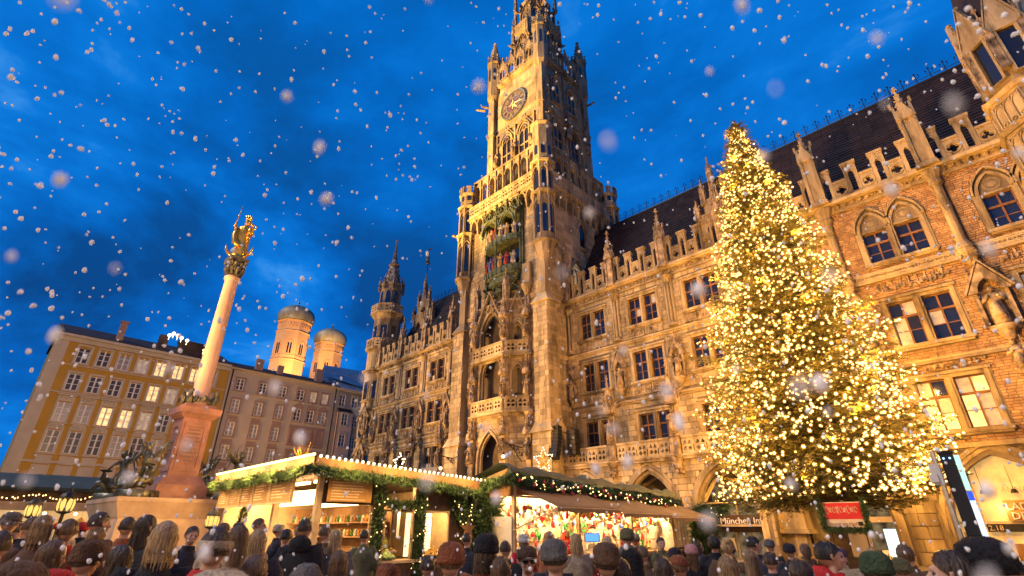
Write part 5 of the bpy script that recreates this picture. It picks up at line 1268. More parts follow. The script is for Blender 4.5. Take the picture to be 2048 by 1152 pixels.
def putto(x, y, rz, seed):
    """bronze winged child fighting a beast, on a corner plinth"""
    r = random.Random(seed); m = MB(); m.M = T(x, y, 2.62, rz) @ SC(.92, .92, .74)
    m.taper(0, 0, 0, .3, .75, .75, .7, .7)
    # beast: coiled body, wings, head
    pts = [(.55 * math.cos(t) * (1 - t * .05), .5 * math.sin(t), .45 + .10 * math.sin(t * 2) + t * .04) for t in [i * .55 for i in range(13)]]
    m.tube(pts, [.08, .13, .17, .19, .19, .18, .17, .16, .14, .12, .10, .08, .03], 7)
    m.tube([(-.5, -.1, .5), (-.75, -.2, .75), (-.95, -.3, .7), (-1.15, -.35, .5)], [.17, .14, .17, .05], 7)
    m.tube([(-.85, -.25, .85), (-.95, -.3, 1.05)], [.05, .01], 4); m.tube([(-1.0, -.3, .55), (-1.15, -.35, .38)], [.06, .02], 4)
    for s in (-1, 1): m.add([(-.3, s * .2, .6), (-.6, s * .75, .9), (-.4, s * .95, 1.25), (-.1, s * .8, .95), (0, s * .5, .7), (-.3, s * .25, .5)], [(0, 1, 2, 3, 4, 5)])
    # child: legs astride, torso leaning, raised sword arm and shield, wings, curly hair, helmet
    m.tube([(.05, -.22, .55), (-.05, -.3, .95), (.05, -.1, 1.25)], [.09, .13, .15], 7); m.tube([(.35, .25, .5), (.3, .3, .9), (.1, .08, 1.25)], [.09, .13, .15], 7)
    m.tube([(.08, 0, 1.15), (.05, 0, 1.45), (-.05, -.02, 1.75), (-.08, 0, 1.88)], [.2, .2, .19, .09], 9)
    m.ball((-.13, 0, 2.03), .16, 10, 8); 
    for k in range(14): a = r.uniform(0, 6.28); m.ball((-.1 + .13 * math.cos(a), .13 * math.sin(a), 2.08 + r.uniform(-.04, .12)), .055, 5, 4)
    m.tube([(-.05, .18, 1.7), (.15, .45, 1.9), (0, .55, 2.2)], [.09, .08, .06], 6); m.tube([(.15, .5, 2.1), (-.25, .62, 2.5)], [.025, .012], 4)
    m.tube([(-.05, -.18, 1.7), (-.3, -.42, 1.55), (-.5, -.45, 1.3)], [.09, .08, .06], 6)
    m.M = m.M @ T(-.55, -.5, 1.25, .6); m.lathe([(.02, -.06), (.25, -.02), (.33, .05)], 12, 0, 0, caps=False)
    m.M = T(x, y, 2.62, rz) @ SC(.92, .92, .74)
    for s in (-1, 1):
        for k in range(5): m.tube([(.12, s * .1, 1.6), (.35 + k * .05, s * (.3 + k * .06), 1.75 + k * .12), (.42 + .05 * k, s * (.5 + k * .08), 1.35 + k * .24)], [.05, .07, .015], 5)
    m.tube([(.2, -.15, 1.2), (.5, -.3, 1.0), (.75, .1, 1.1), (.6, .3, 1.45)], [.08, .12, .1, .03], 6)
    m.obj('bronze_putto', M['bronze'], mc, True)
for k, (sx, sy) in enumerate(((-1, -1), (1, -1), (1, 1), (-1, 1))): putto(sx * 2.2, sy * 2.2, math.atan2(sy, sx) + PI, k)
# ================================================================== FIR TREE WITH LIGHTS
npr = np.random.RandomState(5)
TRX, TRY = -7.6, 29.0
def crown_r(z):                                # radius of the crown at height z
    t = (z - 2.6) / 24.0
    return max(.12, 5.6 * (1 - t) ** .82 * (1 if t > .12 else .78 + 1.8 * t))
def crown_n(z, a):                              # uneven outline: boughs that reach out, gaps between them
    return crown_r(z) * (1 + .09 * math.sin(a * 3 + z * 1.3) + .08 * math.sin(a * 5 - z * 2.1 + 1) + .07 * math.sin(z * 3.1 + a))
ct = thing('fir_tree', 'huge fir tree in front of the brick town hall wing, its crown full of lights', 'tree', (TRX, TRY, 0))
m = MB(); m.tube([(0, 0, 0), (0.05, 0, 8), (0, .05, 17), (0, 0, 26.3)], [.42, .33, .2, .04], 12); m.lathe([(1.2, 0), (1.1, .5), (.6, .6)], 8); m.obj('trunk', M['bark'], ct)
br = MB(); tips = []; sprays = []
z = 3.5; lvl = 0
while z < 26.2:
    R = crown_r(z); nb = int(15 + 7 * R / 5)
    for k in range(nb):
        a = 2 * PI * (k + rnd.random() * .8) / nb + lvl; L = crown_n(z, a) * rnd.uniform(.72, 1.10)
        if rnd.random() < .07: L *= 1.18
        zz = z + rnd.uniform(-.28, .28); droop = -.16 * L + rnd.uniform(-.1, .1) * L * .5; lift = .10 * L
        P = []
        for s in range(7):
            t = s / 6; P.append(Vector((math.cos(a) * L * t, math.sin(a) * L * t, zz + droop * math.sin(t * PI * .62) + lift * t * t)))
        br.tube([P[0], P[2], P[4], P[6]], [.05 * L / 4 + .015, .03 * L / 4 + .01, .02, .008], 4, cap=False)
        ns = max(3, int(L * 6.5))
        for q in range(ns):
            t = .22 + .80 * (q + rnd.random()) / ns; f = min(5.999, t * 6) ; i0 = int(f); p = P[i0].lerp(P[i0 + 1], f - i0)
            side = rnd.choice((-1, 1)); wd = (1.05 - t) * L * .30 + .22; da = a + side * rnd.uniform(.5, 1.15)
            sprays.append((p, da, wd * rnd.uniform(.7, 1.2), rnd.uniform(-.5, .25)))
        sprays.append((P[5], a, .5, .1)); tips.append(P[6])
    z += .36 + .013 * R * 2; lvl += 1.7
br.obj('branches', M['bark'], ct)
# every spray is a flat twig with needles on both sides
NV = []
for (p, a, L, pit) in sprays:
    d = np.array([math.cos(a) * math.cos(pit), math.sin(a) * math.cos(pit), math.sin(pit)]); s_ = np.array([-math.sin(a), math.cos(a), 0]); u_ = np.cross(s_, d)
    p0 = np.array(p); nn = int(9 + L * 13)
    t = npr.rand(nn); side = np.where(npr.rand(nn) < .5, -1, 1); w = (.13 + .10 * npr.rand(nn)) * (1.15 - t * .5)
    base = p0 + np.outer(t * L, d) + np.outer((-.10 * t * t * L), [0, 0, 1])
    out = np.outer(side * w, s_) + np.outer(w * .75, d) + np.outer(npr.uniform(-.09, .09, nn), u_)
    n_ = np.tile(d * .028, (nn, 1)) + np.outer(npr.uniform(-.02, .02, nn), u_)
    NV.append(np.stack([base - n_, base + n_, base + out], 1))
NV = np.concatenate(NV); tag(trimesh('needles', NV, M['needle'], ct), kind='stuff')
print('needles', len(NV), 'sprays', len(sprays))
# light bulbs
fl = thing('fairy_lights', 'thousands of warm white bulbs strung all over the tall fir tree', 'string lights', (TRX, TRY, 0))
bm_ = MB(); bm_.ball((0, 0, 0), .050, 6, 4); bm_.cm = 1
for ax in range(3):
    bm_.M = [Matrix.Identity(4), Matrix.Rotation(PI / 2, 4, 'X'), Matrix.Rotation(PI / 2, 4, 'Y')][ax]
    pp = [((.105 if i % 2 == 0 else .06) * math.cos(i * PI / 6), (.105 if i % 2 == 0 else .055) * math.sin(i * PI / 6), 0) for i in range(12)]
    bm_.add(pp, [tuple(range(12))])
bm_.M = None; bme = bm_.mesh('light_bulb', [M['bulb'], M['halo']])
bl = []
for _ in range(5200):
    zz = 3.3 + 23.2 * (1 - (1 - rnd.random()) ** .62); a = rnd.uniform(0, 2 * PI); R = crown_n(zz, a) * rnd.uniform(.72, 1.06)
    if rnd.random() < .2: R *= rnd.uniform(.6, 1)
    if math.sin(a * 4 + zz * .9) + math.sin(zz * 1.7 - a * 2) < -1.0 and rnd.random() < .4: continue
    bl.append((R * math.cos(a), R * math.sin(a), zz - .05 * R))
for (p, a, L, pit) in rnd.sample(sprays, 500): bl.append((p.x * 1.05, p.y * 1.05, p.z + .08))
for t in tips:
    if rnd.random() < .7: bl.append((t.x * 1.02, t.y * 1.02, t.z + .05))
bl.append((0, 0, 26.8))
key = lambda p: (p[0] + TRX) ** 2 + (p[1] + TRY) ** 2 + (p[2] - 1.75) ** 2
vis = sorted(bl, key=key)
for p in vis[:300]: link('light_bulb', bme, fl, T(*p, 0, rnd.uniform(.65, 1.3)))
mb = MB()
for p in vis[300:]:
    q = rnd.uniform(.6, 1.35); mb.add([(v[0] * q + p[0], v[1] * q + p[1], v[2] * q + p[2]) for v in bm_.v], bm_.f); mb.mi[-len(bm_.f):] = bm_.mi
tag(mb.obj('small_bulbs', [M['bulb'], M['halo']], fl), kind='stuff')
for i in range(110):                                                  # their light
    zz = 3.6 + 22 * (1 - (1 - (i + .5) / 110) ** .75); a = i * 2.4; R = crown_r(zz) * (1.08 if i % 2 else .8)
    point('bulb_glow', (TRX + R * math.cos(a), TRY + R * math.sin(a), zz), 430 * (.3 + R / 5), (1, .47, .08), .07)

# ================================================================== GARLANDS, STRINGS
M['fir'] = surf('fir_garland', (.055, .10, .035), .7, .35, 3, 0, 9, .45)
M['redb'] = surf('red_bauble', (.55, .03, .03), .25, .1, 2, 0, 9, .1, spec=.7)
def garland(label, pts, r=.16, dens=260, extra=None, name='fir_garland', group=None):
    P = [np.array(p, float) for p in pts]; V = []
    for a, b in zip(P[:-1], P[1:]):
        L = np.linalg.norm(b - a); n = int(L * dens); t = npr.rand(n, 1); base = a + (b - a) * t + npr.normal(0, r * .28, (n, 3))
        d = npr.normal(0, 1, (n, 3)); d /= np.linalg.norm(d, axis=1)[:, None]; s_ = np.cross(d, npr.normal(0, 1, (n, 3))); s_ /= np.linalg.norm(s_, axis=1)[:, None]
        l = npr.uniform(.5, 1.1, (n, 1)) * r; V.append(np.stack([base - s_ * .014, base + s_ * .014, base + d * l], 1)); k = base + d * l * .5
        V.append(np.stack([k, k + s_ * .012, k + (d + s_) * l * .4], 1))
    o = trimesh(name, np.concatenate(V), M['fir']); return tag(o, label, 'garland', group)
def bulbs_on(t, pts, n, r, mat='bulbd', jit=.05, name='light_bulb'):
    mm = MB(); mm.ball((0, 0, 0), r, 8, 5); me = mm.mesh(name, M[mat]); P = [Vector(p) for p in pts]; Ls = [(b - a).length for a, b in zip(P[:-1], P[1:])]; tot = sum(Ls)
    for i in range(n):
        d = tot * (i + .5) / n; k = 0
        while k < len(Ls) - 1 and d > Ls[k]: d -= Ls[k]; k += 1
        p = P[k].lerp(P[k + 1], d / Ls[k]) + Vector((rnd.uniform(-jit, jit), rnd.uniform(-jit, jit), rnd.uniform(-jit, jit))); link(name, me, t, T(*p))
def wire(t, pts, r=.008): m = MB(); m.tube(pts, r, 4); m.obj('wire', M['iron'], t)

# ================================================================== STALLS
M['swood'] = surf('stall_wood', (.26, .14, .06), .75, .25, 2.5, .3, 12, .18, streak=True)
M['dwood'] = surf('dark_stall_wood', (.09, .05, .028), .8, .3, 2.5, .3, 12, .18, streak=True)
M['lwood'] = surf('pale_stall_wood', (.50, .36, .2), .7, .15, 2.5, .2, 12, .12)
M['tarp'] = surf('green_tarpaulin', (.022, .042, .03), .8, .3, 1.5, .6, 3, .05, spec=.6)
M['brown'] = surf('brown_awning_cloth', (.17, .105, .055), .85, .15, .8, .3, 4, .05)
M['tube'] = emit('fluorescent_tube', (1, .68, .27), 5)
M['panel'] = glassm('lit_panel', (.7, .6, .4), .5, (1, .74, .38), 2.0, .3)
M['amber'] = emit('amber_glass', (1, .60, .14), 1.5)
M['steel'] = surf('steel', (.4, .38, .34), .35, .1, 3, .1, 10, .1, metal=.8)
M['black'] = surf('black_plastic', (.015, .015, .016), .5, .2, 3, .1, 12, .1)
M['paper'] = surf('paper', (.62, .56, .46), .8, .1, 3, .05, 10, .1)
M['menub'] = surf('brown_menu_board', (.36, .19, .055), .6, .15, 1.5, .1, 10, .1)
M['chalk'] = surf('lettering', (.70, .55, .33), .7, .1, 3, 0, 10, .05)
def text(parent, name, s, size, Mx, mat, ext=.02):
    cu = bpy.data.curves.new(name, 'FONT'); cu.body = s; cu.size = size; cu.extrude = ext; cu.resolution_u = 2
    o = bpy.data.objects.new(name, cu); COL.objects.link(o); bpy.context.view_layer.update()
    me = bpy.data.meshes.new_from_object(o.evaluated_get(bpy.context.evaluated_depsgraph_get())); bpy.data.objects.remove(o); me.materials.clear(); me.materials.append(mat)
    return link(name, me, parent, Mx @ Matrix.Rotation(PI / 2, 4, 'X'))
# ---- sausage and wine stall with menu boards and bulb lined roof edge
X0, X1, Y0, Y1 = -20.6, -13.5, 6.45, 11.6
s1 = thing('market_stall', 'brightly lit food stall with menu boards and a roof edge lined with bulbs', 'market stall', ((X0 + X1) / 2, (Y0 + Y1) / 2, 0)); I1 = Matrix.Translation((-(X0 + X1) / 2, -(Y0 + Y1) / 2, 0))
def zt(y): return 3.3 - (y - Y0) * .055
m = MB(); v = []
for (x, y) in ((X0 - .3, Y0 - .45), (X1 + .35, Y0 - .45), (X1 + .35, Y1 + .3), (X0 - .3, Y1 + .3)): v += [(x, y, zt(y) - .02), (x, y, zt(y) + .10)]
m.add(v, [(0, 2, 4, 6), (1, 7, 5, 3), (0, 1, 3, 2), (2, 3, 5, 4), (4, 5, 7, 6), (6, 7, 1, 0)])
m.add([(X0, Y0, 3.35), (X1, Y0, 3.35), (X1, Y1, 3.1), (X0, Y1, 3.1), (X0 + 2, (Y0 + Y1) / 2, 3.5), (X1 - 2, (Y0 + Y1) / 2, 3.5)], [(0, 1, 5, 4), (1, 2, 5), (2, 3, 4, 5), (3, 0, 4)]); m.obj('roof', M['dwood'], s1, M=I1)
m = MB(); m.box(X0 - .32, X1 + .37, Y0 - .5, Y0 - .45, 3.08, 3.45); m.add([(X1 + .37, Y0 - .5, 3.08), (X1 + .37, Y1 + .3, zt(Y1) - .22), (X1 + .37, Y1 + .3, zt(Y1) + .14), (X1 + .37, Y0 - .5, 3.45), (X1 + .32, Y0 - .5, 3.08), (X1 + .32, Y1 + .3, zt(Y1) - .22), (X1 + .32, Y1 + .3, zt(Y1) + .14), (X1 + .32, Y0 - .5, 3.45)], [(0, 1, 2, 3), (4, 7, 6, 5), (3, 2, 6, 7), (0, 4, 5, 1)]); m.obj('fascia', M['swood'], s1, M=I1)
for b_ in [(x - .08, x + .08, Y0 - .08, Y0 + .08, 0, 3.1) for x in (X0 + .1, X0 + 1.9, -16.3, X1 - .1)] + [(X1 - .16, X1, y - .08, y + .08, 0, 3.0) for y in (8.1, 9.5, Y1)]: m = MB(); m.box(*b_); m.obj('post', M['lwood'], s1, M=I1)
m = MB(); m.box(X0, X0 + .1, Y0, Y1, 0, 3.1); m.box(X0, X1, Y1 - .1, Y1, 0, 3.0); m.obj('rear_wall', M['lwood'], s1, M=I1)
m = MB(); m.box(X0, X1, Y0 - .25, Y0 + .35, .95, 1.03); m.box(X1 - .5, X1 + .2, Y0, Y1, .9, .97); m.obj('counter', M['lwood'], s1, M=I1)
pl = MB(); pl.box(-.055, .055, -.02, .02, 0, .95); plm = pl.mesh('board', M['swood'])
for i in range(58): link('board', plm, s1, I1 @ T(X0 + .06 + i * .122, Y0 - .04, 0))
for i in range(42): link('board', plm, s1, I1 @ T(X1, Y0 + .1 + i * .122, 0, PI / 2))
m = MB(); m.box(X0 + .12, X1 - .2, Y1 - .2, Y1 - .12, .9, 2.95); m.obj('back_panel', M['lwood'], s1, M=I1)
for (a, b, z0, z1) in ((-19.8, -18.9, 1.7, 2.4), (-17.9, -17.0, 1.9, 2.5), (-15.9, -15.1, 1.5, 2.5)): m = MB(); m.box(a, b, Y1 - 1.7, Y1 - 1.6, z0, z1); m.obj('hood', M['steel'], s1, M=I1)
m = MB(); m.box(-18.5, -16.6, 8.6, 9.2, 2.55, 2.9); m.obj('hood', M['steel'], s1, M=I1)
m = MB()
for i in range(5): m.box(X0 + .5 + i * 1.35, X0 + 1.4 + i * 1.35, Y0 + .3, Y0 + .42, 2.92, 3.0)
m.obj('tube_light', M['tube'], s1, M=I1)
for i in range(4): point('stall_light', (X0 + 1 + i * 1.7, Y0 + .9, 2.6), 250, (1, .60, .24), .2)
point('stall_light', (X1 - .7, 8.8, 2.5), 210, (1, .60, .24), .2); point('stall_light', (X1 - .8, 10.6, 2.4), 190, (1, .60, .24), .2)
for i in range(5): point('edge_glow', (X0 + .5 + i * 1.6, Y0 - .9, 3.3), 170, (1, .58, .18), .15)
for i in range(4): point('edge_glow', (X1 + 1.0, Y0 + .4 + i * 1.4, 3.3), 130, (1, .58, .18), .15)
# lit back wall patches: their light is painted in as glowing panels behind the counter
m = MB(); m.box(-16.2, -13.9, Y0 + 1.3, Y0 + 1.35, 2.35, 2.9); m.box(-19.6, -16.6, Y0 + 1.3, Y0 + 1.35, 2.45, 2.9); m.obj('lamp_panel', M['panel'], s1, M=I1)
# right side: window pieces
m = MB(); m.box(X1 - .03, X1 + .02, 6.5, 8.0, 2.35, 3.0); m.box(X1 - .03, X1 + .03, 9.6, 11.5, 2.2, 2.95); m.box(X1 - .04, X1 + .03, 10.7, 11.6, .95, 2.2); m.box(X1 - .03, X1 + .02, 9.42, 9.75, .95, 2.3); m.box(X1 - .1, X1 + .05, 8.0, 8.35, .0, 3.0)
m.obj('side_wall', M['dwood'], s1, M=I1)
m = MB(); m.box(X1 - .9, X1 - .86, 9.75, 10.7, 1.0, 2.2); m.obj('lit_back', M['panel'], s1, M=I1)
m = MB()
for (y0, y1) in ((8.4, 9.4), (9.75, 10.7)): m.ribbon([(0, 0)], 0, 0, 0) if False else m.add([(X1 + .04, y0, 1.0), (X1 + .04, y1, 1.0), (X1 + .04, y1, 2.2), (X1 + .04, y0, 2.2)], []) 
for (y0, y1) in ((8.4, 9.4), (9.75, 10.7)):
    m.box(X1 - .02, X1 + .05, y0, y0 + .05, .97, 2.25); m.box(X1 - .02, X1 + .05, y1 - .05, y1, .97, 2.25); m.box(X1 - .02, X1 + .05, y0 + .05, y1 - .05, 2.2, 2.25)
m.obj('window_frame', M['lwood'], s1, M=I1)
jar = MB(); jar.lathe([(.05, 0), (.055, .02), (.055, .13), (.03, .17), (.03, .2)], 10); jm = [jar.mesh('bottle', surf('bottle_' + n, c, .25, .1, 2, 0, 9, .2, spec=.7)) for n, c in (('green', (.05, .12, .03)), ('amber', (.35, .15, .03)), ('pale', (.5, .45, .35)))]
m = MB()
for z in (1.55, 1.95): m.box(X0 + .3, X1 - .4, Y0 + 2.1, Y0 + 2.4, z - .04, z)
m.box(X0 + .2, X1 - .3, Y0 + 2.4, Y0 + 2.46, .9, 2.4); m.obj('shelf', M['swood'], s1, M=I1)
for i in range(56):
    z = 1.55 if i % 2 else 1.95; col_ = ['green', 'amber', 'pale'][i % 3]
    tag(link('bottle', jm[i % 3], None, T(X0 + .5 + i * .112, Y0 + 2.25, z)), f'{col_} bottle on the shelves inside the food stall', 'bottle', f'{col_} bottles on the food stall shelves')
wr = tag(link('wreath', None) if False else garland('green wreath with red berries hung in the front opening of the food stall', [(-18.55 + .22 * math.cos(q * PI / 4), Y0 - .1, 2.05 + .3 * math.sin(q * PI / 4)) for q in range(9)], .09, 500, name='wreath'))
# bulbs along the roof edge
e1 = thing('string_lights', 'row of round bulbs along the right hand roof edge of the food stall', 'string lights', (X1 + .4, Y0, 3.5)); IE = Matrix.Translation((-(X1 + .4), -Y0, -3.5))
edge = [(X1 + .42, Y0 - .45, 3.46), (X1 + .42, Y1 + .3, zt(Y1) + .17)]
bulbs_on(e1, [IE @ Vector(p) for p in edge], 34, .042, 'bulbw', .004); wire(e1, [IE @ Vector(p) for p in edge])
e2 = thing('string_lights', 'glowing light strip along the front roof edge of the food stall', 'string lights', (X0, Y0 - .5, 3.5)); m = MB(); m.tube([(-.2, 0, 0), (3.6, 0, 0)], .035, 8); m.tube([(3.68, 0, 0), (X1 - X0 + .33, 0, 0)], .035, 8); m.obj('light_tube', M['tube'], e2)
garland('thick fir garland under the glowing front roof edge of the food stall', [(X0 - .3, Y0 - .55, 3.12), (-18, Y0 - .55, 3.05), (-16.6, Y0 - .6, 3.12), (-15, Y0 - .55, 3.06), (X1 + .4, Y0 - .55, 3.14)], .17, 1000)
garland('thick fir garland under the bulb row on the right side of the food stall', [(X1 + .45, Y0 - .5, 3.1), (X1 + .45, 8.4, 2.98), (X1 + .45, 10.0, 2.9), (X1 + .45, Y1 + .3, 2.72)], .17, 1000)
for j, (y, lab) in enumerate(((8.15, 'fir garland with small lights climbing the post left of the worker window'), (9.58, 'fir garland with small lights on the post between the two stall windows'))):
    g = garland(lab, [(X1 + .08, y, .3), (X1 + .1, y, 1.6), (X1 + .08, y, 2.9)], .26, 700, name='fir_garland')
    t = thing('string_lights', ['small lights wound round the garland post left of the worker window', 'small lights wound round the garland post between the stall windows'][j], 'string lights', (X1 + .1, y, 0))
    pts = [(.2 * math.cos(a * .9) + .02, .2 * math.sin(a * .9), .3 + a * .1) for a in range(27)]; bulbs_on(t, pts, 30, .016, 'bulbd', .04); wire(t, pts, .005)
garland('fir garland with lights hung over the worker window of the food stall', [(X1 + .1, 8.2, 2.5), (X1 + .12, 8.8, 2.32), (X1 + .1, 9.5, 2.45)], .2, 700)
garland('dark fir garland beside the right window of the food stall', [(X1 + .1, 10.85, 2.6), (X1 + .1, 11.2, 2.0), (X1 + .1, 11.5, 2.4)], .36, 900)
t = thing('string_lights', 'small lights in the dark garland at the right end of the food stall', 'string lights', (X1 + .3, 11.1, 2.1)); bulbs_on(t, [(0, -.4, .4), (0, 0, -.2), (0, .3, .3), (0, .1, -.9), (0, -.2, -.5)], 26, .016, 'bulbd', .12)
t = thing('straw_star', 'brown straw star on the dark right end of the food stall', 'star', (X1 + .32, 11.25, 1.75), PI / 2)
m = MB(); m.plate([((.33 if i % 2 == 0 else .13) * math.sin(i * PI / 5), (.33 if i % 2 == 0 else .13) * math.cos(i * PI / 5)) for i in range(10)], [], -.03, .03); m.obj('star', M['swood'], t)
# menu boards
mbw = [1.0, 1.0, 1.05, 1.25, 1.5]; x = X0 + .25
for i, w in enumerate(mbw):
    t = thing('menu_board', ['leftmost small menu board of the food stall', 'second menu board from the left on the food stall', 'middle menu board of the five above the counter', 'fourth menu board from the left, with many text lines', 'largest menu board of the five, next to the stall corner'][i], 'menu board', (x + w / 2, Y0 - .35, 2.45), 0, 'menu boards of the food stall')
    h = .5 + i * .035; m = MB(); m.plate(rect(-w / 2 + .03, w / 2 - .03, -.02, h), [], -.03, .0); m.obj('board', M['menub'], t)
    m = MB(); m.ribbon(cw(rect(-w / 2 + .02, w / 2 - .02, -.03, h + .02)), .045, -.06, .02, True); m.obj('frame', M['lwood'], t)
    m = MB(); nl = 7
    for k in range(nl):
        z = h - .07 - k * (h - .1) / nl; xx = -w / 2 + .1; xe = xx + rnd.uniform(.4, .85) * (w - .25)
        while xx < xe: l = rnd.uniform(.02, .07); m.box(xx, xx + l, -.036, -.03, z - .022, z + .004); xx += l + .014
        m.box(w / 2 - .17, w / 2 - .09, -.036, -.03, z - .02, z)
    tag(m.obj('lettering', M['chalk'], t), kind='stuff'); x += w + .03
t = thing('menu_board', 'menu board round the corner on the right side of the food stall', 'menu board', (X1 + .12, 7.1, 2.4), PI / 2)
m = MB(); m.plate(rect(-.55, .75, 0, .62), [], -.03, 0); m.obj('board', M['menub'], t); m = MB()
for k in range(8):
    xx = -.45
    while xx < .5 + rnd.uniform(-.2, .1): l = rnd.uniform(.02, .07); m.box(xx, xx + l, -.036, -.03, .53 - k * .07, .555 - k * .07); xx += l + .014
m.obj('lettering', M['chalk'], t)
# roof decorations: lit little fir, letters and peaks
t = thing('roof_decoration', 'small leafless lit tree and painted mountain figures on the food stall roof', 'decoration', (-17.7, 7.2, 3.4)); t.scale = (.62, .62, .62)
m = MB(); m.plate([(-1.3, 0), (-.9, .35), (-.55, .3), (-.1, 1.1), (.1, 1.05), (.5, .55), (1.1, .6), (1.5, .1), (1.5, 0)], [], 0, .05); m.obj('mountain_board', surf('grey_paint', (.16, .15, .17), .8, .15), t)
m = MB()
for k in range(46):
    a = rnd.uniform(0, 6.28); r_ = rnd.uniform(.2, .55); m.tube([(1.7, -.1, .2 + rnd.random() * .5), (1.7 + r_ * .5 * math.cos(a), -.1 + r_ * .5 * math.sin(a), .6 + rnd.random() * .3), (1.7 + r_ * math.cos(a), -.1 + r_ * math.sin(a), .6 + rnd.random() * .8)], [.02, .012, .006], 4)
m.obj('twigs', M['gold'], t)
m = MB()
for k in range(18): m.ball((1.75 + rnd.uniform(-.35, .35), -.15, .15 + rnd.random() * .5), rnd.uniform(.02, .05), 6, 4)
m.obj('light_bulb', M['bulbw'], t); point('deco_light', (-16.4, 6.9, 3.9), 16, rad=.1)
# food and pots in the windows
def heap(label, x, y, z, mat, n, r, name, cat):
    m = MB()
    for i in range(n):
        q = (i / n) ** .5 * r; a = i * 2.4; m.ball((q * math.cos(a), q * math.sin(a), .05 + (r - q) * .7), .05, 6, 4, sx=1.4)
    t = thing(name, label, cat, (x, y, z)); o = m.obj('food', mat, t, True); b = MB(); b.lathe([(r * .7, 0), (r * 1.1, .06), (r * 1.12, .08), (r * .7, .03)], 16); b.obj('dish', M['steel'], t)
heap('heap of golden fries in the right window of the food stall', X1 - .1, 10.25, .98, surf('fried_food', (.55, .33, .08), .7, .2), 60, .32, 'food_tray', 'food')
heap('green and white salad heap on the counter of the worker window', X1 - .05, 8.65, .98, surf('salad', (.25, .35, .12), .7, .3), 40, .2, 'salad_bowl', 'food')
for i, (x, lab) in enumerate(((-19.3, 'steel pot at the left end of the food stall counter'), (-17.6, 'steel pot in the middle of the food stall counter'), (-15.0, 'steel pot near the right end of the food stall counter'))):
    t = thing('cooking_pot', lab, 'pot', (x, Y0 + .15, 1.03)); m = MB(); m.lathe([(.2, 0), (.22, .02), (.22, .3), (.24, .31), (.19, .31), (.19, .05)], 20); m.obj('pot', M['steel'], t, True); m = MB(); m.tube([(-.27, 0, .22), (-.22, 0, .24)], .02, 5); m.tube([(.27, 0, .22), (.22, 0, .24)], .02, 5); m.obj('handle', M['black'], t)

# ---- ornament stall under brown awnings
s2 = thing('market_stall', 'ornament stall with green tarpaulin roof and brown cloth awning, centre of the market', 'market stall', (-12.6, 17, 0)); I2 = Matrix.Translation((12.6, -17, 0))
XA, YA, YB = -12.0, 12.1, 21.9
def zr2(y): return 3.45 - (y - YA) * .036
m = MB(); n = 24; v = []
for i in range(n + 1):
    y = YA - .35 + (YB - YA + .7) * i / n; w_ = .06 * math.sin(i * 2.1) + .05 * math.sin(i * 5.3) + rnd.uniform(-.03, .03)
    v += [(XA + .22, y, zr2(y) - .10 + w_ * .5), (XA + .12, y, zr2(y) + .05 + w_ * .5), (XA - .35, y, zr2(y) + .22 + w_), (XA - 2.6, y, zr2(y) - .42)]
f = []
for i in range(n):
    for k in range(3): a = i * 4 + k; f.append((a, a + 4, a + 5, a + 1))
m.add(v, f); m.obj('tarpaulin', M['tarp'], s2, True, I2)
m = MB()
for i in range(14): y = YA + i * .72; m.box(XA - 2.5, XA + .1, y, y + .6, zr2(y) - .5, zr2(y) - .46)
m.box(XA - .05, XA + .02, YA - .2, YB + .2, 2.72, 3.0); m.add([(XA - .02, YA - .22, 2.7), (XA - 2.4, YA - .22, 2.6), (XA - 2.6, YA - .22, 2.95), (XA - .1, YA - .22, 3.5)], [(0, 1, 2, 3)])
m.obj('roof_boards', M['swood'], s2, M=I2)
for b_ in [(XA - .07, XA + .05, y - .05, y + .05, 0, 3.0) for y in (YA, 15.3, 18.6, YB)] + [(XA - 2.3, XA - 2.2, y - .05, y + .05, 0, 2.9) for y in (YA, YB)]: m = MB(); m.box(*b_); m.obj('post', M['lwood'], s2, M=I2)
for k, (ya, yb) in enumerate(((YA - .1, 15.2), (15.3, 18.5), (18.6, YB + .1))):            # three awning panels, slightly sagging
    m = MB(); nx, ny = 6, 8; v = []
    for i in range(nx + 1):
        for j in range(ny + 1):
            s_, q = i / nx, j / ny; sag = -.07 * math.sin(PI * q) * math.sin(PI * min(1, s_ + .15))
            v.append((XA + .1 + 1.75 * s_, ya + (yb - ya) * q, 2.95 - .62 * s_ + sag - k * .09))
    k0 = [v[nx * (ny + 1) + j] for j in range(ny + 1)]; b0 = len(v)
    for j, p in enumerate(k0): v.append((p[0] + .02, p[1], p[2] - .14 + .02 * math.sin(j * 2)))
    f = [(i * (ny + 1) + j, (i + 1) * (ny + 1) + j, (i + 1) * (ny + 1) + j + 1, i * (ny + 1) + j + 1) for i in range(nx) for j in range(ny)] + [(nx * (ny + 1) + j, b0 + j, b0 + j + 1, nx * (ny + 1) + j + 1) for j in range(ny)]
    m.add(v, f); m.obj('awning', M['brown'], s2, True, I2)
    m = MB(); m.tube([(XA, ya + .02, 1.7), (XA + 1.84, ya + .02, 2.30 - k * .09)], .02, 5); m.tube([(XA + 1.84, ya, 2.31 - k * .09), (XA + 1.84, yb, 2.31 - k * .09)], .022, 5); m.obj('awning_rod', M['lwood'], s2, M=I2)
m = MB(); m.box(XA - 1.3, XA - 1.25, YA + .1, YB - .1, .8, 2.75); m.box(XA - 1.3, XA, YB - .15, YB - .1, .8, 2.75); m.box(XA - 2.3, XA, YA - .12, YA - .08, .8, 2.1); m.obj('back_wall', M['paper'], s2, M=I2)
m = MB(); m.box(XA - .9, XA + .35, YA, YB, .9, .96); m.box(XA - .7, XA - .66, YA, YB, 1.35, 1.38); m.obj('counter', M['lwood'], s2, M=I2)
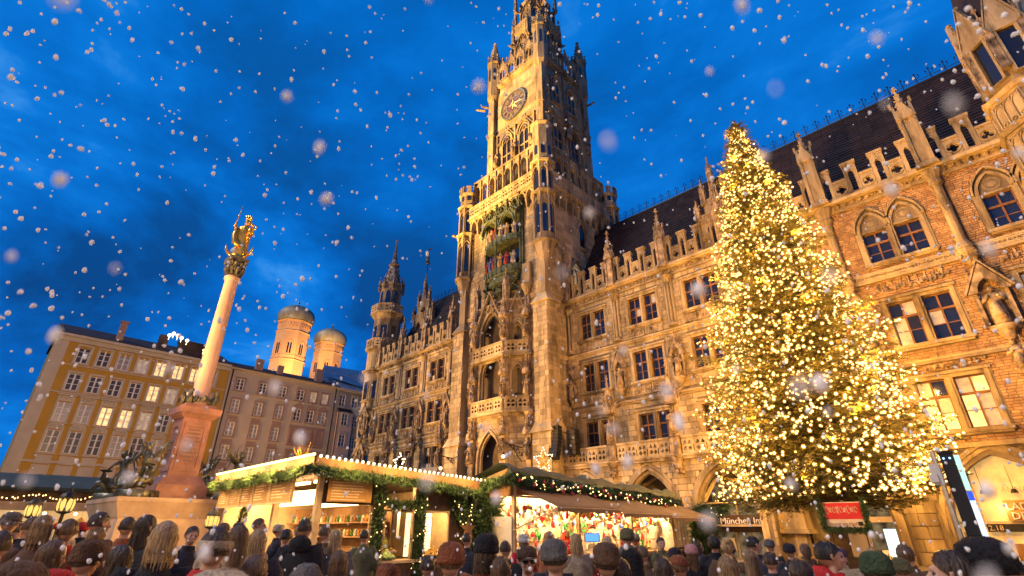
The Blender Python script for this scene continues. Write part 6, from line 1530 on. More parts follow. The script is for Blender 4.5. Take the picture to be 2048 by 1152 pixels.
for i in range(60): link('board', plm, s2, I2 @ T(XA + .3, YA + .08 + i * .162, 0, PI / 2) @ SC(1.3, 1, .95))
m = MB()
for i in range(9): y = YA + .5 + i * 1.1; m.ball((XA - .15, y, 2.55), .075, 10, 6, sz=1.2); m.ball((XA - .8, y + .5, 2.35), .06, 10, 6)
m.obj('light_bulb', M['bulbw'], s2, M=I2)
m = MB()
for i in range(9): y = YA + .5 + i * 1.1; m.tube([(XA - .15, y, 2.62), (XA - .15, y, 2.85)], .012, 4); m.lathe([(.02, 2.63), (.06, 2.6)], 8, XA - .15, y)
m.obj('lamp_socket', M['iron'], s2, M=I2)
for i in range(6): point('stall_light', (XA - .35, YA + .8 + i * 1.65, 2.5), 290, (1, .60, .25), .12)
def ornament(kind):
    m = MB(); m.tube([(0, 0, 0), (0, 0, -.12)], .004, 3)
    if kind == 'bauble': m.ball((0, 0, -.18), .06, 10, 8); m.lathe([(.015, -.13), (.015, -.11)], 6)
    elif kind == 'star': m.plate([((.09 if i % 2 == 0 else .035) * math.sin(i * PI / 5), -.2 + (.09 if i % 2 == 0 else .035) * math.cos(i * PI / 5)) for i in range(10)], [], -.012, .012)
    elif kind == 'heart': m.plate([(.075 * math.sin(t) ** 3 * 1.1, -.2 + .06 * (13 * math.cos(t) - 5 * math.cos(2 * t) - 2 * math.cos(3 * t) - math.cos(4 * t)) / 13) for t in [-i * PI / 9 for i in range(18)]], [], -.018, .018)
    elif kind == 'bell': m.lathe([(.01, -.12), (.04, -.14), (.05, -.2), (.075, -.26), (.07, -.265)], 12); m.ball((0, 0, -.27), .018, 6, 4)
    elif kind == 'angel': m.lathe([(.065, -.3), (.045, -.2), (.02, -.15)], 8); m.ball((0, 0, -.13), .028, 8, 6); m.plate([(0, -.17), (.09, -.1), (.07, -.2)], [], .01, .02); m.plate([(0, -.17), (-.09, -.1), (-.07, -.2)], [], .01, .02)
    elif kind == 'wreath': m.ribbon(cw([(.07 * math.cos(i * PI / 8), -.2 + .07 * math.sin(i * PI / 8)) for i in range(16)]), .035, -.02, .02, True)
    elif kind == 'figure': m.lathe([(.035, -.34), (.04, -.26), (.03, -.2), (.012, -.18)], 8); m.ball((0, 0, -.155), .03, 8, 6); m.lathe([(.035, -.14), (.0, -.07)], 8)
    elif kind == 'cone': m.lathe([(.005, -.3), (.035, -.24), (.04, -.19), (.02, -.13)], 8, fold=lambda a, z: 1 + .12 * math.sin(a * 4 + z * 60))
    return m
ocol_ = {'red': (.6, .03, .03), 'gold': (.8, .5, .12), 'white': (.75, .7, .6), 'green': (.06, .3, .08), 'blue': (.08, .12, .5), 'straw': (.6, .42, .2), 'brown': (.25, .12, .05), 'silver': (.6, .6, .6)}
omat = {k: surf('ornament_' + k, c, .35, .1, 2, 0, 9, .1, spec=.6) for k, c in ocol_.items()}
rows_ = [(-.02, 2.62), (-.25, 2.5), (-.5, 2.35), (-1.15, 2.55), (-1.15, 2.2), (-1.15, 1.85), (-1.15, 1.5)]
shown = {}
kinds = [('bauble', 'red'), ('star', 'straw'), ('heart', 'red'), ('bell', 'gold'), ('angel', 'white'), ('figure', 'red'), ('bauble', 'gold'), ('wreath', 'green'), ('cone', 'brown'), ('bauble', 'blue'), ('star', 'white'), ('figure', 'white'), ('heart', 'white'), ('bauble', 'silver'), ('wreath', 'brown'), ('angel', 'gold')]
for rI, (dx, z) in enumerate(rows_):
    for i in range(48):
        kd, cl = rnd.choice(kinds); key = kd + cl
        if key not in shown: shown[key] = ornament(kd).mesh(kd, omat[cl])
        y = YA + .2 + i * .202 + rnd.uniform(-.08, .08); s_ = rnd.uniform(1.0, 1.7)
        o = link('ornament_' + kd, shown[key], None, T(XA + dx + rnd.uniform(-.05, .05), y, z + rnd.uniform(-.08, .08), PI / 2 + rnd.uniform(-.5, .5), s_))
        what = {'bauble': 'glass bauble', 'star': 'star ornament', 'heart': 'heart ornament', 'bell': 'little bell', 'angel': 'little angel', 'figure': 'small pointed hat figure', 'wreath': 'small wreath', 'cone': 'cone ornament'}[kd]
        tag(o, f'{cl} {what} hanging in the stall under the brown awnings', 'ornament', f'{cl} {kd} ornaments in the ornament stall')
for i in range(5):
    t = thing('paper_star_lamp', ['', 'second', 'third', 'fourth', ''][i].strip() and f'{["", "second", "third", "fourth", ""][i]} glowing paper lamp from the left inside the ornament stall' or ('leftmost glowing paper lamp in the ornament stall' if i == 0 else 'rightmost glowing paper lamp in the ornament stall'), 'lamp', (XA - .35, YA + .9 + i * 2.0, 2.2 - .1 * (i % 2)), PI / 2)
    m = MB(); m.lathe([(.02, .18), (.1, .1), (.16, 0), (.1, -.1), (.02, -.18)], 8); m.obj('shade', M['panel'], t)
garland('fir garland with red baubles along the tarpaulin edge of the ornament stall', [(XA + .2, YA - .3, 3.2), (XA + .25, 13.2, 3.0), (XA + .25, 15, 3.0), (XA + .25, 17, 2.88), (XA + .25, 19.5, 2.8), (XA + .25, YB + .3, 2.72)], .26, 800)
garland('fir garland along the left gable edge of the ornament stall', [(XA + .2, YA - .4, 3.2), (XA - 1.2, YA - .4, 3.0), (XA - 2.4, YA - .4, 2.75)], .2, 800)
t = thing('string_lights', 'fairy lights in the garland of the ornament stall', 'string lights', (XA + .35, YA, 3)); bulbs_on(t, [(0, -.3, .2), (.05, 1.5, .0), (.05, 3, 0), (.05, 5, -.13), (.05, 7.5, -.2), (0, 10, -.28)], 84, .024, 'bulbd', .14)
t = thing('bauble_string', 'red baubles in the garland of the ornament stall', 'baubles', (XA + .4, YA, 2.95)); bulbs_on(t, [(0, -.3, .2), (.05, 1.5, .0), (.05, 3, 0), (.05, 5, -.13), (.05, 7.5, -.2), (0, 10, -.28)], 22, .06, 'redb', .12, 'bauble')
# tall dark fir cuttings between the two stalls and right of the ornament stall
garland('dark fir branches filling the gap between food stall and ornament stall', [(-13.3, 12.0, .2), (-13.1, 12.1, 2.7)], .55, 2600, name='fir_branches')
garland('dark fir branches standing right of the ornament stall', [(-10.9, 22.3, .1), (-10.9, 22.4, 2.3)], .7, 2600, name='fir_branches')
# third small stall with sloping awning
s3 = thing('market_stall', 'small stall with dark sloping awning behind the right end of the ornament stall', 'market stall', (-12.4, 23.5, 0))
m = MB(); m.add([(-1.0, -.6, 2.15), (1.7, -1.0, 2.75), (1.7, 1.3, 2.85), (-1.0, 1.6, 2.3)], [(0, 1, 2, 3)]); m.add([(-1.0, -.6, 2.2), (1.7, -1.0, 2.8), (1.7, 1.3, 2.9), (-1.0, 1.6, 2.35)], [(0, 1, 2, 3)]); m.obj('awning', M['tarp'], s3)
m = MB(); m.tube([(-1.0, -.6, 2.14), (1.7, -1.0, 2.74), (1.7, 1.3, 2.84)], .035, 5); m.tube([(-1, -.5, 0), (-1, -.5, 2.2)], .04, 5); m.tube([(1.3, -.9, 0), (1.3, -.9, 2.65)], .03, 5); m.tube([(-1, 1.5, 0), (-1, 1.5, 2.3)], .04, 5); m.obj('frame', M['lwood'], s3)
m = MB(); m.box(-.9, .9, -.5, 1.3, 0, 1.0); m.obj('counter', M['dwood'], s3)
m = MB(); m.add([(.8, -.9, 1.2), (1.5, -.95, 1.1), (1.3, -.9, 2.0), (.9, -.85, 2.1)], [(0, 1, 2, 3)]); m.obj('cloth', M['paper'], s3)
garland('fir garland with blue white lights at the small sloping awning', [(-10.8, 22.6, 2.6), (-10.7, 23.4, 2.35), (-10.7, 24.6, 2.65)], .25, 800)
t = thing('string_lights', 'cool white lights in the garland of the small sloping awning', 'string lights', (-10.65, 23.4, 2.45)); bulbs_on(t, [(0, -.9, .1), (0, 0, -.1), (0, 1, .1)], 14, .02, 'bulbw', .1)

# ---- left stall
s4 = thing('market_stall', 'market stall with dark green roof and goods in warm light, far left', 'market stall', (-31, 0, 0))
m = MB(); m.add([(.9, -12, 3.35), (.9, 5.2, 3.35), (-1.4, 5.2, 4.0), (-1.4, -12, 4.0), (.9, -12, 3.22), (.9, 5.2, 3.22), (-3, 5.2, 3.3), (-3, -12, 3.3)], [(0, 1, 2, 3), (0, 4, 5, 1), (3, 2, 6, 7), (1, 5, 6, 2)]); m.obj('roof', M['tarp'], s4)
m = MB(); m.box(.6, .7, -12, 5.1, 2.75, 3.2); m.box(-2.9, -2.8, -12, 5.1, 0, 3.3); m.box(0, .8, -12, 5.1, .9, 1.0)
for y in (-8, -4.6, -1.2, 2.0, 5.0): m.box(.55, .68, y - .06, y + .06, 0, 3.2)
m.obj('wood_frame', M['dwood'], s4)
m = MB(); m.box(.7, .74, -12, 5.1, 2.45, 2.78); m.obj('valance', M['lwood'], s4)
m = MB(); m.box(-1.6, -1.5, -12, 5, 1.0, 2.7); m.obj('back_wall', M['paper'], s4)
for i in range(4): point('stall_light', (-31.2, -3 + i * 2.3, 2.4), 60, (1, .66, .32), .15)
m = MB()
for i in range(12): m.ball((.2, -7 + i * 1.05, 2.35), .07, 8, 5)
m.obj('light_bulb', M['bulbw'], s4)
for i in range(40):
    kd, cl = rnd.choice(kinds); key = kd + cl
    if key not in shown: shown[key] = ornament(kd).mesh(kd, omat[cl])
    what = {'bauble': 'glass bauble', 'star': 'star', 'heart': 'heart', 'bell': 'little bell', 'angel': 'little angel', 'figure': 'small figure', 'wreath': 'small wreath', 'cone': 'cone'}[kd]
    tag(link('ornament_' + kd, shown[key], None, T(-30.6 + rnd.uniform(-.6, .2), -5 + i * .25, rnd.uniform(1.9, 2.45), PI / 2, 2.0)), f'{cl} {what} hanging in the green roofed stall at far left', 'ornament', f'{cl} {kd} ornaments in the left stall')
t = thing('string_lights', 'swags of small lights under the green roof at far left', 'string lights', (-30.2, 0, 3.0))
pts = [(0, -6 + i * .35, .1 - .22 * abs(math.sin(i * .55))) for i in range(32)]; bulbs_on(t, pts, 90, .028, 'bulbd', .04); wire(t, pts, .006)

# ---- lanterns in the market
def lantern(x, y, z, label, s=1.0):
    t = thing('market_lantern', label, 'lantern', (x, y, 0), .3, 'market lanterns with oval glowing windows')
    m = MB(); m.tube([(0, 0, 0), (0, 0, z - .4 * s)], .04, 6); m.M = T(0, 0, z, 0, s); m.lathe([(.05, -.5), (.34, -.4), (.36, -.34)], 8); m.lathe([(.40, .34), (.42, .40), (.30, .58), (.1, .70), (.04, .9)], 8)
    for i in range(8): a = i * PI / 4 + PI / 8; m.tube([(.35 * math.cos(a), .35 * math.sin(a), -.36), (.39 * math.cos(a), .39 * math.sin(a), .36)], .02, 4)
    m.obj('housing', M['iron'], t)
    m = MB(); m.M = T(0, 0, z, 0, s)
    for i in range(8): a = i * PI / 4; m.ball((.32 * math.cos(a), .32 * math.sin(a), 0), .1, 8, 8, sz=3.1)
    m.obj('glowing_window', M['amber'], t, True)
    point('lantern_light', (x + .5, y - .4, z), 12, rad=.1)
lantern(-17.6, 1.75, 2.3, 'dark round lantern with tall oval glowing windows, the larger at left', .45)
lantern(-17.4, 1.15, 2.15, 'smaller dark lantern with oval glowing windows, leftmost', .38)
lantern(-16.9, 5.0, 1.95, 'dark lantern with glowing windows between pedestal and food stall', .42)

# ================================================================== SHOP FRONTS UNDER THE ARCADES
M['shopwood'] = surf('pale_shop_frame', (.45, .33, .19), .6, .1, 2, .1, 10, .1)
M['shopglass'] = glassm('shop_glass', (.02, .025, .025), .08, (1, .7, .35), .12, .9)
M['shopbright'] = glassm('bright_shop_glass', (.5, .36, .16), .4, (1, .62, .22), .42, .4)
M['screen'] = emit('bright_white_screen', (.82, 1, .95), 1.6)
sf = thing('shop_front', 'glazed tourist office shop front with grey letters above the doors', 'shop front', (-15.3, 38.2, 0)); 
def box_(t, name, mat, *b): m = MB(); m.box(*b); return m.obj(name, M[mat], t)
box_(sf, 'fascia', 'dwood', -2.4, 2.6, -.2, 0, 1.55, 2.2); box_(sf, 'transom_window', 'shopglass', -2.3, 2.5, 0, .05, 2.5, 4.9); box_(sf, 'canopy', 'dwood', -2.4, 2.7, -.6, 0, 2.22, 2.6)
for x in (-2.2, -.9, .1, 1.1, 2.2): box_(sf, 'mullion', 'shopwood', x - .05, x + .05, -.08, 0, 0, 1.55)
for x in (-.6, 1.0): box_(sf, 'mullion', 'shopwood', x - .04, x + .04, -.08, 0, 2.5, 5)
for a, b in ((-2.15, -.95), (-.85, .05), (.15, 1.05), (1.15, 2.15)): box_(sf, 'pane', 'shopglass', a, b, -.02, .03, 0, 1.55)
text(sf, 'lettering', 'München Information', .56, T(-1.25, -1.6, 2.06), M['white'], .03)
box_(sf, 'letter_rail', 'shopwood', -2.4, 2.7, -1.55, -.5, 1.9, 2.04)
point('shop_light', (-15.3, 36.6, 3.3), 60, (1, .64, .3), .2); point('shop_light', (-7, 36.9, 3.0), 50, (1, .64, .3), .2)
box_(sf, 'notice', 'paper', -2.0, -1.1, -.06, -.03, .4, 1.2)
pr_ = thing('stone_kiosk_post', 'square stone pier with carved stars and sloping cap beside the tourist office', 'pier', (-12.0, 36.9, 0))
m = MB(); m.box(-.9, .9, -.7, .7, 0, .25); m.box(-.75, -.45, -.6, .6, .25, 1.5); m.box(.45, .75, -.6, .6, .25, 1.5); m.box(-.75, .75, .2, .6, .25, 1.5); m.taper(0, 0, 1.5, 1.75, 1.15, .85, 1.0, .8); m.taper(0, 0, 1.75, 4.2, .95, .7, .7, .6); m.obj('pier', M['stone2'], pr_)
for k in range(6):
    m = MB(); m.plate([((.13 if i % 2 == 0 else .06) * math.sin(i * PI / 5), (.13 if i % 2 == 0 else .06) * math.cos(i * PI / 5)) for i in range(10)], [], -.03, .0); m.obj('carved_star', M['sooty'], pr_, M=T(-.5 + (k % 3) * .5, -.68, 2.25 + (k // 3) * .75))
rs = thing('banner_sign', 'red and white advertising sign framed by fir garland under the tree', 'sign', (-6.33, 25.7, .62), .22); rs.scale = (.68, .68, .68)
M['redp'] = surf('red_print', (.55, .03, .04), .6, .1, 2, 0, 9, .02)
box_(rs, 'board', 'paper', -1.0, 1.0, 0, .06, 1.75, 3.15); box_(rs, 'red_field', 'redp', -.95, .95, -.02, -.004, 2.2, 3.1)
text(rs, 'lettering', 'Hotel im Hofe', .27, T(-.9, -.03, 1.86), M['mauve'], .004); box_(rs, 'emblem', 'black', .62, .86, -.03, -.01, 1.84, 2.05)
m = MB(); 
for k in range(9): m.tube([(-.85 + k * .19 + .07 * math.cos(q), -.03, 2.72 + .16 * math.sin(q * (1 + k % 2)) * (1 if k % 3 else 1.4)) for q in [i * .7 for i in range(9)]], .016, 4)
m.obj('script_lettering', M['paper'], rs); box_(rs, 'post', 'iron', -.9, -.84, .02, .08, -.9, 1.75); box_(rs, 'post', 'iron', .84, .9, .02, .08, -.9, 1.75)
garland('fir garland wrapped round the red and white sign', [(-7.1, 25.4, 2.85), (-7.08, 25.4, 1.72), (-5.6, 25.8, 1.7), (-5.58, 25.8, 2.85)], .17, 800)
s5 = thing('shop_front', 'wide glass shop front with bright white screen behind the fir tree', 'shop front', (-6.6, 38.1, 0))
box_(s5, 'pane', 'shopglass', -1.6, 2.0, 0, .05, .1, 2.1); box_(s5, 'transom', 'shopwood', -1.7, 2.1, -.1, .05, 2.1, 2.4); box_(s5, 'transom_window', 'shopglass', -1.6, 2.0, 0, .05, 2.4, 3.9)
for x in (-1.65, .3, 2.05): box_(s5, 'mullion', 'shopwood', x - .05, x + .05, -.08, .05, 2.4, 4)
box_(s5, 'screen', 'screen', -.95, -.1, -.12, -.06, .35, 1.75); box_(s5, 'poster', 'paper', -1.3, 1.3, -.06, -.03, -.3, .65); text(s5, 'lettering', 'lt-', .42, T(-1.1, -.08, .2), M['black'], .005); text(s5, 'lettering', 'ermark', .42, T(-1.1, -.08, -.12), M['black'], .005)
s6 = thing('shop_front', 'brightly lit shop under the right arch with white capital letters', 'shop front', (-1.6, 37.3, 0))
m = MB(); m.box(-2.75, 2.75, .1, .16, 0, 5.3); m.obj('glowing_wall', M['shopbright'], s6)
box_(s6, 'dark_band', 'black', -1.25, 2.3, -.2, -.02, 1.62, 1.98); box_(s6, 'sign_board', 'menub', -.3, 2.3, -.3, -.02, 2.12, 3.05); text(s6, 'lettering', 'LADEN', .46, T(-.25, -.34, 2.62), M['white'], .03); text(s6, 'lettering', 'DER BAR', .46, T(-.15, -.34, 2.18), M['white'], .03)
text(s6, 'lettering', '2.18', .34, T(-1.2, -.22, 1.68), M['lwood'], .005); text(s6, 'lettering', 'ANNA', .36, T(-.2, -.1, 3.45), M['lwood'], .01)
for x in (-2.2, -.75, .9): box_(s6, 'mullion', 'shopwood', x - .06, x + .06, -.1, 0, 0, 1.6)
box_(s6, 'mullion', 'shopwood', -1.35, -1.25, -.05, .1, 2.1, 5.2); box_(s6, 'mullion', 'shopwood', 1.2, 1.3, -.05, .1, 3.1, 5.2); box_(s6, 'lintel', 'shopwood', -2.3, 2.3, -.12, -.02, 1.98, 2.1)
point('shop_light', (-1.9, 36.9, 2.7), 75, (1, .62, .24), .3)
for x in (-.9, .3, 1.4): m = MB(); m.lathe([(.16, 0), (.10, .16), (.02, .2)], 12); m.tube([(0, 0, .2), (0, 0, 1.3)], .012, 4); m.obj('pendant_lamp', M['iron'], s6, M=T(x, -.15, 3.4))
for x, h in ((-1.9, 1.0), (-1.5, .8), (-.3, 1.1), (.3, .9), (1.6, 1.2)): box_(s6, 'display_box', 'swood', x - .16, x + .16, -.12, .05, .2, h)
# ================================================================== POLES, SPEAKERS, STAR
garland('fir garland with lights at the entrance of the bright shop, bottom right', [(.6, 36.2, .3), (.8, 36.2, 1.5), (.4, 36.2, 2.2)], .3, 900)
t = thing('string_lights', 'small lights in the garland of the bright shop, bottom right', 'string lights', (.6, 36.0, 0)); bulbs_on(t, [(0, 0, .3), (.2, 0, 1.5), (-.2, 0, 2.2)], 34, .03, 'bulbd', .18)
D_ = 14.0
t = thing('display_column', 'slim dark mast with a bright blue white lit screen along its edge', 'display mast', (-1.25, 13.95, 0), .05)
m = MB(); m.box(-.16, .06, -.1, .1, 0, 3.15); m.box(-.18, .08, -.12, .12, 3.15, 3.2); m.obj('mast', M['black'], t)
m = MB(); m.box(.07, .15, -.12, .08, 2.45, 3.1); m.obj('screen', emit('green_white_screen', (.55, 1, .8), 1.3), t); m = MB(); m.box(.07, .15, -.12, .08, 1.3, 2.4); m.obj('screen', emit('blue_white_screen', (.6, .75, 1), 1.8), t)
m = MB(); m.box(.07, .15, -.13, .085, 2.25, 2.42); m.obj('logo', emit('blue_logo', (.05, .12, .9), 1.2), t)
for x in (-.1, 0.0): m = MB(); m.ball((x, -.12, 3.05), .02, 8, 6); m.obj('indicator_light', emit('indicator', (.3, .6, 1), 3), t)
t = thing('camera_pole', 'thin bare metal pole with small grey box camera beside the display mast', 'pole', (-1.5, 13.8, 0)); m = MB(); m.tube([(0, 0, 0), (0, 0, 3.2)], .045, 8); m.obj('pole', M['steel'], t); m = MB(); m.box(-.12, .05, -.1, .08, 2.55, 2.95); m.box(-.16, -.02, -.14, -.05, 2.6, 2.75); m.obj('camera_box', M['paper'], t)
t = thing('speaker_array', 'curved black column of loudspeakers hanging at the tower corner', 'loudspeaker', (-28.9, 34.2, 9.7))
for k in range(9):
    a = .02 * k * k * .4; m = MB(); m.M = T(0, 0, 0) @ Matrix.Rotation(-.05 * k, 4, 'X'); m.taper(0, 0, -.14, .14, .48, .25, .48, .28); 
    for i in range(5): m.box(-.44 + i * .19, -.30 + i * .19, -.30, -.27, -.1, .1)
    m.obj('speaker_cabinet', M['black'], t, M=T(0, -.012 * k * k * .5 + .1, -.31 * k))
m = MB(); m.tube([(0, .1, .15), (0, 1.2, 1.2)], .03, 4); m.tube([(-.4, .1, .2), (.4, .1, .2)], .04, 4); m.tube([(-.4, 0, .2), (0, .1, .8), (.4, 0, .2)], .02, 4); m.obj('hanger', M['iron'], t)
t = thing('speaker_rack', 'second darker stack of loudspeakers and cables right of the black column', 'loudspeaker', (-27.6, 35.0, 8.3)); m = MB()
for k in range(5): m.box(-.45, .45, -.3, .3, -.9 + k * .42, -.52 + k * .42)
m.tube([(-.5, -.3, .9), (-.2, -.3, 1.5), (.3, -.3, 1.2), (.6, -.3, .2)], .03, 4); m.obj('speaker_cabinet', M['iron'], t)
t = thing('star_light', 'five pointed star outlined with bulbs at the foot of the tower', 'star light', (-29.6, 33.4, 7.0)); sp = [((.62 if i % 2 == 0 else .26) * math.sin(i * PI / 5), 0, (.62 if i % 2 == 0 else .26) * math.cos(i * PI / 5)) for i in range(11)]
m = MB(); m.tube(sp, .07, 5); m.tube([(0, .1, -.6), (0, .5, -.9), (0, .6, -3.0)], .05, 5); m.obj('frame', M['gold'], t)
for k in range(5):
    a = k * 2 * PI / 5
sp2 = [((1.15 if i % 2 == 0 else .5) * math.sin(i * PI / 5), -.05, (1.15 if i % 2 == 0 else .5) * math.cos(i * PI / 5)) for i in range(11)]; bulbs_on(t, sp2, 34, .05, 'bulbw', .03); point('star_glow', (-29.6, 32.8, 7.0), 40, rad=.2)
t = thing('star_light', 'small bulb star ornament above the right roof edge of the food stall', 'star light', (-21.0, 13.6, 4.5)); sp3 = [((.5 if i % 2 == 0 else .25) * math.sin(i * PI / 5), 0, (.5 if i % 2 == 0 else .25) * math.cos(i * PI / 5)) for i in range(11)]; wire(t, sp3, .02); bulbs_on(t, sp3, 22, .04, 'bulbw', .03); m = MB(); m.tube([(0, .02, -.3), (0, .02, -5.6)], .03, 5); m.obj('pole', M['iron'], t)
# ================================================================== PEOPLE
M['skin'] = surf('skin', (.46, .27, .19), .6, .08, 4, .05, 30, .05)
def remeshed(m, name, vox, mats, smooth_it=2):
    o = m.obj(name, None); md = o.modifiers.new('r', 'REMESH'); md.mode = 'VOXEL'; md.voxel_size = vox; md.use_smooth_shade = True
    ms = o.modifiers.new('s', 'SMOOTH'); ms.factor = .5; ms.iterations = smooth_it
    dg = bpy.context.evaluated_depsgraph_get(); me = bpy.data.meshes.new_from_object(o.evaluated_get(dg)); bpy.data.objects.remove(o)
    me.name = name; me.materials.clear(); me.materials.append(mats); return me
def arm_pts(pose, s):
    if pose == 'up': return [(s * .19, 0, 1.42), (s * .27, -.12, 1.28), (s * .12, -.32, 1.52)]
    if pose == 'front': return [(s * .19, 0, 1.42), (s * .25, .02, 1.16), (s * .09, -.24, 1.14)]
    return [(s * .19, 0, 1.42), (s * .25, .03, 1.14), (s * .24, -.04, .88)]
def body(pose):
    m = MB()
    m.lathe([(.13, .86), (.155, .93), (.15, 1.05), (.145, 1.12), (.165, 1.28), (.17, 1.38), (.13, 1.45), (.062, 1.49), (.055, 1.56), (.05, 1.6)], 20, 0, .01, ey=.68)
    for s in (-1, 1):
        m.tube([(s * .09, 0, .92), (s * .10, -.01, .5), (s * .10, .02, .09)], [.088, .058, .038], 10); m.tube([(s * .10, .05, .04), (s * .10, -.06, .045), (s * .105, -.17, .025)], [.036, .042, .028], 8)
        A_ = arm_pts(pose, s); m.tube([(s * .12, 0, 1.41), A_[0], A_[1], A_[2]], [.055, .052, .042, .028], 10)
        a, b = Vector(A_[1]), Vector(A_[2]); d = (b - a).normalized(); side = d.cross(Vector((0, 1, .2))).normalized() if pose != 'up' else Vector((s, 0, 0)); nrm = d.cross(side).normalized()
        c = b + d * .09; m.tube([b, b + d * .05, c], [.026, .036, .034], 8)
        for f_ in range(4):
            o_ = side * (-.03 + .02 * f_); L = [.062, .075, .07, .055][f_]; m.tube([c + o_ * .9, c + o_ + d * L * .55 + nrm * .008, c + o_ + d * L + nrm * .035], [.0105, .0095, .008], 6)
        m.tube([b + d * .03 + side * -.02, b + d * .05 + side * -.05, b + d * .095 + side * -.055 + nrm * .02], [.013, .012, .009], 6)
    # head: skull, jaw, brow, nose, lips, ears
    m.ball((0, .018, 1.685), .093, 16, 12, sx=.84, sy=1.05, sz=1.05); m.ball((0, -.028, 1.635), .066, 14, 10, sx=.86, sy=.95, sz=1.1)
    m.tube([(0, -.055, 1.60), (0, -.068, 1.585)], [.03, .022], 8); m.tube([(0, -.088, 1.685), (0, -.112, 1.645), (0, -.100, 1.637)], [.011, .018, .014], 8)
    m.tube([(-.035, -.078, 1.70), (0, -.088, 1.698), (.035, -.078, 1.70)], [.012, .014, .012], 6); m.tube([(-.022, -.088, 1.613), (0, -.096, 1.612), (.022, -.088, 1.613)], [.006, .010, .006], 6); m.tube([(-.018, -.086, 1.600), (0, -.093, 1.598), (.018, -.086, 1.600)], [.006, .010, .006], 6)
    for s in (-1, 1): m.tube([(s * .077, .01, 1.695), (s * .092, .022, 1.69), (s * .086, .012, 1.645)], [.012, .014, .008], 6); m.ball((s * .042, -.066, 1.648), .022, 8, 6)
    return remeshed(m, 'body', .0085, M['skin'])
BODY = {p: body(p) for p in ('down', 'up', 'front')}
def loft(m, rings, n=24, fold=0, seed=0):
    """rings: (z, rx, ry, cy)"""
    r = random.Random(seed); p1, p2 = r.random() * 6, r.random() * 6; v = []; f = []
    for j, (z, rx, ry, cy) in enumerate(rings):
        for i in range(n):
            a = 2 * PI * i / n; k = 1 + fold * (math.sin(a * 4 + p1 + z * 5) * .5 + math.sin(a * 7 + p2 - z * 9) * .5) + fold * .6 * math.sin(z * 42 + a * 2 + p2)
            v.append((rx * k * math.cos(a), cy + ry * k * math.sin(a), z))
    for j in range(len(rings) - 1):
        for i in range(n): i2 = (i + 1) % n; f.append((j * n + i, j * n + i2, (j + 1) * n + i2, (j + 1) * n + i))
    m.add(v, f); return m
def interp(R, k):
    out = []
    for a, b in zip(R[:-1], R[1:]):
        for q in range(k): t = q / k; out.append(tuple(x + (y - x) * t for x, y in zip(a, b)))
    return out + [R[-1]]
def coat_me(pose, mat, seed, fat=1.0, hood=False):
    m = MB(); R = [(.72, .24 * fat, .17 * fat, .01), (.95, .225 * fat, .165 * fat, .01), (1.12, .215 * fat, .15 * fat, .01), (1.3, .225 * fat, .15 * fat, .01), (1.39, .215, .14, .01), (1.445, .165, .11, .01), (1.485, .10, .09, .01), (1.53, .082, .085, .005), (1.55, .075, .078, .0)]
    loft(m, interp(R, 5), 32, .035, seed)
    for s in (-1, 1):
        A_ = [Vector(p) for p in arm_pts(pose, s)]; P = [Vector((s * .1, .01, 1.40))] + [A_[0].lerp(A_[1], t) for t in (0, .25, .5, .75)] + [A_[1].lerp(A_[2], t) for t in (0, .2, .4, .6, .8, .97)]
        rs_ = [.08, .088, .085, .083, .08, .082, .078, .074, .070, .066, .06]; rs_ = [a * fat * (1 + .05 * math.sin(i * 2.6 + seed)) for i, a in enumerate(rs_)]
        m.tube(P, rs_, 14)
    if hood: loft(m, interp([(1.42, .15, .10, .07), (1.50, .14, .10, .09), (1.56, .11, .08, .10), (1.6, .06, .04, .11)], 3), 18, .06, seed + 3)
    return m.mesh('coat', mat, True)
def legs_me(mat, seed):
    m = MB()
    for s in (-1, 1): m.tube([(s * .095, 0, .98), (s * .10, 0, .75), (s * .105, -.01, .5), (s * .105, .02, .28), (s * .105, .02, .07)], [.11, .10, .082, .072, .066], 10)
    return m.mesh('trousers', mat, True)
def shoes_me(mat):
    m = MB()
    for s in (-1, 1): m.tube([(s * .105, .06, .05), (s * .105, -.05, .055), (s * .11, -.19, .03)], [.05, .055, .035], 8)
    return m.mesh('shoes', mat, True)
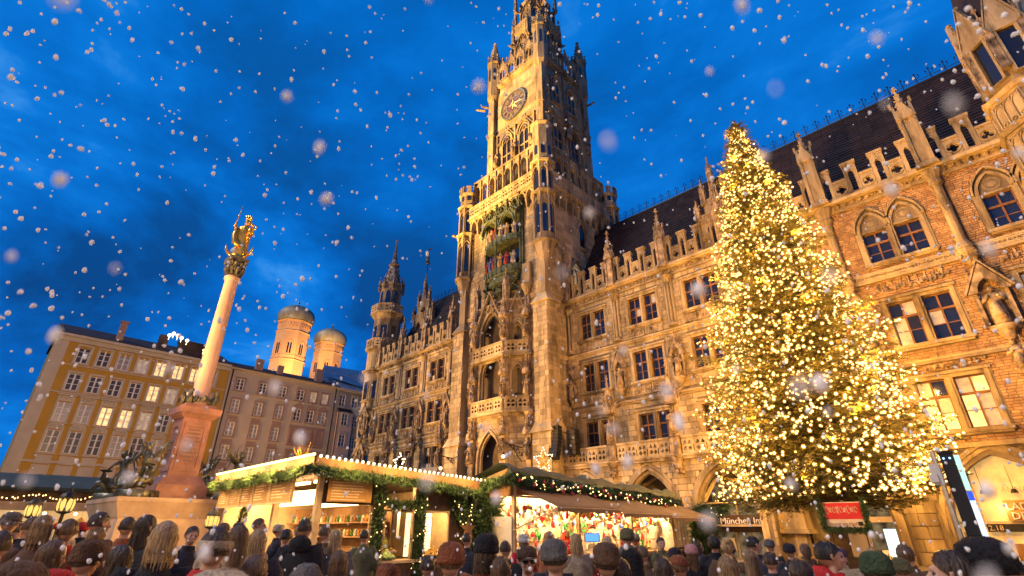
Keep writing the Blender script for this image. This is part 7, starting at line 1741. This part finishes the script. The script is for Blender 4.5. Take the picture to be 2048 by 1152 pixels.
def hair_me(kind, mat, seed, strands=0):
    r = random.Random(seed); m = MB(); cx, cy, cz = 0, .022, 1.69; v = []; f = []
    n, k = 20, 12; sx, sy, sz = .089, .108, .112
    low = {'short': .62, 'bob': .98, 'long': 1.0, 'bun': .62, 'curly': .72}[kind]
    g = lambda a, t: 1 + .04 * math.sin(a * 6 + seed) * t + (.07 * math.sin(a * 9 + t * 14 + seed) if kind == 'curly' else .025 * math.sin(a * 17 + t * 7))
    for j in range(k + 1):
        t = j / k
        for i in range(n):
            a = 2 * PI * i / n; fr = max(0, -math.sin(a)); th_ = t * PI * low * (1 - .42 * fr ** .7)   # shorter over the face
            q = g(a, t) * (1.0 if kind != 'curly' else 1.12); v.append((cx + sx * q * math.sin(th_) * math.cos(a) * 1.0, cy + sy * q * math.sin(th_) * math.sin(a), cz + sz * q * math.cos(th_)))
    for j in range(k):
        for i in range(n): i2 = (i + 1) % n; f.append((j * n + i, (j + 1) * n + i, (j + 1) * n + i2, j * n + i2))
    m.add(v, f)
    if kind in ('long', 'bob'):
        zl = 1.30 if kind == 'long' else 1.53
        rr = [(1.68, .088, .10), (1.62, .088, .10), (1.54, .086, .098), (1.45, .09, .105), (1.38, .085, .11), (zl, .06, .10)] if kind == 'long' else [(1.68, .088, .104), (1.62, .09, .105), (1.56, .088, .1), (zl, .075, .085)]
        vv = []; ff = []; nn = 15
        for j, (z, a_, b_) in enumerate(rr):
            for i in range(nn):
                a = -PI * .16 + (PI * 1.32) * i / (nn - 1); q = 1 + .05 * math.sin(i * 3 + j + seed); vv.append((a_ * q * math.cos(a), .03 + b_ * q * math.sin(a) * 1.0, z + .02 * math.sin(i * 5 + seed) * (j > 3)))
        for j in range(len(rr) - 1):
            for i in range(nn - 1): ff.append((j * nn + i, j * nn + i + 1, (j + 1) * nn + i + 1, (j + 1) * nn + i))
        m.add(vv, ff)
    if kind == 'bun': m.ball((0, .11, 1.76), .045, 10, 8)
    for _ in range(strands):                                             # loose strands that break the outline
        a = r.uniform(-.2, PI + .2) if kind in ('long', 'bob') else r.uniform(0, 6.28); t0 = r.uniform(0.02, .5); P = []
        zend = {'long': 1.28, 'bob': 1.52}.get(kind)
        for s in range(5):
            t = t0 + s * .12; th_ = t * PI * low * (1 - .42 * max(0, -math.sin(a)) ** .7); q = 1.03 + r.uniform(0, .03) + (.08 if kind == 'curly' else 0)
            P.append((cx + sx * q * math.sin(min(th_, 1.9)) * math.cos(a), cy + sy * q * math.sin(min(th_, 1.9)) * math.sin(a), cz + sz * q * math.cos(min(th_, 1.9))))
        if zend: P.append((P[-1][0] * 1.08, .03 + (P[-1][1] - .03) * 1.06, (P[-1][2] + zend) / 2)); P.append((P[-1][0] * r.uniform(.8, 1.1), P[-1][1] * r.uniform(.9, 1.1), zend + r.uniform(-.05, .1)))
        w = .0017; 
        vs = []
        for p in P: vs += [(p[0] - w * math.sin(a), p[1] + w * math.cos(a), p[2]), (p[0] + w * math.sin(a), p[1] - w * math.cos(a), p[2])]
        m.add(vs, [(2 * i, 2 * i + 1, 2 * i + 3, 2 * i + 2) for i in range(len(P) - 1)])
    return m.mesh('hair', mat, True)
def hat_me(kind, mat, seed):
    m = MB(); z0 = 1.675
    if kind in ('beanie', 'pompom'):
        rib = lambda a, z: 1 + .022 * math.cos(a * 22) * (1 if z > z0 + .05 else .6)
        m.lathe([(.100, z0), (.107, z0 + .01), (.108, z0 + .05), (.102, z0 + .055), (.103, z0 + .085), (.09, z0 + .12), (.062, z0 + .145), (.02, z0 + .155)], 44, 0, .018, ey=1.14, fold=rib)
        if kind == 'pompom':
            r = random.Random(seed); m.ball((0, .03, z0 + .19), .042, 10, 8)
            for _ in range(70): a, b = r.uniform(0, 6.28), r.uniform(-1.2, 1.5); d = Vector((math.cos(a) * math.cos(b), math.sin(a) * math.cos(b), math.sin(b))); c = Vector((0, .03, z0 + .19)); m.tube([c + d * .035, c + d * .06], [.008, .003], 3)
    elif kind == 'cap': m.lathe([(.098, z0 + .02), (.103, z0 + .05), (.09, z0 + .10), (.05, z0 + .125), (.01, z0 + .13)], 24, 0, .018, ey=1.1); m.add([(-.07, -.08, z0 + .03), (.07, -.08, z0 + .03), (.055, -.17, z0 + .015), (-.055, -.17, z0 + .015)], [(0, 1, 2, 3)])
    elif kind == 'fur':
        r = random.Random(seed); m.lathe([(.115, z0 - .03), (.135, z0), (.14, z0 + .06), (.12, z0 + .12), (.06, z0 + .155), (.01, z0 + .16)], 24, 0, .015, ey=1.1)
        for _ in range(1500):
            a, b = r.uniform(0, 6.28), r.uniform(-.3, 1.5); d = Vector((math.cos(a) * math.cos(b), math.sin(a) * math.cos(b) * 1.1, math.sin(b))); c = Vector((0, .015, z0 + .03)) + Vector((d.x * .128, d.y * .128, d.z * .12)); e_ = d * .03 + Vector((r.uniform(-.012, .012), r.uniform(-.012, .012), -.012)); s = d.cross(Vector((r.random(), r.random(), r.random()))).normalized() * .0022
            m.add([tuple(c - s), tuple(c + s), tuple(c + e_)], [(0, 1, 2)])
    elif kind == 'hood': loft(m, interp([(1.42, .13, .12, .02), (1.55, .115, .13, .03), (1.66, .118, .135, .035), (1.76, .105, .125, .04), (1.82, .06, .08, .04), (1.835, .02, .03, .04)], 3), 22, .03, seed)
    elif kind == 'band': m.lathe([(.096, z0 + .0), (.103, z0 + .02), (.102, z0 + .05), (.096, z0 + .055)], 28, 0, .018, ey=1.14)
    return m.mesh(kind if kind in ('hood', 'cap') else 'hat' if kind != 'band' else 'headband', mat, True)
CM = {}
def hairmat(c):
    key = (tuple(c), 'hair')
    if key not in CM:
        mt = surf('hair', c, .45, .5, 1, .5, 1, .05, spec=.5); t = mt.node_tree
        tc2 = N(t, 'ShaderNodeTexCoord'); mm = N(t, 'ShaderNodeMapping'); mm.inputs['Scale'].default_value = (75, 75, 7); t.links.new(tc2.outputs['Object'], mm.inputs[0])
        for n in t.nodes:
            if n.type == 'TEX_NOISE': t.links.new(mm.outputs[0], n.inputs['Vector'])
        CM[key] = mt
    return CM[key]
def cmat(c, rough=.85, name='cloth', bump=.5):
    key = (tuple(c), name)
    if key not in CM: CM[key] = surf(name, c, rough, .22, 7, bump, 45, .06)
    return CM[key]
HC = {'black': (.012, .010, .009), 'dark': (.05, .03, .018), 'brown': (.13, .07, .032), 'light': (.26, .16, .07), 'blond': (.42, .28, .13), 'grey': (.22, .2, .18)}
CC = {'black': (.014, .014, .016), 'navy': (.026, .024, .034), 'brown': (.10, .055, .03), 'rust': (.22, .07, .03), 'red': (.42, .02, .02), 'grey': (.11, .105, .10), 'beige': (.32, .24, .15), 'green': (.04, .065, .03), 'pink': (.45, .22, .2), 'white': (.5, .46, .4), 'purple': (.10, .06, .14), 'yellow': (.42, .40, .06), 'olive': (.12, .11, .05), 'cream': (.45, .36, .24)}
def person(px, py, hp, off, hair, hcol, hat, hatc, coat, label, pose='down', scarf=None, hood=False, D=None, z0=0, glasses=False, fat=1.05, ht=None, pos=None, extra=None):
    """px, py: where the crown of the head is seen; hp: head height in the picture"""
    seed = int(px * 7 + py)
    if pos is None:
        r = px - 1024; D = D or 345.0 / (hp * math.cos(math.atan2(r, 1100))); u = 576 - py; F = 1000 * math.cos(PITCH) - u * math.sin(PITCH); z = 1000 * math.sin(PITCH) + u * math.cos(PITCH)
        dr = D; L = math.hypot(r, F); top = 1.75 + z / L * dr
        lo, hi = 1.50, 1.97
        if top < lo or top > hi:
            tt = min(max(top, lo), hi)
            if abs(z) > 1: dr = max(.9, min(40, (tt - 1.75) * L / z)) if (tt - 1.75) * z > 0 else dr
            top = tt
        X, Y = (r - F) * R2 / L * dr, (r + F) * R2 / L * dr
    else: X, Y, top = pos[0], pos[1], ht; L = 1; dr = math.hypot(X, Y)
    topl = 1.80 if not hat or hat == 'band' else 1.845 if hat in ('fur', 'hood', 'beanie') else 1.81 if hat == 'cap' else 1.88
    s = (top - 0) / topl; phi = math.atan2(Y, X)
    t = thing('person', label, 'person', (X, Y, z0), phi + PI / 2 - math.radians(off + ((seed * 37) % 44 - 22) * (abs(off) < 60))); t.scale = (s, s, s); t.rotation_euler.x = ((seed * 13) % 11 - 5) * .008; t.rotation_euler.y = ((seed * 29) % 11 - 5) * .010
    near = dr < 4.5
    link('body', BODY[pose], t); link('coat', coat_me(pose, cmat(CC[coat]), seed, fat, hood), t); link('trousers', legs_me(cmat(CC['navy' if seed % 2 else 'black']), seed), t); link('shoes', shoes_me(cmat(CC['black'])), t)
    if hat not in ('hood', 'fur') or hair in ('long', 'bob'): link('hair', hair_me(hair, hairmat(HC[hcol]), seed, 650 if near else 110), t)
    if hat: link(*((lambda me: (me.name, me))(hat_me(hat, cmat(CC[hatc], .9, 'knit', .9), seed))), t)
    if scarf:
        m = MB(); loft(m, interp([(1.44, .12, .115, 0), (1.47, .135, .125, 0), (1.52, .125, .12, -.005), (1.56, .10, .10, -.005), (1.57, .085, .085, 0)], 3), 26, .08, seed); m.obj('scarf', cmat(CC[scarf]), t, True)
    m = MB(); 
    for q in (-1, 1): m.ball((q * .031, -.071, 1.672), .0125, 10, 8)
    m.obj('eyes', M['glassd'], t, True)
    if glasses:
        m = MB()
        for q in (-1, 1): m.ribbon(cw([(q * .034 + .026 * math.cos(i * PI / 5), 1.672 + .018 * math.sin(i * PI / 5)) for i in range(10)]), .004, -.102, -.098, True); m.tube([(q * .06, -.098, 1.675), (q * .085, -.02, 1.68)], .0025, 4)
        m.tube([(-.01, -.1, 1.676), (.01, -.1, 1.676)], .0025, 4); m.obj('glasses', M['black'], t)
    if extra == 'phone': pass
    return t
R2 = math.sqrt(.5)
PP = [
 (22, 1022, 42, 10, 'short', 'grey', 'cap', 'grey', 'black', 'person in grey flat cap and dark coat at the far left edge'),
 (60, 1034, 46, -20, 'short', 'brown', None, None, 'navy', 'brown haired person in navy coat second from the left edge'),
 (104, 1030, 58, 30, 'bob', 'light', None, None, 'brown', 'person with light brown bob and brown coat at the left, near the lanterns'),
 (152, 1038, 56, 0, 'short', 'brown', None, None, 'red', 'brown haired person in a red coat at the left'),
 (214, 1024, 50, 50, 'short', 'dark', None, None, 'brown', 'dark haired man in brown coat looking right, in front of the monument platform'),
 (256, 1034, 46, 10, 'short', 'dark', None, None, 'rust', 'dark haired person in rust red coat below the monument platform'),
 (294, 1030, 56, 60, 'long', 'dark', None, None, 'black', 'person with long dark hair in profile below the bronze putto'),
 (326, 1042, 84, 15, 'bob', 'blond', None, None, 'black', 'woman with a blond bob and black coat seen from behind, left half'),
 (375, 1052, 44, 165, 'short', 'dark', None, None, 'navy', 'dark haired man facing the camera between blond woman and light hat'),
 (416, 1056, 100, 0, 'short', 'dark', 'band', 'cream', 'brown', 'person with cream headband over dark hair, seen from behind'),
 (402, 1132, 190, 0, 'short', 'blond', 'fur', 'cream', 'beige', 'very near person in fluffy cream fur hat at the bottom edge', ),
 (30, 1112, 170, 0, 'short', 'brown', 'beanie', 'brown', 'brown', 'very near person in brown knitted cap at the bottom left corner'),
 (122, 1130, 150, 0, 'short', 'grey', 'beanie', 'red', 'grey', 'very near person in red knitted cap at the bottom left'),
 (455, 1046, 48, 20, 'bob', 'brown', None, None, 'beige', 'person with brown bob and beige coat in front of the menu boards'),
 (494, 1050, 66, -25, 'long', 'brown', None, None, 'beige', 'woman with long brown hair and beige scarf coat before the food stall'),
 (518, 1036, 34, 100, 'short', 'brown', None, None, 'brown', 'man in profile at the counter of the food stall'),
 (536, 1058, 58, -10, 'bob', 'blond', None, None, 'navy', 'woman with fair bob and navy coat left of the tall man'),
 (577, 1058, 40, 20, 'short', 'black', None, None, 'black', 'black haired short person in black coat beside the tall man'),
 (620, 1037, 46, 20, 'short', 'dark', None, None, 'black', 'tall dark haired man in black coat in front of the food stall'),
 (652, 1050, 40, 60, 'short', 'brown', None, None, 'brown', 'short haired man in brown coat right of the tall man'),
 (681, 1058, 44, 0, 'long', 'blond', None, None, 'grey', 'woman with long blond hair and grey coat right at the stall corner'),
 (604, 1118, 100, 20, 'short', 'grey', 'hood', 'grey', 'grey', 'near person with grey hood up, below the tall man'),
 (896, 1078, 86, 0, 'short', 'brown', 'beanie', 'rust', 'rust', 'near person in rust cap and rust coat, left of the centre'),
 (962, 1062, 74, 20, 'bob', 'dark', 'beanie', 'black', 'rust', 'person in black cap and rust coat near the centre'),
 (1012, 1082, 44, 0, 'short', 'dark', None, None, 'black', 'dark haired person in black coat just left of the person with glasses'),
 (1068, 1090, 70, 170, 'short', 'dark', 'cap', 'brown', 'black', 'person with glasses and brown cap facing the camera in the middle'),
 (1100, 1080, 56, 10, 'short', 'black', 'beanie', 'black', 'navy', 'person in black knitted hat behind the grey cap, centre'),
 (1128, 1072, 84, 0, 'short', 'dark', 'beanie', 'grey', 'olive', 'near person in grey ribbed cap and olive coat, centre'),
 (1156, 1066, 42, 0, 'bob', 'blond', None, None, 'beige', 'fair haired person in beige coat holding up a phone'),
 (1188, 1078, 84, 0, 'short', 'dark', 'beanie', 'brown', 'navy', 'near person in dark brown cap and navy coat, right of the grey cap'),
 (1225, 1072, 40, 170, 'long', 'blond', None, None, 'red', 'fair haired woman facing the camera, lit by the ornament stall'),
 (1243, 1053, 42, 10, 'short', 'dark', 'beanie', 'olive', 'grey', 'person in small olive cap and grey coat before the ornament stall'),
 (1262, 1092, 66, 30, 'short', 'black', 'hood', 'black', 'black', 'person with black hood up below the olive cap'),
 (1291, 1092, 46, -20, 'short', 'brown', None, None, 'brown', 'brown haired person before the right half of the ornament stall'),
 (1345, 1092, 42, 20, 'short', 'grey', 'beanie', 'navy', 'black', 'person in navy cap near the right end of the ornament stall'),
 (1382, 1085, 42, -10, 'long', 'brown', 'beanie', 'pink', 'black', 'person in pale pink knitted cap and black coat'),
 (1356, 1108, 66, 0, 'short', 'brown', 'cap', 'rust', 'brown', 'person in rust cap and brown coat below the pink cap'),
 (1418, 1071, 40, 10, 'curly', 'black', None, None, 'black', 'person with curly black hair before the tourist office'),
 (1440, 1074, 46, 0, 'bun', 'blond', None, None, 'brown', 'fair haired person with a bun before the tourist office'),
 (1466, 1082, 40, 20, 'short', 'dark', 'beanie', 'green', 'black', 'person in green cap before the tourist office doors'),
 (1450, 1110, 74, -15, 'bob', 'light', None, None, 'beige', 'near person with light bob and beige coat below the tourist office'),
 (1506, 1072, 44, 60, 'short', 'black', None, None, 'navy', 'black haired man turning right, under the tree'),
 (1500, 1098, 52, 0, 'long', 'light', None, None, 'olive', 'person with light brown long hair and olive coat, under the tree'),
 (1572, 1084, 38, 0, 'short', 'dark', 'beanie', 'navy', 'navy', 'person in navy cap and navy coat by the stone pier'),
 (1540, 1104, 54, 10, 'short', 'dark', None, None, 'navy', 'dark haired person in navy coat left of the red jacket'),
 (1640, 1081, 74, 75, 'short', 'black', None, None, 'red', 'young man in red jacket with hood, looking to the right'),
 (1686, 1093, 42, 10, 'short', 'brown', 'beanie', 'purple', 'beige', 'person in purple knitted cap right of the red jacket'),
 (1722, 1096, 92, 0, 'short', 'dark', 'beanie', 'green', 'green', 'near person in dark green knitted cap, lower right'),
 (1790, 1112, 34, 0, 'short', 'brown', 'beanie', 'olive', 'brown', 'small person in olive cap before the bright screen'),
 (1822, 1090, 52, 20, 'curly', 'brown', None, None, 'brown', 'person with curly brown hair left of the large profile'),
 (1868, 1098, 112, -80, 'short', 'dark', None, None, 'black', 'near dark haired man in profile looking left, lower right'),
 (1920, 1110, 42, 30, 'short', 'grey', 'cap', 'brown', 'white', 'person in brown cap with white collar, lower right'),
 (1978, 1068, 118, 0, 'short', 'black', 'fur', 'black', 'black', 'near person in big black fluffy hat at the right'),
 (2034, 1116, 70, 0, 'short', 'dark', None, None, 'brown', 'dark haired person in brown coat at the bottom right corner'),
 (494, 1112, 96, 0, 'short', 'brown', None, None, 'black', 'near short haired person in black coat, below the long brown hair'),
 (1600, 1116, 84, 10, 'short', 'dark', None, None, 'black', 'near dark haired person in black coat, bottom edge left of the red jacket'),
 (846, 1112, 60, 0, 'short', 'dark', None, None, 'black', 'dark haired person in black coat below the right stall window'),
 (8, 1062, 74, 20, 'short', 'dark', None, None, 'brown', 'dark haired person in brown coat cut off by the left edge'),
 (180, 1050, 50, -10, 'short', 'light', None, None, 'olive', 'light haired person in olive coat left of the monument platform'),
 (90, 1080, 84, 20, 'long', 'brown', None, None, 'navy', 'person with long brown hair and navy coat, lower left'),
 (205, 1074, 84, 20, 'short', 'dark', 'beanie', 'brown', 'rust', 'person in brown cap and rust coat, lower left'),
 (262, 1090, 84, -30, 'bob', 'dark', None, None, 'red', 'person with dark bob and red coat left of the blond woman'),
 (1005, 1112, 76, 0, 'bob', 'brown', None, None, 'brown', 'person with brown bob and brown coat, low in the centre'),
 (1232, 1116, 84, -30, 'short', 'dark', None, None, 'grey', 'dark haired person in grey coat, low right of centre'),
 (1310, 1112, 74, 20, 'long', 'dark', None, None, 'brown', 'person with long dark hair and brown coat, bottom edge'),
 (780, 1122, 80, 0, 'short', 'brown', 'beanie', 'rust', 'brown', 'person in rust cap at the bottom edge below the worker window'),
 (350, 1090, 66, 10, 'short', 'brown', None, None, 'navy', 'brown haired person in navy coat below the blond woman'),
 (690, 1100, 66, 10, 'bob', 'brown', None, None, 'black', 'person with brown bob before the lit stall corner'),
 (42, 1046, 34, 60, 'short', 'dark', None, None, 'rust', 'dark haired person in rust coat, back row at the far left'),
 (128, 1044, 32, 150, 'bob', 'blond', None, None, 'beige', 'fair haired woman turned to the camera under the left lanterns'),
 (182, 1042, 30, 30, 'short', 'black', 'beanie', 'red', 'black', 'person in red cap in the back row left of the platform'),
 (340, 1048, 30, 40, 'short', 'brown', None, None, 'green', 'brown haired person in green coat against the pale platform'),
 (438, 1050, 28, 0, 'short', 'grey', None, None, 'black', 'grey haired person in black coat below the right lantern'),
 (474, 1044, 28, -40, 'bun', 'dark', None, None, 'red', 'person with a dark bun and red coat at the left menu boards'),
 (556, 1046, 28, 90, 'short', 'black', 'beanie', 'cream', 'navy', 'person in cream cap in the back row at the food stall'),
 (596, 1050, 28, -60, 'bob', 'light', None, None, 'brown', 'person with light bob in the back row left of the tall man'),
 (735, 1060, 32, 0, 'short', 'dark', None, None, 'olive', 'dark haired person in olive coat left of the worker window'),
 (930, 1066, 34, 30, 'short', 'dark', None, None, 'navy', 'dark haired person in navy coat at the gap between the stalls'),
 (1040, 1066, 34, -20, 'bob', 'brown', 'beanie', 'white', 'red', 'person in white cap and red coat at the left end of the ornament stall'),
 (1092, 1062, 30, 20, 'long', 'blond', None, None, 'rust', 'long fair haired person in rust coat close to the ornament counter'),
 (1270, 1066, 32, 0, 'short', 'brown', 'cap', 'beige', 'brown', 'person in beige cap close to the ornament counter'),
 (1318, 1074, 32, 160, 'short', 'dark', None, None, 'olive', 'dark haired man facing the camera at the right of the ornament stall'),
 (1400, 1082, 32, 40, 'bob', 'dark', None, None, 'purple', 'person with dark bob and purple coat right of the ornament stall'),
 (1530, 1076, 32, 0, 'short', 'brown', 'beanie', 'grey', 'black', 'person in grey cap before the tourist office doors'),
 (1602, 1086, 34, -40, 'bob', 'brown', None, None, 'brown', 'person with brown bob beside the stone pier'),
 (1750, 1096, 36, 20, 'short', 'blond', None, None, 'navy', 'fair haired person in navy coat before the shop glass'),
 (1945, 1100, 40, 0, 'long', 'dark', None, None, 'rust', 'person with long dark hair left of the big black fluffy hat'),
]
for q in PP: person(*q, scarf='red' if q[0] in (1225, 416) else 'beige' if q[0] in (494, 536) else None, hood=q[0] in (1640, 1243, 1722, 620), glasses=q[0] == 1068, pose='up' if q[0] == 1156 else 'front' if q[0] % 3 == 0 else 'down', fat=1.05 + (q[0] % 5) * .03)
# worker in the food stall window and stallholders
person(0, 0, 0, 120, 'short', 'dark', 'cap', 'brown', 'yellow', 'stall worker in yellow green top and cap behind the food stall window', pose='front', pos=(X1 - .45, 8.85), ht=1.86)
person(0, 0, 0, 180, 'short', 'dark', None, None, 'white', 'stall worker in white top at the middle of the food stall', pose='front', pos=(-17.2, 7.7), ht=1.78)
person(0, 0, 0, 200, 'bob', 'brown', None, None, 'red', 'stall worker in red top inside the ornament stall', pose='front', pos=(-12.65, 15.5), ht=1.72)
for k, (x, c_, h_, lab) in enumerate(((-16.6, 'black', 1.75, 'leftmost of the people on the balcony, in a black coat with yellow scarf'), (-15.7, 'navy', 1.82, 'bald looking man in navy coat, second from left on the balcony'), (-15.0, 'grey', 1.7, 'person in grey coat in the middle of the balcony group'), (-14.4, 'black', 1.85, 'tall person in black coat near the lit balcony window'), (-13.8, 'brown', 1.7, 'rightmost person on the balcony, in brown coat'))):
    person(0, 0, 0, 180 - k * 10, 'short', ['dark', 'grey', 'brown', 'black', 'light'][k], None, None, c_, lab, pos=(x, 36.05), ht=h_, z0=6.6, scarf='yellow' if k == 0 else None)
t = thing('phone', 'raised phone with blue lit screen above the crowd in the centre', 'phone', (0, 0, 0)); px_, py_ = 1184, 1075
_r = px_ - 1024; _u = 576 - py_; _F = 1000 * math.cos(PITCH) - _u * math.sin(PITCH); _z = 1000 * math.sin(PITCH) + _u * math.cos(PITCH); _L = math.hypot(_r, _F); _D = 5.9
t.location = ((_r - _F) * R2 / _L * _D, (_r + _F) * R2 / _L * _D, 1.75 + _z / _L * _D); t.rotation_euler = (0, 0, PI / 4 + .15)
m = MB(); m.box(-.08, .08, -.004, .006, -.042, .042); m.obj('case', M['black'], t); m = MB(); m.box(-.073, .073, -.006, -.004, -.037, .037); m.obj('screen', emit('blue_screen', (.12, .35, 1), 1.6), t)

# lit window behind the balcony group
# ================================================================== FALLING SNOW
M['snow'], _t, _b = base_mat('snow', .9); _b.inputs['Base Color'].default_value = (.93, .97, 1, 1); _b.inputs['Subsurface Weight'].default_value = 0
_o = [n for n in _t.nodes if n.type == 'OUTPUT_MATERIAL'][0]; _tr = N(_t, 'ShaderNodeBsdfTranslucent'); _tr.inputs[0].default_value = (.93, .95, 1, 1); _ms = N(_t, 'ShaderNodeMixShader'); _ms.inputs[0].default_value = .3
_tp = N(_t, 'ShaderNodeBsdfTransparent'); _m2 = N(_t, 'ShaderNodeMixShader'); _m2.inputs[0].default_value = .18
_t.links.new(_b.outputs[0], _ms.inputs[1]); _t.links.new(_tr.outputs[0], _ms.inputs[2]); _t.links.new(_ms.outputs[0], _m2.inputs[1]); _t.links.new(_tp.outputs[0], _m2.inputs[2]); _t.links.new(_m2.outputs[0], _o.inputs[0])
sn = MB(); rs_ = random.Random(11)
unit = MB(); unit.ball((0, 0, 0), 1, 7, 5)
def flake(D, rad):
    px = rs_.uniform(-60, 2100); py = rs_.uniform(-60, 1180); r = (px - 1024) / 1000; u = (576 - py) / 1000
    F = math.cos(PITCH) - u * math.sin(PITCH); z = math.sin(PITCH) + u * math.cos(PITCH); L = math.sqrt(1 + r * r + u * u)
    p = Vector(((r - F) * R2, (r + F) * R2, z)) / L * D + Vector((0, 0, 1.75))
    a, b, c = rs_.uniform(.7, 1.1), rs_.uniform(.7, 1.1), rs_.uniform(.8, 1.5)
    for q in range(3):
        o_ = Vector((rs_.uniform(-.5, .5), rs_.uniform(-.5, .5), rs_.uniform(-.8, .8))) * rad * (q > 0); k_ = rad * (1 if q == 0 else rs_.uniform(.4, .8))
        sn.add([(p.x + o_.x + v[0] * k_ * a, p.y + o_.y + v[1] * k_ * b, p.z + o_.z + v[2] * k_ * c) for v in unit.v], unit.f)
for _ in range(1900):
    D = 1.6 + 8 * rs_.random() ** 1.2; flake(D, rs_.uniform(.0028, .009) * (D / 2.4) ** .6)
for _ in range(64): D = rs_.uniform(.16, .45); flake(D, rs_.uniform(.004, .012) * D)
tag(sn.obj('falling_snow', M['snow'], None, True), 'white snowflakes drifting through the air over the whole square', 'snow', kind='stuff')
